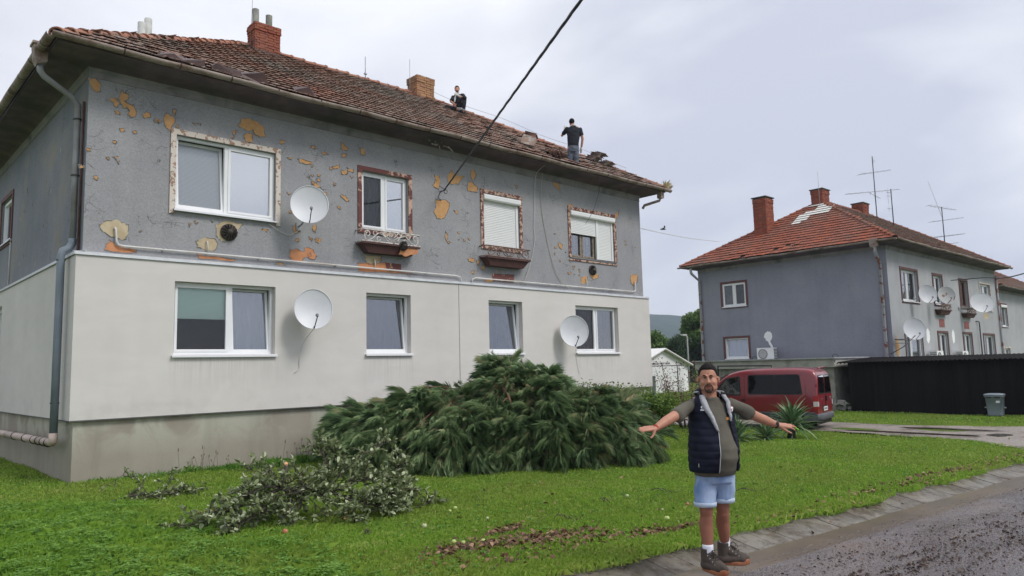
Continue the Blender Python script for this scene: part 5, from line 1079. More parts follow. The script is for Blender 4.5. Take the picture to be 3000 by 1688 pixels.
# rear doors: two windows, handle, plate, bumper
def rearq(pts, mat, name, y_=-.006, rnd=.05, parent=VAN):
    P = []; n = len(pts)
    for i in range(n):
        a, b, c = Vector(pts[i-1]), Vector(pts[i]), Vector(pts[(i+1) % n]); ra = (a-b).normalized()*min(rnd, (a-b).length*.4); rc = (c-b).normalized()*min(rnd, (c-b).length*.4); P += [b+ra, b+ra*.3+rc*.3, b+rc]
    mb = MB(); yf = lambda z: y_ + (0 if z < 1.42 else .030*((z-1.42)/.16)**1.5)
    mb.add([(p.x, yf(p.y), p.y) for p in P], [tuple(range(len(P)))]); return mb.build(name, mat, parent)
for s_ in (-1, 1):
    rearq([(s_*.03, 1.02), (s_*.70, 1.02), (s_*.64, 1.56), (s_*.03, 1.58)], GSK, 'window_seal', -.008); rearq([(s_*.05, 1.05), (s_*.67, 1.05), (s_*.615, 1.53), (s_*.05, 1.55)], RGL, 'rear_window', -.012)
mb = MB(); mb.box(-.004, .004, -.010, 0, .55, 1.0); mb.build('door_seam', BLACK, VAN)
mb = MB(); mb.cbox((.06, -.02, .88), (.06, .03, .14)); mb.build('rear_handle', BLACK, VAN)
mb = MB(); mb.box(-.34, .12, -.018, -.004, .53, .69); mb.build('plate_recess', BLACK, VAN); mb = MB(); mb.box(-.33, .10, -.03, -.019, .54, .655); pl_ = mb.build('number_plate', M('plate white', (.72, .73, .72), rough=.4), VAN)
text_mesh('BR 052CE', .085, BLACK, 'plate_lettering', pl_, Matrix.Translation((-.115, -.032, .598)) @ FT, .001)
mb = MB(); mb.cbox((-.42, -.012, .885), (.20, .006, .018)); mb.build('badge', STEELG, VAN); mb = MB(); mb.cbox((.52, -.012, .895), (.2, .006, .022)); mb.cbox((.56, -.012, .85), (.12, .006, .014)); mb.build('badge', STEELG, VAN)
mb = MB(); mb.loft([[(a*(VW+.01), -.07+.09*abs(a)**6+b, z) for a in np.linspace(-1, 1, 13)] for z, b in ((.28, .06), (.30, 0), (.44, -.01), (.47, .02), (.475, .10))], False, False, 0, True)
for s_ in (-1, 1): mb.loft([[(s_*(VW+.012), .02, z), (s_*(VW+.012), .40, z)] for z in (.28, .47)], False, False)
mb.build('rear_bumper', PLB, VAN); mb = MB(); mb.loft([[(a*(VW-.02), .06, z) for a in (-1, 1)] for z in (.16, .32)], False, False); mb.build('underbody', BLACK, VAN)
mb = MB(); mb.tube([(-.5, .04, 1.765), (0, .01, 1.785), (.5, .04, 1.765)], .018, 6); mb.build('roof_spoiler', RED, VAN)

# ------------------------------------------------------------------ vegetation
def leafmat(name, stops, trans=.3, rough=.55, wscale=.6, w2=None):
    m = bpy.data.materials.new(name); m.use_nodes = True; nt = m.node_tree; nt.nodes.clear(); o = nt.nodes.new('ShaderNodeOutputMaterial'); b = nt.nodes.new('ShaderNodeBsdfPrincipled'); t = nt.nodes.new('ShaderNodeBsdfTranslucent'); mx_ = nt.nodes.new('ShaderNodeMixShader')
    a = nt.nodes.new('ShaderNodeAttribute'); a.attribute_name = 'tint'; col = ramp(nt, a.outputs['Fac'], stops)
    if w2: col = mixc(nt, ramp(nt, noi(nt, vec(nt, (1, 1, 1), 'World'), wscale, 5, .6), [(.42, 0.0), (.62, w2[1])]), col, w2[0])
    nt.links.new(col, b.inputs['Base Color']); nt.links.new(col, t.inputs[0]); b.inputs['Roughness'].default_value = rough; b.inputs['Specular IOR Level'].default_value = .35
    mx_.inputs[0].default_value = trans; nt.links.new(b.outputs[0], mx_.inputs[1]); nt.links.new(t.outputs[0], mx_.inputs[2]); nt.links.new(mx_.outputs[0], o.inputs[0]); return m
GRASSM = leafmat('grass blades', [(0, (.125, .235, .028)), (.45, (.215, .375, .042)), (.8, (.32, .47, .07)), (1, (.47, .49, .16))], .45, wscale=.45, w2=((.29, .34, .07), .5))
CLOVM = leafmat('clover leaves', [(0, (.075, .17, .028)), (.5, (.16, .34, .05)), (1, (.30, .48, .10))], .4)
LITM = leafmat('fallen brown leaves', [(0, (.06, .030, .018)), (.4, (.14, .068, .038)), (.75, (.25, .14, .08)), (1, (.34, .22, .13))], .1, .6)
NEEDM = leafmat('pine needles', [(0, (.038, .072, .034)), (.4, (.11, .19, .078)), (.75, (.24, .34, .15)), (.93, (.40, .46, .26)), (1, (.42, .33, .18))], .18, .5)
APPM = leafmat('apple leaves', [(0, (.09, .12, .045)), (.35, (.18, .22, .09)), (.55, (.26, .31, .14)), (.66, (.38, .44, .24)), (1, (.52, .56, .38))], .22, .55)
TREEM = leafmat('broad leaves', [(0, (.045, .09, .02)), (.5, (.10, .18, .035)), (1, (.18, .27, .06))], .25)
CONM = leafmat('conifer hedge', [(0, (.016, .038, .014)), (1, (.045, .085, .025))], .15)
BUSHM = leafmat('light shrub leaves', [(0, (.06, .12, .02)), (.6, (.13, .22, .035)), (1, (.22, .31, .07))], .35)
REDM = leafmat('red maple leaves', [(0, (.06, .016, .016)), (.6, (.14, .035, .03)), (1, (.24, .09, .07))], .3)
YUCM = leafmat('yucca leaves', [(0, (.05, .11, .045)), (.5, (.11, .20, .08)), (.85, (.20, .30, .14)), (1, (.42, .46, .28))], .15, .45)
BARK = M('pine bark', (.13, .065, .042), (.20, .105, .07), 12, .9, bmp=.4); BARKD = M('dark apple bark', (.05, .042, .033), (.12, .10, .08), 14, .9, bmp=.4); BARKT = M('tree bark', (.09, .07, .055), (.15, .12, .095), 8, .9)
CUTW = M('fresh cut wood', (.62, .30, .14), (.72, .42, .22), 20, .8)
def in_drive(x, y):
    t = np.clip(1-(y+9.45)/3.0, 0, 1.3); return (x > 17.3-1.5*t*t+.15) & (x < 20.7+1.5*t*t-.1) & (y < 3.3)
def ey(x): return -9.44+SK(x)+.035*np.sin(x*1.7)+.03*np.sin(x*.6+1)+.03*np.sin(x*5.1)+.015*np.sin(x*13.)
def sample_lawn(n, r0, r1, p, az0=-4, az1=92):
    u = RS.rand(n); k = 2-p; r = (r0**k+u*(r1**k-r0**k))**(1/k); a = np.radians(RS.uniform(az0, az1, n)); x = CAM.x+r*np.sin(a); y = CAM.y+r*np.cos(a)
    ok = (y > ey(x)-.04) & ~((x > 0.03) & (x < LH-.05) & (y > 0.05) & (y < DH)) & ~in_drive(x, y) & ~((x > 26.0) & (y > -7.9+0*x) & (x < 60) & (y < 5)) & (x > -25)
    return x[ok], y[ok], r[ok]
def fbm(x, y, s, seed=0):
    v = 0; 
    for i, (a, b, c) in enumerate(((1.0, .7, 1), (-.6, 1.1, 2.1), (1.3, -.9, 3.3), (.4, 1.7, 4.2), (2.1, .6, 5.7))): v = v+np.sin((x*a+y*b)*s*(1+.35*i)+c+seed*1.7)*np.cos((y*a-x*b)*s*(.8+.3*i)+seed)
    return v/5
def blades(name, x, y, z, h, w, mat, lean=.5, tint=None, top=True):
    n = len(x); a = RS.uniform(0, 2*PI, n); la = RS.uniform(0, 2*PI, n); ln = np.abs(RS.normal(0, lean, n))*h
    dx, dy = np.cos(a)*w/2, np.sin(a)*w/2; lx, ly = np.cos(la)*ln, np.sin(la)*ln
    V = np.empty((n, 4, 3)); V[:, 0] = np.stack([x-dx, y-dy, z-.004], 1); V[:, 1] = np.stack([x+dx, y+dy, z-.004], 1)
    V[:, 2] = np.stack([x+dx*.8+lx*.35, y+dy*.8+ly*.35, z+h*.6], 1); V[:, 3] = np.stack([x+lx, y+ly, z+h*np.clip(1-ln/h*.35, .3, 1)], 1)
    F = np.arange(n*4).reshape(n, 4); tn = np.repeat(tint, 4) if tint is not None else None
    return link(npmesh(name, V.reshape(-1, 3), F, mat, False, tn), name)
clover_line = lambda x, y: x < .10+.55*fbm(x, y, .9, 2)+.45*fbm(x, y, 3.1, 5)+.35*fbm(x, y, 9., 3)-.03*(y+5)+np.where(y > -2.6, -1.3*(y+2.6), 0)
x, y, r = sample_lawn(620000, 4.2, 46, 1.75)
z = zlawn(x, y); z = np.asarray(z)
cl = clover_line(x, y); keep = ~cl | (RS.rand(len(x)) < .8)
x, y, z, r, cl = x[keep], y[keep], z[keep], r[keep], cl[keep]
pat = .5+.5*fbm(x, y, 1.1, 1)+.25*fbm(x, y, 4.3, 3); bare = (fbm(x, y, 2.2, 8) > .33) & (RS.rand(len(x)) < .55)
h = (.022+.022*RS.rand(len(x))+.018*np.clip(pat, 0, 1.2))*(1+.02*r); h = np.where(cl, h*(1.2+1.6*RS.rand(len(x))), h); h = np.where(bare, h*.5, h)
edge = y < ey(x)+.35; h = np.where(edge, h*1.5, h)
w = .0045+.00075*r
t = np.clip(.32+.35*pat+RS.normal(0, .16, len(x)), 0, 1); dry = (fbm(x, y, 1.4, 11) > .22); t = np.where(RS.rand(len(x)) < np.where(dry, .32, .05), RS.uniform(.82, 1, len(x)), t); t = np.where(cl, t*.7, t)
g_o = blades('grass', x, y, z, h, w, GRASSM, .75, t); g_o['kind'] = 'stuff'; g_o['label'] = 'short mown lawn grass'
# clover patch at the left
n = 60000; x, y, r = sample_lawn(n*3, 4.6, 13, 1.3, -6, 50); m_ = clover_line(x, y) & (y < .0+20); x, y, r = x[m_], y[m_], r[m_]; x, y, r = x[:70000], y[:70000], r[:70000]
n = len(x); z = np.asarray(zlawn(x, y)); hh = (.02+.085*RS.rand(n))*(.35+1.0*np.clip(.5+fbm(x, y, 2.4, 4)+.5*fbm(x, y, 7., 9), 0, 1.3)); V = []; T = []
for k in range(3):
    a = RS.uniform(0, 2*PI, n)+k*2.09; L_ = RS.uniform(.014, .026, n)*(1+.02*r); tl = RS.uniform(-.2, .55, n); ca, sa = np.cos(a), np.sin(a)
    q = np.empty((n, 4, 3)); q[:, 0] = np.stack([x, y, z+hh], 1); q[:, 1] = np.stack([x+ca*L_*.6-sa*L_*.45, y+sa*L_*.6+ca*L_*.45, z+hh+tl*L_*.6], 1); q[:, 2] = np.stack([x+ca*L_, y+sa*L_, z+hh+tl*L_*.7], 1); q[:, 3] = np.stack([x+ca*L_*.6+sa*L_*.45, y+sa*L_*.6-ca*L_*.45, z+hh+tl*L_*.6], 1)
    V.append(q.reshape(-1, 3)); T.append(np.repeat(np.clip(.25+.6*(hh/.11-.3)+RS.normal(0, .15, n), 0, 1), 4))
V = np.concatenate(V); o = link(npmesh('clover', V, np.arange(len(V)).reshape(-1, 4), CLOVM, False, np.concatenate(T)), 'clover'); o['kind'] = 'stuff'; o['label'] = 'taller lush clover and grass at the left'
# pink clover heads
fm = M('pink clover head', (.45, .20, .22), (.55, .32, .33), 30, .8); V = []; F = []
for i in range(60):
    k = RS.randint(n); c = np.array([x[k], y[k], z[k]+hh[k]+.015]); s = .007
    o_ = len(V); V += [c+np.array(q)*s for q in ((1, 0, 0), (0, 1, 0), (-1, 0, 0), (0, -1, 0), (0, 0, 1), (0, 0, -1))]; F += [(o_+a, o_+b, o_+c_) for a, b, c_ in ((0, 1, 4), (1, 2, 4), (2, 3, 4), (3, 0, 4), (1, 0, 5), (2, 1, 5), (3, 2, 5), (0, 3, 5))]
o = link(npmesh('clover_flowers', V, F, fm, True), 'clover_flowers'); o['kind'] = 'stuff'
# weeds against the plinth
xs_ = np.concatenate([RS.uniform(.3, 15.6, 2600), RS.normal(2.8, .35, 1200), RS.normal(4.2, .4, 1200)]); ys_ = -np.abs(RS.normal(0, .10, len(xs_)))+.02
hs_ = RS.uniform(.05, .16, len(xs_))*(.5+np.clip(fbm(xs_, xs_*0, 2.3, 1)+.5, 0, 1)*1.2)
o = blades('weeds', xs_, ys_, Gn(xs_), hs_, np.full(len(xs_), .010), CLOVM, .45, RS.rand(len(xs_))*.8); o['kind'] = 'stuff'
STK = M('dry stalk', (.10, .085, .05), rough=.9); st = MB()
for i in range(34):
    bx = random.choice([2.3, 2.55, 3.9, 4.1, 4.3, 1.9])+random.gauss(0, .15); p_ = Vector((bx, -random.uniform(.03, .25), G(bx))); hh_ = random.uniform(.18, .48); d = Vector((random.gauss(0, .06), random.gauss(0, .05), hh_)); st.tube([p_, p_+d*.5+Vector((0, 0, 0)), p_+d+Vector((random.gauss(0, .02), 0, 0))], .0028, 4); st.tube([p_+d*.93, p_+d*1.05], .006, 4)
o = st.build('dry_stalks', STK); o['kind'] = 'stuff'
# fallen leaves
def litter(name, spots, mat, smin, smax, zoff=.02, label=None, curl=.35):
    V = []; F = []; T = []
    for (cx, cy, rx, ry, ang, n) in spots:
        for i in range(n):
            a, b = random.gauss(0, .5)*rx, random.gauss(0, .5)*ry; c, s = math.cos(R(ang)), math.sin(R(ang)); X_, Y_ = cx+a*c-b*s, cy+a*s+b*c
            Y_ += float(SK(X_))*(cy < -9) ; zz = float(zlawn(np.array(X_), np.array(Y_))) if Y_ > edge_y(X_) else float(zroad(np.array(X_), np.array(Y_)))+(0 if Y_ < -10.15+float(SK(X_)) else -.01)
            L_ = random.uniform(smin, smax); W_ = L_*random.uniform(.45, .75); M_ = Matrix.Translation((X_, Y_, zz+zoff*random.uniform(.5, 2.2))) @ Matrix.Rotation(random.uniform(0, 6.28), 4, 'Z') @ Matrix.Rotation(random.gauss(0, .5), 4, 'X') @ Matrix.Rotation(random.gauss(0, .5), 4, 'Y')
            cu = random.uniform(-curl, curl)*L_; o_ = len(V); V += [tuple(M_ @ Vector(q)) for q in ((-L_/2, 0, 0), (-L_*.1, -W_/2, cu), (L_*.35, -W_*.3, cu*.6), (L_/2, 0, cu*.2), (L_*.3, W_*.35, cu*.7), (-L_*.15, W_/2, cu))]; F += [(o_, o_+1, o_+5), (o_+1, o_+2, o_+4), (o_+1, o_+4, o_+5), (o_+2, o_+3, o_+4)]; T += [random.random()]*6
    o = link(npmesh(name, V, F, mat, False, T), name); o['kind'] = 'stuff'
    if label: o['label'] = label
    return o
litter('leaf_litter', [(1.35, -8.15, .34, .16, 10, 150), (1.9, -8.15, .45, .24, -8, 260), (2.45, -8.25, .45, .28, -8, 240), (2.55, -7.65, .45, .16, 15, 150), (2.75, -8.35, .5, .2, -10, 190), (2.0, -8.65, 1.0, .4, 0, 130), (1.2, -8.6, .5, .3, 0, 22), (3.65, -8.98, .8, .14, -6, 220), (3.0, -8.75, .8, .16, -12, 130), (5.6, -9.30, 1.8, .18, -4, 260), (8.3, -9.2, 1.6, .2, -4, 320), (10.6, -9.15, 1.8, .24, -4, 420), (14, -9.2, 2.5, .3, -4, 500), (19, -9.2, 2, .4, 0, 200), (6, -7, 6, 3, 0, 70), (3, -6, 3, 2.5, 0, 36), (23.5, -6.5, 1.2, 3, 0, 150), (.7, -4.2, .25, .12, 0, 60)], LITM, .035, .085, label='brown fallen leaves lying in drifts on the lawn')
DEBM = leafmat('dark bark debris', [(0, (.030, .020, .017)), (.6, (.080, .055, .045)), (1, (.20, .14, .11))], .05, .6)
sp = []
for i in range(190): t = random.random()**1.4; sp.append((2.2+t*17, -10.85-abs(random.gauss(0, .45))-(t*.2), random.uniform(.1, .45), random.uniform(.015, .07), random.gauss(1, 5), random.randint(8, 45)))
sp += [(4.2, -11.15, 1.4, .12, 3, 160), (6.5, -11.4, 1.8, .14, -2, 200), (5, -11.5, 3, .9, 0, 900), (9, -11.2, 3.5, .6, 0, 900), (4, -10.6, 2.5, .35, 0, 500), (12, -10.2, 4, .2, 0, 200)]
litter('bark_debris', sp, DEBM, .007, .038, .003, 'dark bark and twig debris washed over the road', .1)
def stones(name, n, mat, rng, smin, smax):
    V = np.empty((n, 6, 3)); base = np.array([(1, 0, 0), (0, 1, 0), (-1, 0, 0), (0, -1, 0), (0, 0, 1), (0, 0, -1)], float); T = RS.rand(n)
    X_ = CAM.x+0*T; u = RS.rand(n); r = 5.0*(26/5.0)**u; a = np.radians(RS.uniform(40, 89, n)); X_ = CAM.x+r*np.sin(a); Y_ = CAM.y+r*np.cos(a); ok = (Y_ < rng[1]+SK(X_)) & (Y_ > rng[0]+SK(X_)); X_, Y_, T, r = X_[ok], Y_[ok], T[ok], r[ok]; n = len(X_)
    s = RS.uniform(smin, smax, n)**1.0; Z_ = zroad(X_, Y_); V = base[None]*s[:, None, None]*RS.uniform(.6, 1.3, (n, 6, 1))*np.array([1, 1, .6])+np.stack([X_, Y_, Z_+s*.2], 1)[:, None]
    f = np.array([(0, 1, 4), (1, 2, 4), (2, 3, 4), (3, 0, 4), (1, 0, 5), (2, 1, 5), (3, 2, 5), (0, 3, 5)]); F = (f[None]+np.arange(n)[:, None, None]*6).reshape(-1, 3)
    o = link(npmesh(name, V.reshape(-1, 3), F, mat, False, np.repeat(T, 6)), name); o['kind'] = 'stuff'
GRAV = leafmat('road chippings', [(0, (.05, .04, .04)), (.6, (.16, .13, .125)), (1, (.36, .32, .30))], .0, .6)
stones('road_gravel', 130000, GRAV, (-12.1, -10.0), .002, .007)
stones('road_gravel', 26000, GRAV, (-14.5, -12.0), .002, .006)
# windfall apples
APG = M('green apple', (.36, .46, .12), (.50, .56, .22), 25, .4); APR = M('red apple', (.38, .10, .07), (.50, .26, .12), 25, .4); APW = M('pale apple', (.38, .42, .22), (.46, .48, .28), 20, .45)
for (ax, ay, r_, m_, lb) in ((2.87, -6.37, .036, APG, 'pale green windfall apple, larger of the close pair below the apple bough'), (2.72, -6.45, .028, APG, 'small green apple just left of its larger pair'), (4.11, -8.66, .042, APG, 'biggest green apple, on the grass left of the man'), (5.02, -7.39, .034, APW, 'pale apple alone on the open lawn midway to the pine heap'), (1.60, -7.92, .034, APG, 'left apple of three at the brown leaf drift'), (1.66, -7.99, .030, APG, 'middle apple of three at the brown leaf drift'), (1.86, -8.06, .036, APG, 'right apple of three at the brown leaf drift'), (2.81, -7.04, .026, APW, 'tiny pale apple right below the apple pair'), (1.91, -7.02, .040, APW, 'whitish apple on the lawn between bough and leaf drift'), (4.59, -8.26, .022, APW, 'little pale apple behind the biggest green one'), (.66, -6.26, .040, APR, 'red apple half hidden under the front of the apple bough'), (5.02, -8.34, .030, APR, 'small red apple on the grass behind the man')):
    r_ *= .74; root = empty('apple', (ax, ay, float(zlawn(np.array(ax), np.array(ay)))+r_*.95+.012), random.uniform(0, 6), lb, 'apple', 'windfall apples on the lawn')
    mb = MB(); mb.lathe([(.001, -.82*r_), (.35*r_, -.92*r_), (.8*r_, -.6*r_), (r_, 0), (.85*r_, .6*r_), (.45*r_, .88*r_), (.15*r_, .80*r_), (.001, .62*r_)], 14); mb.build('fruit', m_, root)
    mb = MB(); mb.tube([(0, 0, .6*r_), (.1*r_, 0, 1.25*r_)], r_*.06, 4); mb.build('stalk', BARKD, root)
# twigs on the grass
for (tx, ty, s_, lb) in ((3.36, -7.8, .30, 'dark lichen twig on the open lawn below the pine heap'), (1.32, -6.79, .18, 'small dark twig right of the red apple'), (4.49, -7.46, .22, 'short dark twig left of the lone pale apple'), (5.6, -7.6, .40, 'curved bare twig beside the mans hand'), (6.6, -8.3, .45, 'dry twig on the lawn right of the man'), (1.75, -9.70, .35, 'thin branched twig in the concrete trough by the boots')):
    zt = float(zlawn(np.array(tx), np.array(ty)))+.03 if ty > -9.3 else G(tx)-.06
    root = empty('twig', (tx, ty, zt), random.uniform(0, 6), lb, 'twig', 'fallen twigs')
    for j in range(5):
        mb = MB(); a = random.uniform(-.8, .8); b0 = Vector((s_*(-.5+.2*j), 0, 0)); q = [b0+Vector((s_*.18*t*math.cos(a), s_*.22*t*math.sin(a)*1.2, .02+.035*math.sin(t*1.5+j))) for t in (0, .6, 1.2, 1.8)]; mb.tube(q, [.006, .005, .003, .0015], 5)
        for t in range(3): mb.tube([q[t+1], q[t+1]+Vector((random.uniform(-.04, .04), random.uniform(-.05, .05), random.uniform(0, .03)))], .002, 4)
        mb.build('stick', BARKD, root)
# flat weed rosettes and yellowed tufts mixed into the lawn
xw, yw, rw = sample_lawn(9000, 4.6, 22, 1.4); mw = (fbm(xw, yw, 1.7, 6) > .12); xw, yw, rw = xw[mw], yw[mw], rw[mw]; zw = np.asarray(zlawn(xw, yw)); V = []; T = []
for k in range(6):
    a = RS.uniform(0, 2*PI, len(xw)); L_ = RS.uniform(.02, .05, len(xw)); ca, sa = np.cos(a), np.sin(a); q = np.empty((len(xw), 4, 3)); b0 = .012+.02*RS.rand(len(xw))
    q[:, 0] = np.stack([xw, yw, zw+b0], 1); q[:, 1] = np.stack([xw+ca*L_*.6-sa*L_*.25, yw+sa*L_*.6+ca*L_*.25, zw+b0+.018], 1); q[:, 2] = np.stack([xw+ca*L_, yw+sa*L_, zw+b0+.012], 1); q[:, 3] = np.stack([xw+ca*L_*.6+sa*L_*.25, yw+sa*L_*.6-ca*L_*.25, zw+b0+.018], 1); V.append(q.reshape(-1, 3)); T.append(np.repeat(RS.uniform(.1, .8, len(xw)), 4))
V = np.concatenate(V); o = link(npmesh('lawn_weeds', V, np.arange(len(V)).reshape(-1, 4), CLOVM, False, np.concatenate(T)), 'lawn_weeds'); o['kind'] = 'stuff'
litter('scattered_green_leaves', [(3, -7, 3, 2, 0, 60), (6, -7.5, 5, 1.6, 0, 70), (10, -8, 5, 1.2, 0, 60)], BUSHM, .03, .07, .03)
# ------------------------------------------------------------------ the heap of pine
def spray_mesh(seed, n=300, L_=.52, spread=.5, tight=False):
    rnd = np.random.RandomState(seed); bend = rnd.uniform(.25, .6); V = []; T = []; stems = []; k = 4 if not tight else 3
    def bez(p0, d, ln, g): return lambda t: p0+d*ln*t+np.array([0, 0, -g*t*t])
    main = bez(np.zeros(3), np.array([1., 0, .12]), L_, bend*.45*L_); stems.append((main, .45, 1.0, .3))
    for i in range(k):
        t0 = .25+.6*i/k; a = (1 if i % 2 else -1)*rnd.uniform(.35, .75)*(1. if not tight else .6); d = np.array([math.cos(a), math.sin(a), rnd.uniform(-.15, .25)]); stems.append((bez(main(t0), d, L_*rnd.uniform(.35, .55), .10), .25, 1.0, .2))
    w_ = np.array([s_[3] for s_ in stems]); w_ /= w_.sum()
    for (fn, ta, tb, _), q_ in zip(stems, w_):
        m = int(n*q_)
        for i in range(m):
            t = ta+(tb-ta)*rnd.rand()**.7; c = fn(t); tg = fn(min(t+.06, 1.1))-fn(t); tg /= np.linalg.norm(tg); r_ = rnd.normal(0, 1, 3); r_ -= tg*r_.dot(tg); r_ /= np.linalg.norm(r_)
            d = tg*.95+r_*rnd.uniform(.15, .62 if not tight else .34); d /= np.linalg.norm(d); ln = rnd.uniform(.13, .23); g = rnd.uniform(.03, .10)
            mid = c+d*ln*.5+np.array([0, 0, -g*.25]); tip = c+d*ln*.96+np.array([0, 0, -g]); w = np.cross(d, rnd.normal(0, 1, 3)); w = w/np.linalg.norm(w)*.0017
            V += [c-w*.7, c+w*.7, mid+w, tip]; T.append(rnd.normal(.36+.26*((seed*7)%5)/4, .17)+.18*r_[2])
    n = len(T); n0 = len(V); F = [(4*i, 4*i+1, 4*i+2, 4*i+3) for i in range(n)]; nf = 0
    for fn, ta, tb, _ in stems:
        o_ = len(V)
        for j in range(5):
            c = fn(j/4); r = (.006 if fn is main else .004)*(1-j/4*.6)
            for i in range(3): V.append(c+np.array([0, math.cos(i*2.09)*r, math.sin(i*2.09)*r]))
        for j in range(4):
            for i in range(3): F.append((o_+j*3+i, o_+j*3+(i+1) % 3, o_+(j+1)*3+(i+1) % 3, o_+(j+1)*3+i)); nf += 1
    me = bpy.data.meshes.new('spray'); me.from_pydata([tuple(v) for v in V], [], F); me.materials.append(NEEDM); me.materials.append(BARK)
    me.polygons.foreach_set('material_index', [0]*n+[1]*nf); me.update()
    a = me.attributes.new('tint', 'FLOAT', 'POINT'); a.data.foreach_set('value', np.clip(np.concatenate([np.repeat(T, 4), np.full(len(V)-n0, .3)]), 0, 1).astype(np.float32)); return me
def scatter_sprays(parent, meshes, mats4, limit=300):
    order = sorted(range(len(mats4)), key=lambda i: ((parent.matrix_basis @ mats4[i].translation)-CAM).length)
    for i in order[:limit]: link(meshes[i % len(meshes)], 'spray', parent, mw=mats4[i])
    Vs, Ts, Fs, MI = [], [], [], []; off = 0; cache = []
    for me in meshes:
        co = np.empty(len(me.vertices)*3, np.float32); me.vertices.foreach_get('co', co); t = np.empty(len(me.vertices), np.float32); me.attributes['tint'].data.foreach_get('value', t)
        li = np.empty(len(me.loops), np.int32); me.loops.foreach_get('vertex_index', li); mi = np.empty(len(me.polygons), np.int32); me.polygons.foreach_get('material_index', mi); cache.append((co.reshape(-1, 3), t, li.reshape(-1, 4), mi))
    for i in order[limit:]:
        co, t, f, mi = cache[i % len(meshes)]; m = np.array(mats4[i]); Vs.append(co @ m[:3, :3].T+m[:3, 3]); Ts.append(np.clip(t+random.gauss(0, .13), 0, 1)); Fs.append(f+off); MI.append(mi); off += len(co)
    me = npmesh('sprays', np.concatenate(Vs), np.concatenate(Fs), None, False, np.concatenate(Ts)); me.materials.append(NEEDM); me.materials.append(BARK); me.polygons.foreach_set('material_index', np.concatenate(MI)); o = link(me, 'spray', parent); o['kind'] = 'stuff'
pine = empty('pine_crown', (6.8, -3.2, G(6.8)), 0, 'torn off crown of long needled pine heaped against the house', 'fallen pine')
SPR = [spray_mesh(i, 350, .52, .5, False) for i in range(9)]+[spray_mesh(40+i, 330, .60, .32, True) for i in range(11)]
AX = [(-2.65, 1.9, .55), (-2.35, 1.75, 1.02), (-1.75, 1.45, 1.32), (-1.1, 1.1, 1.46), (-.45, .8, 1.46), (-.05, .6, 1.62), (.25, .45, 1.90), (.6, .3, 1.96), (.95, .12, 1.70), (1.25, -.05, 1.40), (1.7, -.28, 1.36), (2.0, -.42, 1.20), (2.3, -.55, 1.16), (2.55, -.66, 1.05)]
def axis(t):
    f = t*(len(AX)-1); i = min(int(f), len(AX)-2); f -= i; a, b = AX[i], AX[i+1]; return Vector((a[0]+(b[0]-a[0])*f, a[1]+(b[1]-a[1])*f, 0)), a[2]+(b[2]-a[2])*f
ACR = Vector((-.32, -.95, 0)).normalized()
def mound(t, c):
    p_, H = axis(t); wd = 1.75*(min(1, t/.08)**.4)*(min(1, (1-t)/.05)**.4); lump = 1+.10*math.sin(t*23+c*3)+.06*math.sin(t*41+c*7)
    return p_+ACR*(c*wd)*lump+Vector((0, 0, H*max(0, 1-abs(c)**2.3)**.62*(.94+.08*math.sin(t*31+c*5))))
ms = []
for i in range(1500):
    t = random.random(); c = random.uniform(-.55, 1.0)**1 if random.random() < .8 else random.uniform(.6, 1.02)
    p_ = mound(t, c); inn = random.random(); q = p_*1.0
    base, H = axis(t); q = base.lerp(p_, 1-.28*inn**2) if True else p_; q.z = max(.05, p_.z*(1-.22*inn**2))
    out = (ACR*(c*1.0)+Vector((-.85 if t < .45 else (-.35 if t < .72 else (.35 if random.random() < .55 else -.5)), 0, 0))+Vector((random.gauss(0, .42), random.gauss(0, .35), 0)))
    up = .55*(p_.z/max(H, .1))+random.gauss(0, .28)-(.15 if c > .5 else 0)
    d = (out+Vector((0, 0, up-.25))).normalized(); zax = (Vector((0, 0, 1))-d*d.z); zax = zax.normalized() if zax.length > .05 else Vector((1, 0, 0)); yax = zax.cross(d)
    s = random.uniform(.75, 1.2); m = basis(q-d*.30*s, d*s, yax*s, zax*s) @ Matrix.Rotation(random.gauss(0, .5), 4, 'X')
    end = m @ Vector((.55, 0, -.15))
    if end.z < -.03: m = Matrix.Translation((0, 0, -end.z+.03)) @ m
    ms.append(m)
scatter_sprays(pine, SPR, ms, 300)
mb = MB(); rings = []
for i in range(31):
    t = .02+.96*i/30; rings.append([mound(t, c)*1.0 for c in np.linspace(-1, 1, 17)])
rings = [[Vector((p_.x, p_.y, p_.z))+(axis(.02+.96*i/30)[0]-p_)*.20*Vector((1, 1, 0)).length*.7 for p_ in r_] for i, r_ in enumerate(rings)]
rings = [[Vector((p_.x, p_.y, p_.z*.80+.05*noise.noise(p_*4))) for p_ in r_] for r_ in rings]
mb.loft(rings, False, False); mb.build('inner_shade_shell', M('inner shade shell', (.008, .013, .007), (.022, .028, .014), 25, .95, bmp=1, bscale=30), pine)  # near-black shell under the sprays; the heap's inner shade put into its colour
def limb(pts, r, parent, mat=BARK, name='branch'):
    mb = MB(); n = len(pts); mb.tube([Vector(p_) for p_ in pts], [r*(1-.75*i/(n-1)) for i in range(n)], 7); return mb.build(name, mat, parent)
def onm(t, c, off=.05): q = mound(t, c); b_, H = axis(t); return q+(ACR*.7+Vector((0, 0, .7)))*off
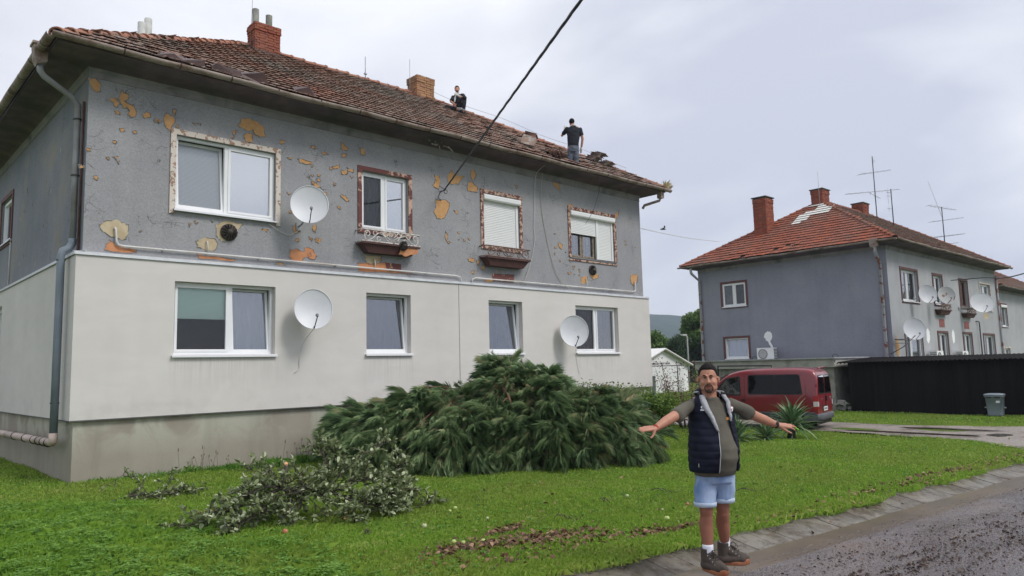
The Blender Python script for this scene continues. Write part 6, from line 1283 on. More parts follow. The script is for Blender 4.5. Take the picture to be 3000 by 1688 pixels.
for (t0, c0, t1, c1, r_) in ((.36, .30, .38, .52, .026), (.38, .50, .385, .92, .030), (.38, .45, .30, .38, .018), (.38, .5, .45, .62, .016), (.385, .62, .33, .72, .014), (.10, .35, .20, .45, .018), (.05, .5, .12, .75, .014), (.17, .2, .27, .12, .016), (.52, .42, .56, .62, .014), (.52, .42, .50, .60, .012), (.66, .55, .70, .75, .012), (.80, .4, .86, .6, .014), (.30, .9, .38, .95, .012), (.62, .2, .67, .35, .013)):
    limb([onm(t0+(t1-t0)*k/4, c0+(c1-c0)*k/4, .07+.02*math.sin(k*1.7+t0*30)) for k in range(5)], r_, pine)
# ------------------------------------------------------------------ apple boughs
def leaf_mesh(seed, mat, L_=.068, W_=.036, fold=.25):
    rnd = random.Random(seed); l = L_*rnd.uniform(.8, 1.2); w = W_*rnd.uniform(.8, 1.15); c = rnd.uniform(-.015, .01); h = w*fold
    V = [(0, 0, 0), (l*.3, 0, .004+c*.3), (l*.7, 0, .002+c*.8), (l, 0, c), (l*.28, -w/2, h), (l*.68, -w*.42, h*.8+c*.6), (l*.28, w/2, h), (l*.68, w*.42, h*.8+c*.6)]
    F = [(0, 4, 1), (4, 5, 2, 1), (5, 3, 2), (0, 1, 6), (1, 2, 7, 6), (2, 3, 7)]
    me = bpy.data.meshes.new('leaf'); me.from_pydata(V, [], F); me.materials.append(mat); me.update(); set_tint(me, rnd.random()**1.0); return me
APL = [leaf_mesh(i, APPM) for i in range(18)]
def bough(name, loc, limbs, label, cat, leafn=5, mats=None, leaves=APL, density=1.0, pale=0, twl=.28, group=None, limit=300):
    root = empty(name, loc, 0, label, cat, group); lm = []
    for (pts, r, n) in limbs:
        P = [Vector(p_) for p_ in pts]; limb(P, r, root, BARKD)
        if not n: continue
        tw = MB()
        for i in range(int(n*density)):
            f = random.uniform(.15, 1)*(len(P)-1); k = min(int(f), len(P)-2); b0 = P[k].lerp(P[k+1], f-k); ax = (P[k+1]-P[k]).normalized()
            d = (ax*random.uniform(.2, 1.0)+Vector((random.gauss(0, .6), random.gauss(0, .6), random.gauss(.15, .5)))).normalized(); ln = twl*random.uniform(.4, 1.15)
            q = [b0, b0+d*ln*.5+Vector((0, 0, .02)), b0+d*ln+Vector((0, 0, -.01))]
            q = [Vector((a.x, a.y, max(a.z, .015))) for a in q]; tw.tube(q, [.005, .004, .0015], 4)
            for j in range(leafn):
                t = random.uniform(.35, 1); c = q[0].lerp(q[2], t)+Vector((0, 0, .01)); dd = (d*.6+Vector((random.gauss(0, .6), random.gauss(0, .6), random.gauss(.2, .45)))).normalized(); u_ = Vector((random.gauss(0, .5), random.gauss(0, .5), 1)); ya = u_.cross(dd).normalized(); za = dd.cross(ya); s = random.uniform(.7, 1.25)
                if c.z < .02: c.z = .02
                lm.append(basis(c, dd*s, ya*s, za*s))
        tw.build('twigs', BARKD, root)['kind'] = 'stuff'
    scatter_parts('leaf', leaves, lm, root, None, limit, wm=root.matrix_basis); return root
ab = bough('apple_bough', (1.2, -5.6, -.02), [
    ([(-.21, 0, .68), (-.22, 0, .55), (-.26, .0, .42), (-.2, 0, .34), (-.22, -.05, .22)], .022, 0),
    ([(.0, .02, .42), (-.25, .05, .40), (-.55, .1, .30), (-.9, .2, .18), (-1.25, .35, .08)], .026, 60),
    ([(-.25, .05, .42), (-.5, .0, .46), (-.85, .1, .30), (-1.15, .1, .12)], .016, 44),
    ([(-.3, 0, .36), (-.6, -.2, .22), (-.95, -.25, .08)], .014, 38),
    ([(-.2, .0, .50), (-.5, .1, .62), (-.75, .15, .66)], .007, 9), ([(-.15, .05, .45), (-.3, .3, .5), (-.5, .5, .35)], .012, 22),
    ([(-.25, 0, .38), (.1, .02, .40), (.35, .0, .30), (.7, -.05, .14), (1.2, -.1, .06)], .034, 50),
    ([(.05, .0, .38), (-.1, -.1, .18), (-.2, -.15, .0)], .02, 0), ([(-.45, -.02, .22), (-.65, -.15, .08), (-.68, -.18, -.02)], .018, 0), ([(-.9, -.1, .1), (-.55, -.05, .18), (-.4, -.05, .2)], .016, 6),
    ([(.3, .0, .30), (.55, .02, .50), (.80, .05, .66), (1.1, .08, .76), (1.3, .1, .82)], .012, 24),
    ([(.35, .05, .30), (.38, .1, .50), (.36, .12, .68), (.30, .12, .86)], .010, 24), ([(.4, .1, .4), (.55, .15, .6), (.52, .2, .76)], .008, 22),
    ([(.35, .0, .28), (.8, .1, .35), (1.2, .12, .34), (1.45, .1, .28)], .014, 80), ([(.6, -.1, .12), (1.0, -.25, .2), (1.4, -.2, .18)], .012, 80), ([(.5, -.1, .2), (.8, -.35, .1), (1.1, -.45, .06)], .012, 70), ([(.1, -.05, .35), (.3, -.3, .15), (.4, -.45, .04)], .010, 26), ([(1.0, 0, .2), (1.35, .05, .42), (1.42, .08, .5)], .008, 26),
    ([(-.25, .0, .42), (-.05, .05, .50), (.2, .08, .46), (.4, .05, .40)], .010, 40), ([(-.3, -.05, .34), (-.1, -.12, .36), (.15, -.12, .32)], .010, 34), ([(-.1, .1, .3), (-.2, .25, .15), (-.3, .35, .05)], .010, 26), ([(-.2, -.1, .3), (-.28, -.2, .15), (-.3, -.3, .05)], .008, 16), ([(.05, .1, .35), (.1, .3, .2), (.1, .4, .1)], .008, 20),
    ([(.0, -.1, .3), (.12, -.3, .12), (.3, -.42, .03)], .006, 5)],
    'broken apple bough with pale green leaves and orange cut end on the lawn', 'fallen bough', leafn=9, twl=.25)
mb = MB(); mb.lathe([(.001, .0), (.022, .001), (.0225, -.012)], 12, Matrix.Translation((-.212, -.012, .685)) @ Matrix.Rotation(1.1, 4, 'X')); mb.build('cut_end', CUTW, ab)
mb = MB(); mb.lathe([(.001, .0), (.018, .001), (.0185, -.012)], 12, Matrix.Translation((.31, -.44, .05)) @ Matrix.Rotation(.9, 4, 'X')); mb.build('cut_end', CUTW, ab)
mb = MB(); mb.tube([(-.02, .02, .40), (.0, .03, .52)], .012, 6); mb.build('torn_stub', CUTW, ab)
bough('fallen_branch', (.65, -2.5, -.01), [([(-.62, .15, .02), (-.35, .05, .08), (0, 0, .07), (.35, .0, .08), (.6, .0, .05)], .014, 44), ([(-.2, .0, .08), (-.32, .05, .3), (-.5, .1, .36), (-.62, .15, .28)], .006, 9), ([(.05, 0, .08), (.1, .02, .35)], .005, 4), ([(-.5, -.1, .04), (0, -.12, .06), (.4, -.1, .05)], .010, 34)], 'small leafy branch lying on the lawn near the plinth corner', 'fallen branch', leafn=5, twl=.16, limit=150)
bough('fallen_branch', (2.75, -5.95, -.05), [([(-.3, 0, .02), (0, .0, .05), (.25, .05, .04)], .007, 10), ([(0, 0, .04), (.05, .05, .16)], .004, 5)], 'little leafy twig right of the apple bough', 'fallen branch', leafn=4, twl=.1, limit=40)
# ------------------------------------------------------------------ shrubs, yuccas
def shrub(name, loc, rad, h, n, mat, label, cat='shrub', leaf=(.05, .03), stems=8, twiggy=.3, sq=1.0):
    root = empty(name, loc, 0, label, cat); lm = []; sm = MB(); LV = [leaf_mesh(i+7, mat, leaf[0], leaf[1]) for i in range(8)]
    for s in range(stems):
        a = random.uniform(0, 6.28); rr_ = rad*random.uniform(.3, 1); tip = Vector((rr_*math.cos(a), rr_*math.sin(a)*sq, h*random.uniform(.6, 1.05))); b0 = Vector((tip.x*.15, tip.y*.15, 0)); md_ = b0.lerp(tip, .55)+Vector((tip.x*.15, tip.y*.1, .05))
        sm.tube([b0, md_, tip], [.012, .008, .003], 5)
        for j in range(n//stems):
            t = random.uniform(.15, 1.02); c = (b0*(1-t)**2+md_*2*t*(1-t)+tip*t*t)+Vector((random.gauss(0, twiggy*.25), random.gauss(0, twiggy*.25), random.gauss(0, twiggy*.2))); c.z = max(c.z, .03)
            d = Vector((random.gauss(0, 1), random.gauss(0, 1), random.gauss(.2, .6))).normalized(); u_ = Vector((random.gauss(0, .5), random.gauss(0, .5), 1)); ya = u_.cross(d).normalized(); lm.append(basis(c, d, ya, d.cross(ya)))
    sm.build('stems', BARKD, root); scatter_parts('leaf', LV, lm, root, None, 120, wm=root.matrix_basis); return root
shrub('shrub', (12.3, -1.2, -.24), .85, 1.35, 7000, BUSHM, 'light green shrub standing behind the right end of the pine heap', stems=16, twiggy=.5, leaf=(.085, .05))
shrub('shrub', (14.8, -.9, -.26), .62, 1.10, 5000, BUSHM, 'round dark green shrub between the pine heap and the man', leaf=(.09, .055), stems=14, twiggy=.6)
shrub('shrub', (15.2, -.2, -.27), .4, 1.35, 260, BUSHM, 'thin sprouting shrub before the white garage', stems=9, twiggy=.25)
shrub('maple_shrub', (16.3, -.9, -.28), 1.15, 2.0, 1900, REDM, 'dark red leaved maple shrub behind the mans head', stems=20, twiggy=.45, leaf=(.07, .035))
shrub('shrub', (11.9, -4.4, -.22), .42, .55, 1600, CONM, 'low dark bush on the lawn left of the man', stems=12, twiggy=.45, leaf=(.05, .015))
def yucca_leaf(seed, L_=.62, W_=.062):
    rnd = random.Random(seed); V = []; F = []; n = 7; bend = rnd.uniform(.05, .55)*L_; tw = rnd.uniform(-.3, .3)
    for i in range(n+1):
        t = i/n; w = W_*(.55+.45*math.sin(PI*min(1, t*1.3)))*(1-t**4)*.5+.0008; x_ = L_*t*(1-.10*t*t*bend/L_); z_ = -bend*t**3; a = tw*t
        V += [(x_, -w*math.cos(a), z_+w*.35), (x_, 0, z_-w*.15), (x_, w*math.cos(a), z_+w*.35)]
    for i in range(n): F += [(3*i, 3*i+3, 3*i+4, 3*i+1), (3*i+1, 3*i+4, 3*i+5, 3*i+2)]
    me = bpy.data.meshes.new('yucca_leaf'); me.from_pydata(V, [], F); me.materials.append(YUCM); me.polygons.foreach_set('use_smooth', [True]*len(F)); me.update(); set_tint(me, rnd.random()); return me
YL = [yucca_leaf(i) for i in range(12)]
def yucca(loc, s, n, label, z0=.05):
    root = empty('yucca', loc, 0, label, 'yucca', 'yuccas on the lawn'); 
    for i in range(n):
        az = i*2.39996+random.uniform(-.2, .2); el = R(86-95*(i/n)**.9+random.uniform(-7, 7)); d = Vector((math.cos(az)*math.cos(el), math.sin(az)*math.cos(el), math.sin(el))); z_ = Vector((0, 0, 1))-d*d.z
        z_ = z_.normalized() if z_.length > .05 else Vector((1, 0, 0)); y_ = z_.cross(d); k = s*random.uniform(.75, 1.1)
        link(YL[random.randrange(12)], 'leaf', root, mw=basis((d.x*.03, d.y*.03, z0+random.uniform(0, .10)*s+(.0 if i > n*.5 else .05)), d*k, y_*k, z_*k))
    mb = MB(); mb.tube([(0, 0, -.05), (0, 0, z0+.12)], .05*s, 8); mb.build('stem', BARKT, root)
yucca((15.35, -4.75, G(15.35)), 1.25, 120, 'tallest yucca beside the van rear wheel', .22); yucca((14.3, -4.55, G(14.3)), .95, 70, 'middle low yucca between two others'); yucca((13.5, -4.2, G(13.5)), 1.02, 80, 'leftmost yucca just right of the mans vest')
gs = bpy.data.meshes.new('gs')
mb = MB(); mb.tube([(0, 0, 0), (.03, .02, .06), (0, .04, .16), (-.02, .0, .22), (.06, 0, .30)], [.05, .04, .05, .035, .03], 8); mb.tube([(.0, .1, 0), (.02, .08, .2)], .03, 6); tag(mb.build('garden_figure', BLACK, loc=(14.75, -5.0, G(14.75))), 'small black garden figure between the yuccas', 'garden ornament')
mb = MB(); mb.lathe([(.001, .02), (.09, .03), (.10, .0), (.001, .0)], 12); o = tag(mb.build('green_disc', M('bright lime plastic', (.22, .55, .04), rough=.4), loc=(14.85, -5.05, G(14.8)+.30)), 'bright lime green dish on top of the black garden figure', 'ornament'); o.rotation_euler = (.5, .3, 0); o.scale = (1.3, 1, 1)
# grass tuft growing in the gutter end of the near house
xs_ = RS.normal(16.35, .10, 70); ys_ = RS.normal(-.55, .05, 70); o = blades('gutter_weeds', xs_, ys_, np.full(70, 7.22), RS.uniform(.08, .42, 70), np.full(70, .004), leafmat('dry grass', [(0, (.30, .24, .12)), (1, (.42, .36, .2))], .2), .35, RS.uniform(.93, 1, 70)); tag(o, 'dry grass tuft sprouting from the gutter end of the near house', 'weeds')
# ------------------------------------------------------------------ trees beyond
def tree(loc, h, rad, mat, label, n=9000, trunk=.18, shape='round', leaf=.16, group='trees beyond the houses', crown0=.25):
    root = empty('tree', loc, 0, label, 'tree', group); V = np.empty((n, 4, 3)); T = np.empty(n); lobes = []
    nl = 26 if shape == 'round' else 14
    for i in range(nl):
        if shape == 'round': a = RS.uniform(0, 2*PI); e_ = RS.uniform(-.5, 1.0); rr_ = rad*RS.uniform(.35, .8); lobes.append((rr_*math.cos(a)*math.cos(e_), rr_*math.sin(a)*math.cos(e_), h*(crown0+1)/2+h*(1-crown0)/2*.72*math.sin(e_), rad*RS.uniform(.25, .48)))
        else: t = i/nl; lobes.append((RS.normal(0, .1*rad), RS.normal(0, .1*rad), h*(.06+.86*t), rad*(1-.55*t**2)*.85))
    lobes = np.array(lobes); k = RS.randint(0, nl, n); d = RS.normal(0, 1, (n, 3)); d /= np.linalg.norm(d, axis=1)[:, None]; rr_ = lobes[k, 3]*RS.uniform(.55, 1.08, n); c = lobes[k, :3]+d*rr_[:, None]*np.array([1, 1, .8])
    a = RS.normal(0, 1, (n, 3)); a /= np.linalg.norm(a, axis=1)[:, None]; b = np.cross(a, RS.normal(0, 1, (n, 3))); b /= np.linalg.norm(b, axis=1)[:, None]; s = leaf*RS.uniform(.5, 1.2, n)[:, None]
    V[:, 0] = c-a*s; V[:, 1] = c-b*s*.5; V[:, 2] = c+a*s; V[:, 3] = c+b*s*.5
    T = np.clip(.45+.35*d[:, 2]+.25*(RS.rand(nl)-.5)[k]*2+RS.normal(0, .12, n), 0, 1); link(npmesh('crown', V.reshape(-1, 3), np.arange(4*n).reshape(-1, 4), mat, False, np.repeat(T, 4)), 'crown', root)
    mb = MB(); mb.tube([(0, 0, -.5), (.05, 0, h*.3), (0, .1, h*.6), (0, 0, h*.8)], [trunk, trunk*.8, trunk*.5, trunk*.2], 8)
    for i in range(5): a_ = i*1.3; mb.tube([(0, 0, h*(.3+.08*i)), (math.cos(a_)*rad*.4, math.sin(a_)*rad*.4, h*(.45+.08*i))], [trunk*.4, trunk*.1], 6)
    mb.build('trunk', BARKT, root); return root
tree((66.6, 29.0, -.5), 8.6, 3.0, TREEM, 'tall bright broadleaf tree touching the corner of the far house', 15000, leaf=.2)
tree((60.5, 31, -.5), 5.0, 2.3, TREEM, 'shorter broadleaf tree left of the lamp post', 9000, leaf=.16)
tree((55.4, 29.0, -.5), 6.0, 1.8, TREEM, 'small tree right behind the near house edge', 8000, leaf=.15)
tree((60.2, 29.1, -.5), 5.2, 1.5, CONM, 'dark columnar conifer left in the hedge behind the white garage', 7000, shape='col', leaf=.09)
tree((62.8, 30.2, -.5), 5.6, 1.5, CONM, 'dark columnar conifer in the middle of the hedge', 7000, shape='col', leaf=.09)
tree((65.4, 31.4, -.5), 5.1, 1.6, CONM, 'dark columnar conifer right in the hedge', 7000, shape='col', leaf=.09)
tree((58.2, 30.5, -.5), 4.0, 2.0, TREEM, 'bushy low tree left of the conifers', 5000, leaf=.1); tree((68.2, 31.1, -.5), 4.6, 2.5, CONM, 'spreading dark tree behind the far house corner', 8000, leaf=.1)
tree((84, 52, -1), 5.0, 3.2, TREEM, 'distant tree mass left under the ridge', 8000, leaf=.3); tree((99, 50, -1), 5.8, 3.2, TREEM, 'distant tree mass right under the ridge', 8000, leaf=.3); tree((75, 50, -1), 4.8, 2.8, TREEM, 'distant tree just left of the gap', 8000, leaf=.28)
# low wooden fence scraps and a pale board stack between garage and man (seen through the maple)
fc = empty('board_fence', (23.5, 6.2, -.35), 0, 'low grey board fence beside the white garage', 'fence')
for i in range(9): mb = MB(); mb.box(-.02, .02, -.9+i*.26, -.9+i*.26+.22, 0, 1.55+random.uniform(-.03, .03)); mb.build('board', M('blue grey boards', (.20, .23, .24), (.28, .30, .30), 4, .8), fc)

# ------------------------------------------------------------------ people
def skinmat(name, c, leg=None, zl=.62):
    m, nt, b = newmat(name); v = vec(nt); col = ramp(nt, noi(nt, v, 14, 5), [(.35, c), (.65, tuple(min(1, x*1.14) for x in c))])
    if leg:
        s = nt.nodes.new('ShaderNodeSeparateXYZ'); nt.links.new(v, s.inputs[0]); mr = nt.nodes.new('ShaderNodeMapRange'); mr.inputs[1].default_value = zl-.1; mr.inputs[2].default_value = zl+.1; mr.inputs[3].default_value = 1; mr.inputs[4].default_value = 0; nt.links.new(s.outputs[2], mr.inputs[0]); col = mixc(nt, mr.outputs[0], col, leg)
    setin(nt, b, 'Base Color', col); b.inputs['Roughness'].default_value = .5; b.inputs['Specular IOR Level'].default_value = .35; b.inputs['Subsurface Weight'].default_value = .12; b.inputs['Subsurface Radius'].default_value = (.012, .004, .002); b.inputs['Subsurface Scale'].default_value = .6; return m
SKIN = skinmat('tanned skin', (.41, .195, .128), (.27, .112, .072)); SKIN2 = skinmat('worker skin', (.42, .20, .13))
class Fig:
    def __init__(s): s.mb = MB()
    def ball(s, c, r, rz=0, n=14):
        r = (r, r, r) if isinstance(r, (int, float)) else r; T = Matrix.Translation(c) @ Matrix.Rotation(rz, 4, 'Z'); prof = [(max(math.sin(PI*i/n), .002), -math.cos(PI*i/n)) for i in range(n+1)]
        s.mb.loft([[T @ Vector((r[0]*a*math.cos(2*PI*j/18), r[1]*a*math.sin(2*PI*j/18), r[2]*b)) for j in range(18)] for a, b in prof], True, True)
    def limb(s, pts, n=16):
        """pts (x,y,z,r) chained as tapered rods with round joints"""
        s.mb.tube([p[:3] for p in pts], [p[3] for p in pts], n)
        for p in pts: s.ball(p[:3], p[3]*.995, n=8)
    def rings(s, rs, yaw=0., n=28, closed=True):
        """rs (z,cx,cy,rx,ry)"""
        s.mb.loft([[(cx+rx*math.cos(a)*math.cos(yaw)-ry*math.sin(a)*math.sin(yaw), cy+rx*math.cos(a)*math.sin(yaw)+ry*math.sin(a)*math.cos(yaw), z) for a in [2*PI*i/n for i in range(n)]] for z, cx, cy, rx, ry in rs], True, True)
    def done(s, name, mat, parent, voxel=.008, smooth=3, folds=0.):
        o = s.mb.build(name, mat, None); md = o.modifiers.new('r', 'REMESH'); md.mode = 'VOXEL'; md.voxel_size = voxel; md.use_smooth_shade = True
        if smooth: sm = o.modifiers.new('s', 'SMOOTH'); sm.iterations = smooth; sm.factor = .5
        me = bpy.data.meshes.new_from_object(o.evaluated_get(bpy.context.evaluated_depsgraph_get())); bpy.data.objects.remove(o)
        if folds:
            co = np.empty(len(me.vertices)*3, np.float32); me.vertices.foreach_get('co', co); co = co.reshape(-1, 3); no = np.empty(len(me.vertices)*3, np.float32); me.vertices.foreach_get('normal', no); no = no.reshape(-1, 3)
            f = np.sin(co[:, 2]*46+co[:, 0]*21+2*np.sin(co[:, 1]*23))*.5+np.sin(co[:, 2]*27-co[:, 0]*38+co[:, 1]*17)*.5; co = co+no*(f*folds)[:, None]; me.vertices.foreach_set('co', co.ravel())
        me.polygons.foreach_set('use_smooth', [True]*len(me.polygons)); me.name = name; me.materials.clear(); me.materials.append(mat); return link(me, name, parent)
def hand(fg, w, d, th, fingers, r=.0092, spread=.024, thumb=.065, plen=.088, curl=0.06, thd=None):
    """w wrist, d pointing direction, th direction of the thumb side"""
    w, d, th = Vector(w), Vector(d).normalized(), Vector(th); th = (th-d*th.dot(d)).normalized(); n = d.cross(th)
    for k in (-1, -.33, .33, 1): fg.limb([(*(w+th*k*.012), .021), (*(w+d*plen*.55+th*k*.026), .0155), (*(w+d*plen+th*k*.034), .0125)], 8)
    for i, (ln, sp_, cu) in enumerate(fingers):
        b = w+d*plen*.92+th*(.036-spread*i); dd = (d+th*sp_).normalized(); nn = Vector((0, 0, -1)); p1 = b+dd*ln*.42; p2 = p1+(dd+nn*cu).normalized()*ln*.32; p3 = p2+(dd+nn*cu*2).normalized()*ln*.26
        fg.limb([(*b, r*1.12), (*p1, r*1.02), (*p2, r*.93), (*p3, r*.80)], 8)
    b = w+d*.022+th*.022; th = Vector(thd).normalized() if thd else th; fg.limb([(*b, .0165), (*(b+(d*.45+th)*thumb*.45), .0125), (*(b+(d*.55+th*1.0)*thumb*.82), .0105), (*(b+(d*.75+th*.95)*thumb*1.1), .0088)], 8)
def Am(x, z, dy=0.): k = 1+dy/6.1; return ((1.78+x)*k-1.78, dy, 1.76+(z-1.76)*k)
BY = R(14)   # the torso is turned a little to the right of the picture
man = empty('person', (2.74, -10.2, -.062), -YAW, 'man in navy quilted vest and denim shorts standing with both arms spread low', 'person')
man['label'] = 'man in navy quilted vest and denim shorts standing on the road edge with arms spread'
f = Fig(); hx = -.050
f.ball((hx, .018, 1.655), (.080, .094, .090)); f.ball((hx+.003, -.022, 1.590), (.074, .068, .070)); f.ball((hx+.004, -.040, 1.548), (.060, .050, .044)); f.ball((hx+.005, -.070, 1.520), (.026, .022, .020))
for s_ in (-1, 1):
    f.ball((hx+.003+s_*.040, -.055, 1.592), (.022, .026, .024)); f.ball((hx+s_*.030, -.078, 1.652), (.026, .012, .009)); f.ball((hx+s_*.086, .006, 1.612), (.011, .021, .032), s_*.35); f.ball((hx+.004+s_*.052, -.015, 1.552), (.020, .032, .032)); f.ball((hx+.005+s_*.013, -.104, 1.594), .009)
f.limb([(hx+.002, -.082, 1.640, .010), (hx+.004, -.098, 1.615, .012), (hx+.005, -.108, 1.597, .0145)], 10)
f.limb([(hx, .015, 1.56, .062), (hx, .025, 1.49, .064), (hx, .03, 1.43, .072)]); 
f.rings([(1.41, -.045, .035, .13, .07), (1.2, -.04, .03, .14, .09), (1.0, -.035, .02, .14, .10), (.85, -.04, .02, .13, .10), (.78, -.035, .02, .12, .09)], BY)
SR, EL, WR = (-.215, .02, 1.405), Am(-.375, 1.300, -.2), Am(-.533, 1.205, -.33)
f.limb([(SR[0]+.02, SR[1]+.01, SR[2]-.02, .040), ((SR[0]+EL[0])/2, (SR[1]+EL[1])/2, (SR[2]+EL[2])/2, .049), (*EL, .044), ((EL[0]*.6+WR[0]*.4), (EL[1]*.6+WR[1]*.4), (EL[2]*.6+WR[2]*.4)+.002, .043), (*WR, .027)])
hand(f, WR, (-.92, -.30, -.02), (.05, -.95, -.28), [(.066, .03, .14), (.076, .0, .10), (.072, -.04, .08), (.058, -.08, .05)], r=.0094, spread=.0205, thd=(.15, -.3, -1))
SL_, EL2, WL = (.140, .03, 1.405), Am(.350, 1.283, .10), Am(.520, 1.208, .21)
f.limb([(SL_[0]-.02, SL_[1], SL_[2]-.02, .040), ((SL_[0]+EL2[0])/2, (SL_[1]+EL2[1])/2, (SL_[2]+EL2[2])/2, .049), (*EL2, .044), (EL2[0]*.6+WL[0]*.4, EL2[1]*.6+WL[1]*.4, EL2[2]*.6+WL[2]*.4, .043), (*WL, .027)])
hand(f, WL, (.98, .0, -.10), (.2, -.92, -.36), [(.070, .16, .30), (.080, .02, -.04), (.074, -.05, -.10), (.058, -.10, -.06)], r=.0094, spread=.0205, thd=(.5, -.3, -.8))
HPL, KL, AL = (-.125, .0, .84), (-.143, -.035, .50), (-.150, -.055, .14); HPR, KR, AR = (.045, .03, .84), (.030, .075, .49), (.052, .15, .14)
for H_, K_, A_ in ((HPL, KL, AL), (HPR, KR, AR)):
    f.limb([(*H_, .070), ((H_[0]+K_[0])/2, (H_[1]+K_[1])/2, .67, .074), (K_[0], K_[1], .54, .062), (K_[0], K_[1]-.006, .50, .057), (K_[0], K_[1]+.004, .45, .053)]); f.limb([(K_[0], K_[1], .45, .053), (K_[0]*.75+A_[0]*.25-.004, K_[1]*.75+A_[1]*.25+.018, .385, .060), ((K_[0]+A_[0])/2, (K_[1]+A_[1])/2+.012, .30, .055), (A_[0], A_[1], .18, .040), (A_[0], A_[1], .10, .042)])
f.done('body', SKIN, man, .0052, 3)
HAIRM = M('black hair', (.006, .005, .005), (.014, .011, .010), 60, .75, spec=.2, stretch=(1, 1, .3)); BEARD = M('dark goatee', (.03, .018, .014), (.06, .035, .028), 80, .8)
def haircap(name, parent, c, r, hl, mat, thick=.010, top=.012, ny=48, nz=26, yaw=0.):
    """a shell of hair over the skull ellipsoid; hl(angle)= lowest height above the centre, angle 0 = face"""
    V = []; F = []
    for j in range(nz+1):
        for i in range(ny):
            a = 2*PI*i/ny; lo = math.asin(max(-.95, min(.95, hl(abs(math.atan2(math.sin(a), math.cos(a))))/r[2]))); e_ = lo+(PI/2-lo)*j/nz; k = min(1, j/4.); q = thick*k*(.55+.45*(math.sin(e_)**2))+top*max(0, math.sin(e_))**2.2*(1+.35*math.cos(a))+.0015*math.sin(a*23)*math.sin(e_*31)*k-.002*(1-k)
            d = (math.sin(a)*math.cos(e_), -math.cos(a)*math.cos(e_), math.sin(e_)); x_, y_ = d[0]*(r[0]+q), d[1]*(r[1]+q); V.append((c[0]+x_*math.cos(yaw)-y_*math.sin(yaw), c[1]+x_*math.sin(yaw)+y_*math.cos(yaw), c[2]+d[2]*(r[2]+q)))
    for j in range(nz):
        for i in range(ny): F.append((j*ny+i, j*ny+(i+1) % ny, (j+1)*ny+(i+1) % ny, (j+1)*ny+i))
    return link(npmesh(name, V, F, mat, True), name, parent)
def hline(a): return float(np.interp(a, [0, .5, .85, .98, 1.08, 1.2, 1.4, 1.6, 2.0, 2.4, PI], [.049, .050, .046, .030, .004, -.006, -.030, -.015, -.055, -.080, -.088]))
haircap('hair', man, (hx, .018, 1.655), (.080, .094, .090), hline, HAIRM, .006, .012)
mb = MB()
for s_ in (-1, 1): mb.tube([(hx+s_*.050, -.076, 1.650), (hx+s_*.032, -.0905, 1.6575), (hx+s_*.014, -.0915, 1.652)], [.003, .0048, .004], 6)
mb.build('eyebrow', HAIRM, man)['label'] = 'pair of dark frowning eyebrows'
for s_ in (-1, 1):
    e = Fig(); e.ball((hx+s_*.030, -.0790, 1.634), (.0125, .006, .0052), n=8); e.mb.build('eye', M('eye white', (.45, .40, .37), rough=.3), man)
    e = Fig(); e.ball((hx+s_*.029, -.0838, 1.634), (.0048, .002, .0046), n=8); e.mb.build('iris', M('iris', (.012, .008, .006), rough=.2), man)
    mb = MB(); mb.tube([(hx+s_*.044, -.076, 1.636), (hx+s_*.030, -.0855, 1.6405), (hx+s_*.016, -.083, 1.636)], .0022, 5); mb.build('eyelid', BEARD, man)
mb = MB(); mb.tube([(hx-.030, -.088, 1.556), (hx-.016, -.104, 1.5725), (hx+.004, -.110, 1.574), (hx+.024, -.104, 1.5725), (hx+.038, -.088, 1.556)], [.003, .0055, .005, .0055, .003], 7)
mb.tube([(hx-.031, -.087, 1.556), (hx-.031, -.084, 1.540), (hx-.024, -.086, 1.522)], .0042, 6); mb.tube([(hx+.039, -.087, 1.556), (hx+.040, -.084, 1.540), (hx+.032, -.086, 1.522)], .0042, 6)
mb.build('moustache', BEARD, man); e = Fig(); e.ball((hx+.004, -.084, 1.518), (.029, .014, .018), n=10); e.mb.build('goatee', BEARD, man)
e = Fig(); e.ball((hx+.004, -.0955, 1.5555), (.0185, .010, .0085), n=8); e.mb.build('mouth', M('open mouth', (.05, .012, .01), rough=.4), man)
mb = MB(); mb.tube([(hx-.020, -.093, 1.555), (hx+.004, -.106, 1.5465), (hx+.028, -.093, 1.555)], [.003, .0055, .003], 6); mb.tube([(hx-.020, -.094, 1.558), (hx+.004, -.107, 1.5645), (hx+.028, -.094, 1.558)], [.002, .0035, .002], 6); mb.build('lips', M('lips', (.30, .10, .08), rough=.45), man)
# the head is turned towards the camera
for o in man.children:
    full = o.name.split('.')[0] in ('hair', 'eyebrow', 'eye', 'iris', 'eyelid', 'moustache', 'goatee', 'mouth', 'lips')
    if not full and not o.name.startswith('body'): continue
    co = np.empty(len(o.data.vertices)*3, np.float32); o.data.vertices.foreach_get('co', co); co = co.reshape(-1, 3); k = np.ones(len(co)) if full else np.clip((co[:, 2]-1.43)/.10, 0, 1)*(np.abs(co[:, 0]-hx) < .13)
    th = R(-17)*k*k*(3-2*k); dx, dy = co[:, 0]-hx, co[:, 1]-.018; co[:, 0] = hx+dx*np.cos(th)-dy*np.sin(th); co[:, 1] = .018+dx*np.sin(th)+dy*np.cos(th); o.data.vertices.foreach_set('co', co.ravel()); o.data.update()
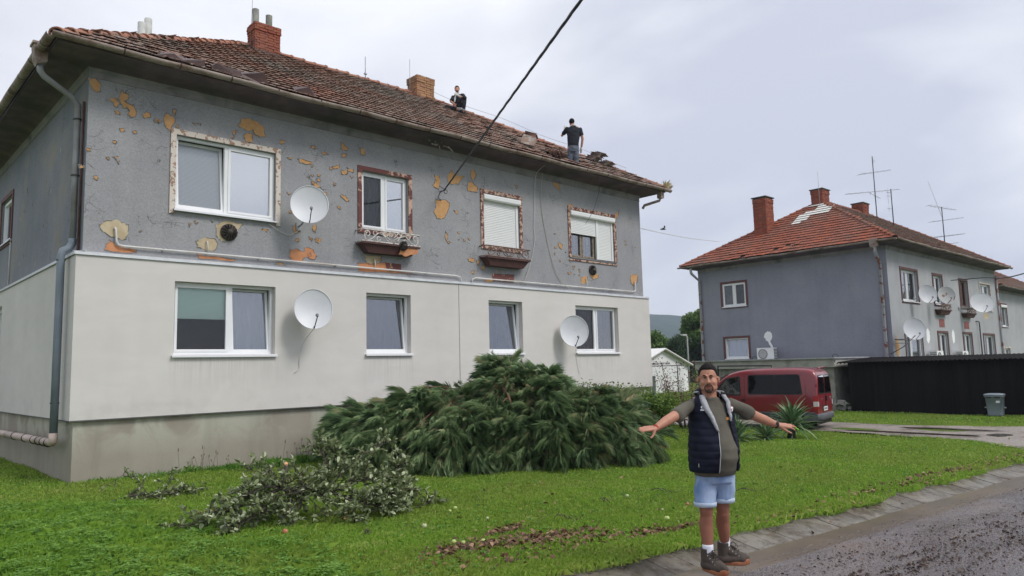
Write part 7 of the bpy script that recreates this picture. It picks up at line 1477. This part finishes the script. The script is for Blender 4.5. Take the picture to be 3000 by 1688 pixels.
# t-shirt
TSH = M('grey olive cotton', (.088, .080, .062), (.115, .105, .083), 5, .9, bmp=.3, bscale=25)
f = Fig(); f.rings([(.795, -.045, .0, .178, .150), (.85, -.04, -.015, .186, .168), (.95, -.03, -.035, .190, .186), (1.03, -.028, -.035, .188, .184), (1.12, -.032, -.02, .182, .160), (1.22, -.036, .0, .182, .136), (1.32, -.038, .02, .182, .118), (1.385, -.040, .03, .165, .100), (1.43, -.045, .03, .115, .085), (1.462, -.048, .022, .080, .076)], BY, 36)
mid = lambda a, b, t: tuple(a[i]+(b[i]-a[i])*t for i in range(3))
f.limb([(-.16, .025, 1.395, .060), (SR[0]+.01, SR[1], SR[2]-.010, .056), (*mid(SR, EL, .42), .056), (*mid(SR, EL, .82), .059)]); f.limb([(*mid(SR, EL, .3), .050), (mid(SR, EL, .8)[0]+.014, mid(SR, EL, .8)[1], mid(SR, EL, .8)[2]-.020, .052)]); f.limb([(.09, .03, 1.39, .060), (SL_[0]-.01, SL_[1], SL_[2]-.010, .056), (*mid(SL_, EL2, .36), .056), (*mid(SL_, EL2, .70), .059)]); f.limb([(*mid(SL_, EL2, .3), .050), (mid(SL_, EL2, .66)[0]-.01, mid(SL_, EL2, .66)[1], mid(SL_, EL2, .66)[2]-.020, .053)])
f.done('t_shirt', TSH, man, .008, 3, .0035)
mb = MB(); mb.cbox((.050, -.150, 1.285), (.022, .004, .022), Matrix.Translation((0, 0, 0))); mb.build('shirt_tag', M('orange tag', (.55, .22, .05), rough=.7), man)
# shorts
DEN = M('light blue denim', (.13, .22, .42), (.36, .46, .64), 4.5, .85, lohi=(.36, .60), stretch=(1.2, 1.2, .7), bmp=.35, bscale=40); DENC = M('turned denim hem', (.42, .52, .66), (.52, .60, .72), 20, .85)
f = Fig(); f.rings([(.86, -.042, .01, .170, .145), (.78, -.040, .015, .172, .142), (.73, -.040, .02, .165, .130)], BY)
f.limb([(-.115, .0, .78, .095), (-.135, -.01, .66, .095), (-.145, -.025, .565, .092)]); f.limb([(.045, .035, .78, .095), (.045, .055, .66, .094), (.040, .07, .575, .090)])
o = f.done('shorts', DEN, man, .008, 2, .004)
for v in o.data.vertices:
    lz = .548 if v.co.x < -.045 else .560
    if v.co.z < lz: v.co.z = lz
for cx, cy, z0_ in ((-.146, -.026, .545), (.040, .071, .558)):
    mb = MB(); mb.lathe([(.088, z0_-.006), (.0965, z0_-.006), (.0975, z0_+.030), (.095, z0_+.032)], 28, Matrix.Translation((cx, cy, 0))); mb.build('turned_hem', DENC, man)
# vest
NAVY = M('navy quilted nylon', (.0065, .0075, .018), (.010, .012, .026), 8, .75, spec=.2, bmp=.3, bscale=30); LIN = M('grey fleece lining', (.30, .31, .33), (.40, .41, .43), 40, .9)
VR = [(.835, -.050, -.012, .214, .182), (.90, -.050, -.02, .216, .194), (1.0, -.045, -.022, .216, .202), (1.1, -.045, -.012, .209, .188), (1.2, -.042, .005, .203, .166), (1.3, -.040, .022, .200, .145), (1.37, -.039, .028, .190, .128), (1.42, -.039, .03, .168, .112), (1.455, -.042, .028, .135, .098), (1.485, -.046, .026, .105, .088)]
def vring(z):
    for a, b in zip(VR, VR[1:]):
        if z <= b[0]: t = (z-a[0])/(b[0]-a[0]); return [a[i]+(b[i]-a[i])*t for i in range(5)]
    return list(VR[-1])
def vpt(z, a, off=0.):
    _, cx, cy, rx, ry = vring(z); q = .0075*abs(math.sin(PI*(z-.835)/.062+.35*math.sin(a*2)))**.5+.0035*math.sin(a*9+z*13)*math.sin(z*31); rx += q+off; ry += q+off; return Vector((cx+rx*math.cos(a)*math.cos(BY)-ry*math.sin(a)*math.sin(BY), cy+rx*math.cos(a)*math.sin(BY)+ry*math.sin(a)*math.cos(BY), z))
AL_ = lambda z: R(-112 - 0*z)+(-R(8) if z > 1.35 else 0)   # opening, left edge (picture)
def aL(z): return R(np.interp(z, [.83, 1.0, 1.17, 1.30, 1.42, 1.49], [-104, -103, -101, -108, -122, -140]))
def aR(z): return R(np.interp(z, [.83, .95, 1.10, 1.25, 1.38, 1.49], [-42, -46, -55, -62, -62, -48]))
mb = MB(); zs_ = np.linspace(.835, 1.49, 80); rg = []
for z in zs_: a0, a1 = aR(z), aL(z)+2*PI; rg.append([vpt(z, a0+(a1-a0)*i/60, .0) for i in range(61)])
mb.loft(rg, False, False); o = mb.build('vest', NAVY, man); md = o.modifiers.new('t', 'SOLIDIFY'); md.thickness = .014; md.offset = -1
for fn, sgn, zb in ((aL, -1, 1.18), (aR, 1, 1.26)):
    mb = MB(); rg = []
    for z in np.linspace(zb, 1.485, 16):
        t = (z-zb)/(1.485-zb); a = fn(z); w = .02+.30*t; rg.append([vpt(z, a-sgn*0.02, .004), vpt(z, a+sgn*w*.5*1.0, .020+.012*t), vpt(z, a+sgn*w, .006)])
    mb.loft(rg, False, False); o = mb.build('fleece_lapel', LIN, man); md = o.modifiers.new('t', 'SOLIDIFY'); md.thickness = .008
mb = MB(); mb.tube([vpt(z, aL(z), .002) for z in np.linspace(.836, 1.2, 24)], .0035, 5); mb.build('zip', M('pale zip', (.45, .46, .48), rough=.5), man)
f = Fig(); f.limb([(-.125, .02, 1.475, .022), (-.140, .06, 1.500, .034), (-.11, .11, 1.50, .044), (-.04, .125, 1.49, .046), (.02, .11, 1.485, .040), (.050, .06, 1.475, .026)]); f.done('hood', NAVY, man, .009, 2)
mb = MB(); rg = []
for i in range(13):
    a = R(-150)+(R(-30-0)+2*PI-R(180)-R(-150))*0; t = i/12; ang = R(205)-R(230)*t; c = Vector((-.048+.098*math.cos(ang), .035+.088*math.sin(ang), 1.50)); o_ = Vector((math.cos(ang), math.sin(ang), 0)); rg.append([c-Vector((0, 0, .035)), c+o_*.012+Vector((0, 0, .012)), c+o_*.034+Vector((0, 0, .002))])
mb.loft(rg, False, False); o = mb.build('hood_lining', LIN, man); md = o.modifiers.new('t', 'SOLIDIFY'); md.thickness = .008
WHM = M('white print', (.75, .76, .78), rough=.6); REDP = M('crimson print', (.45, .02, .05), rough=.6)
def decal(z, a, w, h, mat, name, off=.0035, shape='rect'):
    mb = MB(); n = 10
    if shape == 'rect': P = [(-w/2, -h/2), (w/2, -h/2), (w/2, h/2), (-w/2, h/2)]
    elif shape == 'shield': P = [(-w/2, h*.35), (-w*.25, h*.5), (0, h*.38), (w*.25, h*.5), (w/2, h*.35), (w*.45, -h*.2), (0, -h/2), (-w*.45, -h*.2)]
    else: P = [(w/2*math.cos(2*PI*i/n), h/2*math.sin(2*PI*i/n)) for i in range(n)]
    pts = [vpt(z+b, a+c/.17, off+.006) for c, b in P]; mb.add(pts, [tuple(range(len(P)))]); return mb.build(name, mat, man)
decal(1.385, R(-133), .030, .026, WHM, 'chest_emblem', .004, 'oval'); decal(1.383, R(-133), .010, .014, NAVY, 'chest_emblem', .0055, 'oval'); decal(1.360, R(-133), .032, .010, WHM, 'chest_emblem')
decal(1.370, R(-48), .050, .072, WHM, 'club_crest', .004, 'shield'); decal(1.372, R(-48), .043, .064, REDP, 'club_crest', .005, 'shield'); decal(1.370, R(-48), .046, .016, WHM, 'club_crest', .0062); decal(1.350, R(-47), .014, .014, WHM, 'club_crest', .0062); decal(1.392, R(-48), .012, .008, NAVY, 'club_crest', .0062)
decal(.90, R(-150), .004, .03, WHM, 'side_label')
# wrist things, socks, boots
def band(c, d, r, w, mat, name):
    c, d = Vector(c), Vector(d).normalized(); mb = MB(); mb.tube([c-d*w/2, c+d*w/2], r, 18); return mb.build(name, mat, man)
dL = Vector(WL)-Vector(EL2); dL.normalize(); c = Vector(WL)-dL*.016; band(c, dL, .0325, .020, BLACK, 'watch_strap'); mb = MB(); Bm = basis(c+Vector((0, -.030, .008)), dL, Vector((0, -1, .2)).normalized(), dL.cross(Vector((0, -1, .2)).normalized())); mb.cbox((0, 0, 0), (.030, .012, .030), Bm); mb.build('watch_face', BLACK, man)
dR = Vector(WR)-Vector(EL); dR.normalize(); band(Vector(WR)+dR*.004, dR, .0305, .004, M('red thread', (.45, .03, .02), rough=.8), 'bracelet'); band(Vector(WR)-dR*.006, dR+Vector((0, .1, .1)), .031, .003, M('red thread', (.45, .03, .02), rough=.8), 'bracelet')
SOCK = M('white sock', (.68, .70, .76), rough=.9, bmp=.3, bscale=120); BOOT = M('brown grey boot leather', (.055, .042, .034), (.085, .066, .052), 9, .75, bmp=.4); GUM = M('orange gum sole', (.30, .105, .045), (.36, .15, .08), 6, .6); LACE = M('dark laces', (.03, .022, .018), rough=.8)
for (A_, az, zt) in ((AL, R(-58), .225), (AR, R(-6), .235)):
    ax, ay = A_[0], A_[1]; mb = MB(); mb.lathe([(.044, .08), (.046, zt-.02), (.045, zt), (.038, zt)], 20, Matrix.Translation((ax, ay, 0))); mb.build('sock', SOCK, man)
    T = Matrix.Translation((ax, ay, 0)) @ Matrix.Rotation(az, 4, 'Z'); bt = Fig()
    def P3(x, y, z, r): q = T @ Vector((x, y, z)); return (q.x, q.y, q.z, r)
    bt.limb([P3(-.012, 0, .188, .054), P3(-.015, 0, .12, .053), P3(-.018, 0, .075, .050)]); bt.limb([P3(-.012, 0, .15, .047), P3(.04, 0, .105, .048), P3(.10, 0, .075, .044), P3(.15, 0, .060, .040), P3(.178, 0, .052, .032)])
    for y_ in (-.012, .012): bt.limb([P3(-.03, y_, .055, .042), P3(.06, y_*1.3, .052, .038), P3(.14, y_*1.4, .050, .036)])
    o = bt.done('boot', BOOT, man, .007, 2)
    for v in o.data.vertices:
        if v.co.z < .018: v.co.z = .018
        if v.co.z > .192: v.co.z = .192
    out = []
    for i in range(28):
        a = 2*PI*i/28; x_ = .066+.142*math.cos(a); wd = .050+.006*math.cos(a)-(.008 if math.cos(a) < -.2 else 0); y_ = wd*math.copysign(abs(math.sin(a))**.75, math.sin(a)); out.append((x_, y_))
    mb = MB(); mb.loft([[T @ Vector((x_*s+(.066*(1-s)), y_*s, z+(.026*max(0, (x_-.13)/.08) if z > .01 else .008*max(0, (x_-.15)/.06)))) for x_, y_ in out] for s, z in ((.95, .0), (1.0, .008), (1.0, .026), (.97, .034))], True, True); mb.build('sole', GUM, man)
    mb = MB()
    for k in range(5):
        x_ = .035+.022*k; z = .158-.017*k; mb.tube([T @ Vector((x_, -.032, z)), T @ Vector((x_+.012, 0, z+.017)), T @ Vector((x_+.022, .032, z-.016))], .0030, 5); mb.tube([T @ Vector((x_, .032, z)), T @ Vector((x_+.012, 0, z+.018)), T @ Vector((x_+.022, -.032, z-.016))], .0030, 5)
    for s_ in (-1, 1): mb.tube([T @ Vector((.045, 0, .180)), T @ Vector((.075, s_*.025, .190)), T @ Vector((.105, s_*.04, .165)), T @ Vector((.09, s_*.030, .140)), T @ Vector((.05, 0, .165))], .0028, 5)
    mb.build('laces', LACE, man); mb = MB()
    for k in range(4):
        for s_ in (-1, 1): q = T @ Vector((.030+.026*k, s_*.040, .140-.020*k)); mb.cbox(tuple(q), (.007, .007, .012))
    mb.build('eyelets', M('bright eyelet', (.6, .6, .58), rough=.3, metal=.6), man)
# ------------------------------------------------------------------ workers on the roof
TNV = M('dark navy tee', (.014, .016, .022), (.022, .025, .034), 6, .9); JEAN = M('grey blue work jeans', (.075, .09, .12), (.13, .15, .19), 6, .9); TRK = M('black work trousers', (.011, .012, .017), (.018, .02, .026), 6, .85); GLOV = M('white work glove', (.60, .60, .58), (.68, .68, .66), 12, .9); SHOE = M('grey trainer', (.20, .21, .23), (.5, .5, .5), 10, .7)
# standing, seen from behind
w2 = empty('person', (12.55, .02, 7.42), -YAW, 'worker in dark t-shirt standing on the roof with his back turned, elbow raised', 'person')
f = Fig(); f.ball((.03, .0, 1.385), (.078, .095, .088)); f.ball((.025, .03, 1.335), (.062, .07, .07)); f.limb([(.045, -.01, 1.31, .058), (.06, -.015, 1.22, .062)]); f.rings([(1.22, .07, 0, .16, .09), (1.0, .065, 0, .15, .10), (.78, .05, 0, .14, .10), (.66, .04, 0, .14, .10)])
S1, E1, H1 = (-.115, .0, 1.165), (-.26, .10, 1.01), (-.165, .18, 1.19); S2, E2, H2 = (.265, .0, 1.14), (.325, -.01, .86), (.285, .03, .60)
f.limb([(*S1, .055), (*mid(S1, E1, .5), .048), (*E1, .038), (*H1, .028)]); f.limb([(*S2, .055), (*mid(S2, E2, .5), .048), (*E2, .038), (*mid(E2, H2, .5), .036), (*H2, .027)])
f.limb([(-.03, 0, .68, .09), (-.06, 0, .3, .07), (-.07, 0, -.1, .05)]); f.limb([(.12, 0, .68, .09), (.12, 0, .3, .07), (.12, 0, -.1, .05)]); f.done('body', SKIN2, w2, .011, 2)
haircap('hair', w2, (.03, .0, 1.385), (.078, .095, .088), lambda a: hline(a)-.01, HAIRM, .006, .008, yaw=PI)
f = Fig(); f.rings([(.64, .045, 0, .165, .125), (.75, .05, 0, .165, .125), (.95, .065, 0, .185, .13), (1.08, .07, 0, .205, .125), (1.17, .07, 0, .19, .10), (1.225, .065, -.01, .11, .08), (1.25, .055, -.01, .075, .07)]); f.limb([(-.07, 0, 1.14, .070), (*S1, .068), (*mid(S1, E1, .62), .066)]); f.limb([(.22, 0, 1.12, .070), (*S2, .066), (*mid(S2, E2, .52), .064)]); f.done('t_shirt', TNV, w2, .011, 2, .003)
f = Fig(); f.rings([(.68, .045, 0, .158, .118), (.56, .045, 0, .168, .125), (.46, .04, 0, .165, .12)]); f.limb([(-.035, 0, .50, .095), (-.055, -.01, .28, .082), (-.065, .0, .02, .075), (-.065, .0, -.12, .07)]); f.limb([(.12, 0, .50, .095), (.12, -.01, .28, .082), (.12, .0, .02, .075), (.12, 0, -.12, .07)]); f.done('trousers', JEAN, w2, .011, 2, .006)
f = Fig(); hand(f, H1, (.2, .1, 1), (1, 0, 0), [(.05, 0, .0)]*4, r=.013); f.done('glove', GLOV, w2, .009, 1); f = Fig(); hand(f, H2, (-.1, .1, -1), (-.5, .8, 0), [(.06, 0, -.2)]*4, r=.013); f.done('glove', GLOV, w2, .009, 1)
f = Fig(); f.limb([(.0, -.05, 1.25, .022), (.06, -.075, 1.265, .022), (.12, -.05, 1.25, .022)]); f.done('neck_cloth', M('pinkish white cloth', (.65, .58, .58), rough=.9), w2, .009, 1)
# sitting, facing the camera
w1 = empty('person', (11.25, 3.30, 9.60), -YAW, 'worker in black clothes sitting on the roof ridge with one knee up', 'person')
f = Fig(); f.ball((-.205, -.03, .850), (.076, .09, .088)); f.ball((-.203, -.085, .785), (.058, .058, .068)); f.limb([(-.203, -.14, .80, .014), (-.203, -.145, .785, .016)]); f.limb([(-.2, -.02, .75, .055), (-.19, .02, .68, .06)])
f.rings([(.66, -.18, .03, .15, .09), (.45, -.16, .04, .15, .10), (.2, -.14, .05, .15, .12), (.12, -.14, .05, .15, .12)])
S1, E1, H1 = (-.335, .0, .60), (-.395, -.12, .42), (-.30, -.22, .31); S2, E2, H2 = (-.02, .02, .66), (.045, -.12, .50), (-.16, -.20, .58)
f.limb([(*S1, .05), (*mid(S1, E1, .5), .046), (*E1, .038), (*H1, .027)]); f.limb([(*S2, .05), (*mid(S2, E2, .5), .046), (*E2, .038), (*H2, .027)]); hand(f, H1, (.35, -.1, -1), (1, -.3, .1), [(.06, 0, .0)]*4, r=.011)
f.limb([(-.08, 0, .12, .08), (.03, -.35, .42, .06), (.0, -.30, .05, .045)]); f.limb([(-.22, 0, .12, .08), (-.50, -.25, .20, .06), (-.18, -.40, .08, .045)]); f.done('body', SKIN2, w1, .011, 2)
haircap('hair', w1, (-.205, -.03, .850), (.076, .09, .088), hline, HAIRM, .008, .014)
f = Fig(); f.ball((-.202, -.125, .748), (.034, .02, .022)); f.done('beard', BEARD, w1, .009, 1)
f = Fig(); f.rings([(.10, -.15, .05, .165, .13), (.3, -.155, .04, .17, .125), (.5, -.17, .03, .18, .12), (.62, -.18, .02, .175, .10), (.69, -.19, .02, .10, .075)]); f.limb([(-.28, 0, .60, .065), (*S1, .064), (*mid(S1, E1, .75), .060)]); f.limb([(-.07, .02, .66, .065), (*S2, .064), (*mid(S2, E2, .75), .060)]); f.done('t_shirt', TNV, w1, .011, 2, .003)
f = Fig(); f.rings([(.20, -.15, .04, .17, .14), (.05, -.14, .03, .19, .17)]); f.limb([(-.07, -.02, .13, .10), (.0, -.2, .32, .088), (.04, -.36, .44, .072), (.02, -.34, .25, .062), (.0, -.31, .07, .052)]); f.limb([(-.22, -.02, .12, .10), (-.38, -.16, .17, .088), (-.52, -.26, .20, .068), (-.36, -.33, .14, .062), (-.20, -.39, .09, .050)]); f.done('trousers', TRK, w1, .011, 2, .004)
f = Fig(); hand(f, H2, (-.6, -.2, .5), (0, 0, 1), [(.05, 0, .5)]*4, r=.013); f.limb([(*H2, .032), (-.10, -.17, .55, .036)]); f.done('glove', GLOV, w1, .009, 1)
f = Fig(); f.limb([(-.24, -.16, .60, .02), (-.26, -.17, .50, .03), (-.28, -.18, .38, .018)]); f.done('glove', GLOV, w1, .009, 1)
for c, d in (((.0, -.36, .03), (.02, -.10, -.02)), ((-.13, -.43, .06), (.08, -.05, -.02))): f = Fig(); f.limb([(*c, .045), (c[0]+d[0], c[1]+d[1], c[2]+d[2], .038)]); f.done('shoe', SHOE, w1, .01, 1)
# ------------------------------------------------------------------ loose things on the roof
def on_roof(u, s, h=0.): return slope_point('front', u, s, h)
E_, U_, S_, N_, _w = slope_basis('front')
def tile_stack(name, u, s, n, rot, lean, label, fan=0., lift=.05):
    root = empty(name, on_roof(u, s, lift), 0, label, 'tile stack', 'piles of loose tiles on the roof'); 
    for i in range(n):
        m = basis((0, 0, 0), U_, S_, N_) @ Matrix.Rotation(rot+random.gauss(0, .06), 4, 'Z') @ Matrix.Translation((fan*i+random.gauss(0, .01), random.gauss(0, .012), .022*i)) @ Matrix.Rotation(lean+random.gauss(0, .03), 4, 'Y')
        link(TILES_A[(i*3) % 16], 'roof_tile', root, mw=m)
    return root
tile_stack('tile_stack', 14.15+.5, 1.35, 14, .15, .35, 'tall leaning stack of loose tiles just right of the standing worker', .035, .08)
tile_stack('tile_stack', 14.55+.5, 1.15, 8, -.1, .25, 'low stack of loose tiles nearest the right end of the roof', .03)
tile_stack('tile_stack', 12.6+.2, 2.3, 10, .5, .5, 'fanned out tiles left of the standing worker near the ridge', .04)
tile_stack('tile_stack', 11.35+.2, .75, 5, .9, -.5, 'broken pale tiles above the gutter left of the standing worker', .07, .10)
tile_stack('tile_stack', 11.75+.3, .70, 5, -.6, .8, 'upturned tiles right of the broken pale ones', .08, .12)
tile_stack('tile_stack', 13.0+.1, .85, 3, .3, .6, 'three tipped tiles just left of the standing workers legs', .06, .05)
for (u, s, pts, lb) in ((1.85, .12, [(-.42, 0, .02), (-.05, .02, .17), (.28, .0, .03)], 'leftmost bent brown sheet lifted above the gutter'), (2.18, .16, [(-.25, .0, .05), (.27, .02, .20), (.30, 0, .0)], 'second bent brown sheet above the gutter, square ended'), (2.80, .14, [(-.42, .0, .10), (-.3, .02, .22), (.35, .03, .14), (.42, 0, .0)], 'third bent brown sheet above the gutter, long and low'), (3.42, .20, [(-.45, .02, .08), (.12, .0, .30), (.30, .0, .0)], 'biggest bent brown sheet above the gutter, peaked like a tent'), (4.45, .16, [(-.40, .0, .02), (.02, .02, .24), (.28, .0, .02)], 'rightmost bent brown sheet above the gutter')):
    mb = MB(); V = []
    pts = [(a*.72, b, h*.62) for a, b, h in pts]
    for a, b, h in pts: V.append((a, b-.05, h))
    n = len(V); base = [(a, b-.12, -.03) for a, b, h in pts]; back = [(a+.12, b+.34, h*.55) for a, b, h in pts]
    mb.add(V+base+back, [(i, i+1, n+i+1, n+i) for i in range(n-1)]+[(2*n+i, 2*n+i+1, i+1, i) for i in range(n-1)])
    o = mb.build('bent_sheet', DARKMETAL); o.matrix_world = basis(on_roof(u, s, .05), U_, S_, N_); tag(o, lb, 'metal sheet', 'bent metal sheets along the eave')

# ------------------------------------------------------------------ the damp air
hm_ = bpy.data.materials.new('damp haze'); hm_.use_nodes = True; nt = hm_.node_tree; nt.nodes.clear(); o_ = nt.nodes.new('ShaderNodeOutputMaterial'); pv = nt.nodes.new('ShaderNodeVolumePrincipled')
pv.inputs['Color'].default_value = (.70, .80, 1.0, 1); pv.inputs['Density'].default_value = .00042; pv.inputs['Anisotropy'].default_value = .2
nt.links.new(pv.outputs[0], o_.inputs['Volume'])
mb = MB(); mb.box(-1400, 1400, -1400, 1400, -8, 205); hz = mb.build('haze', hm_); hz['kind'] = 'stuff'
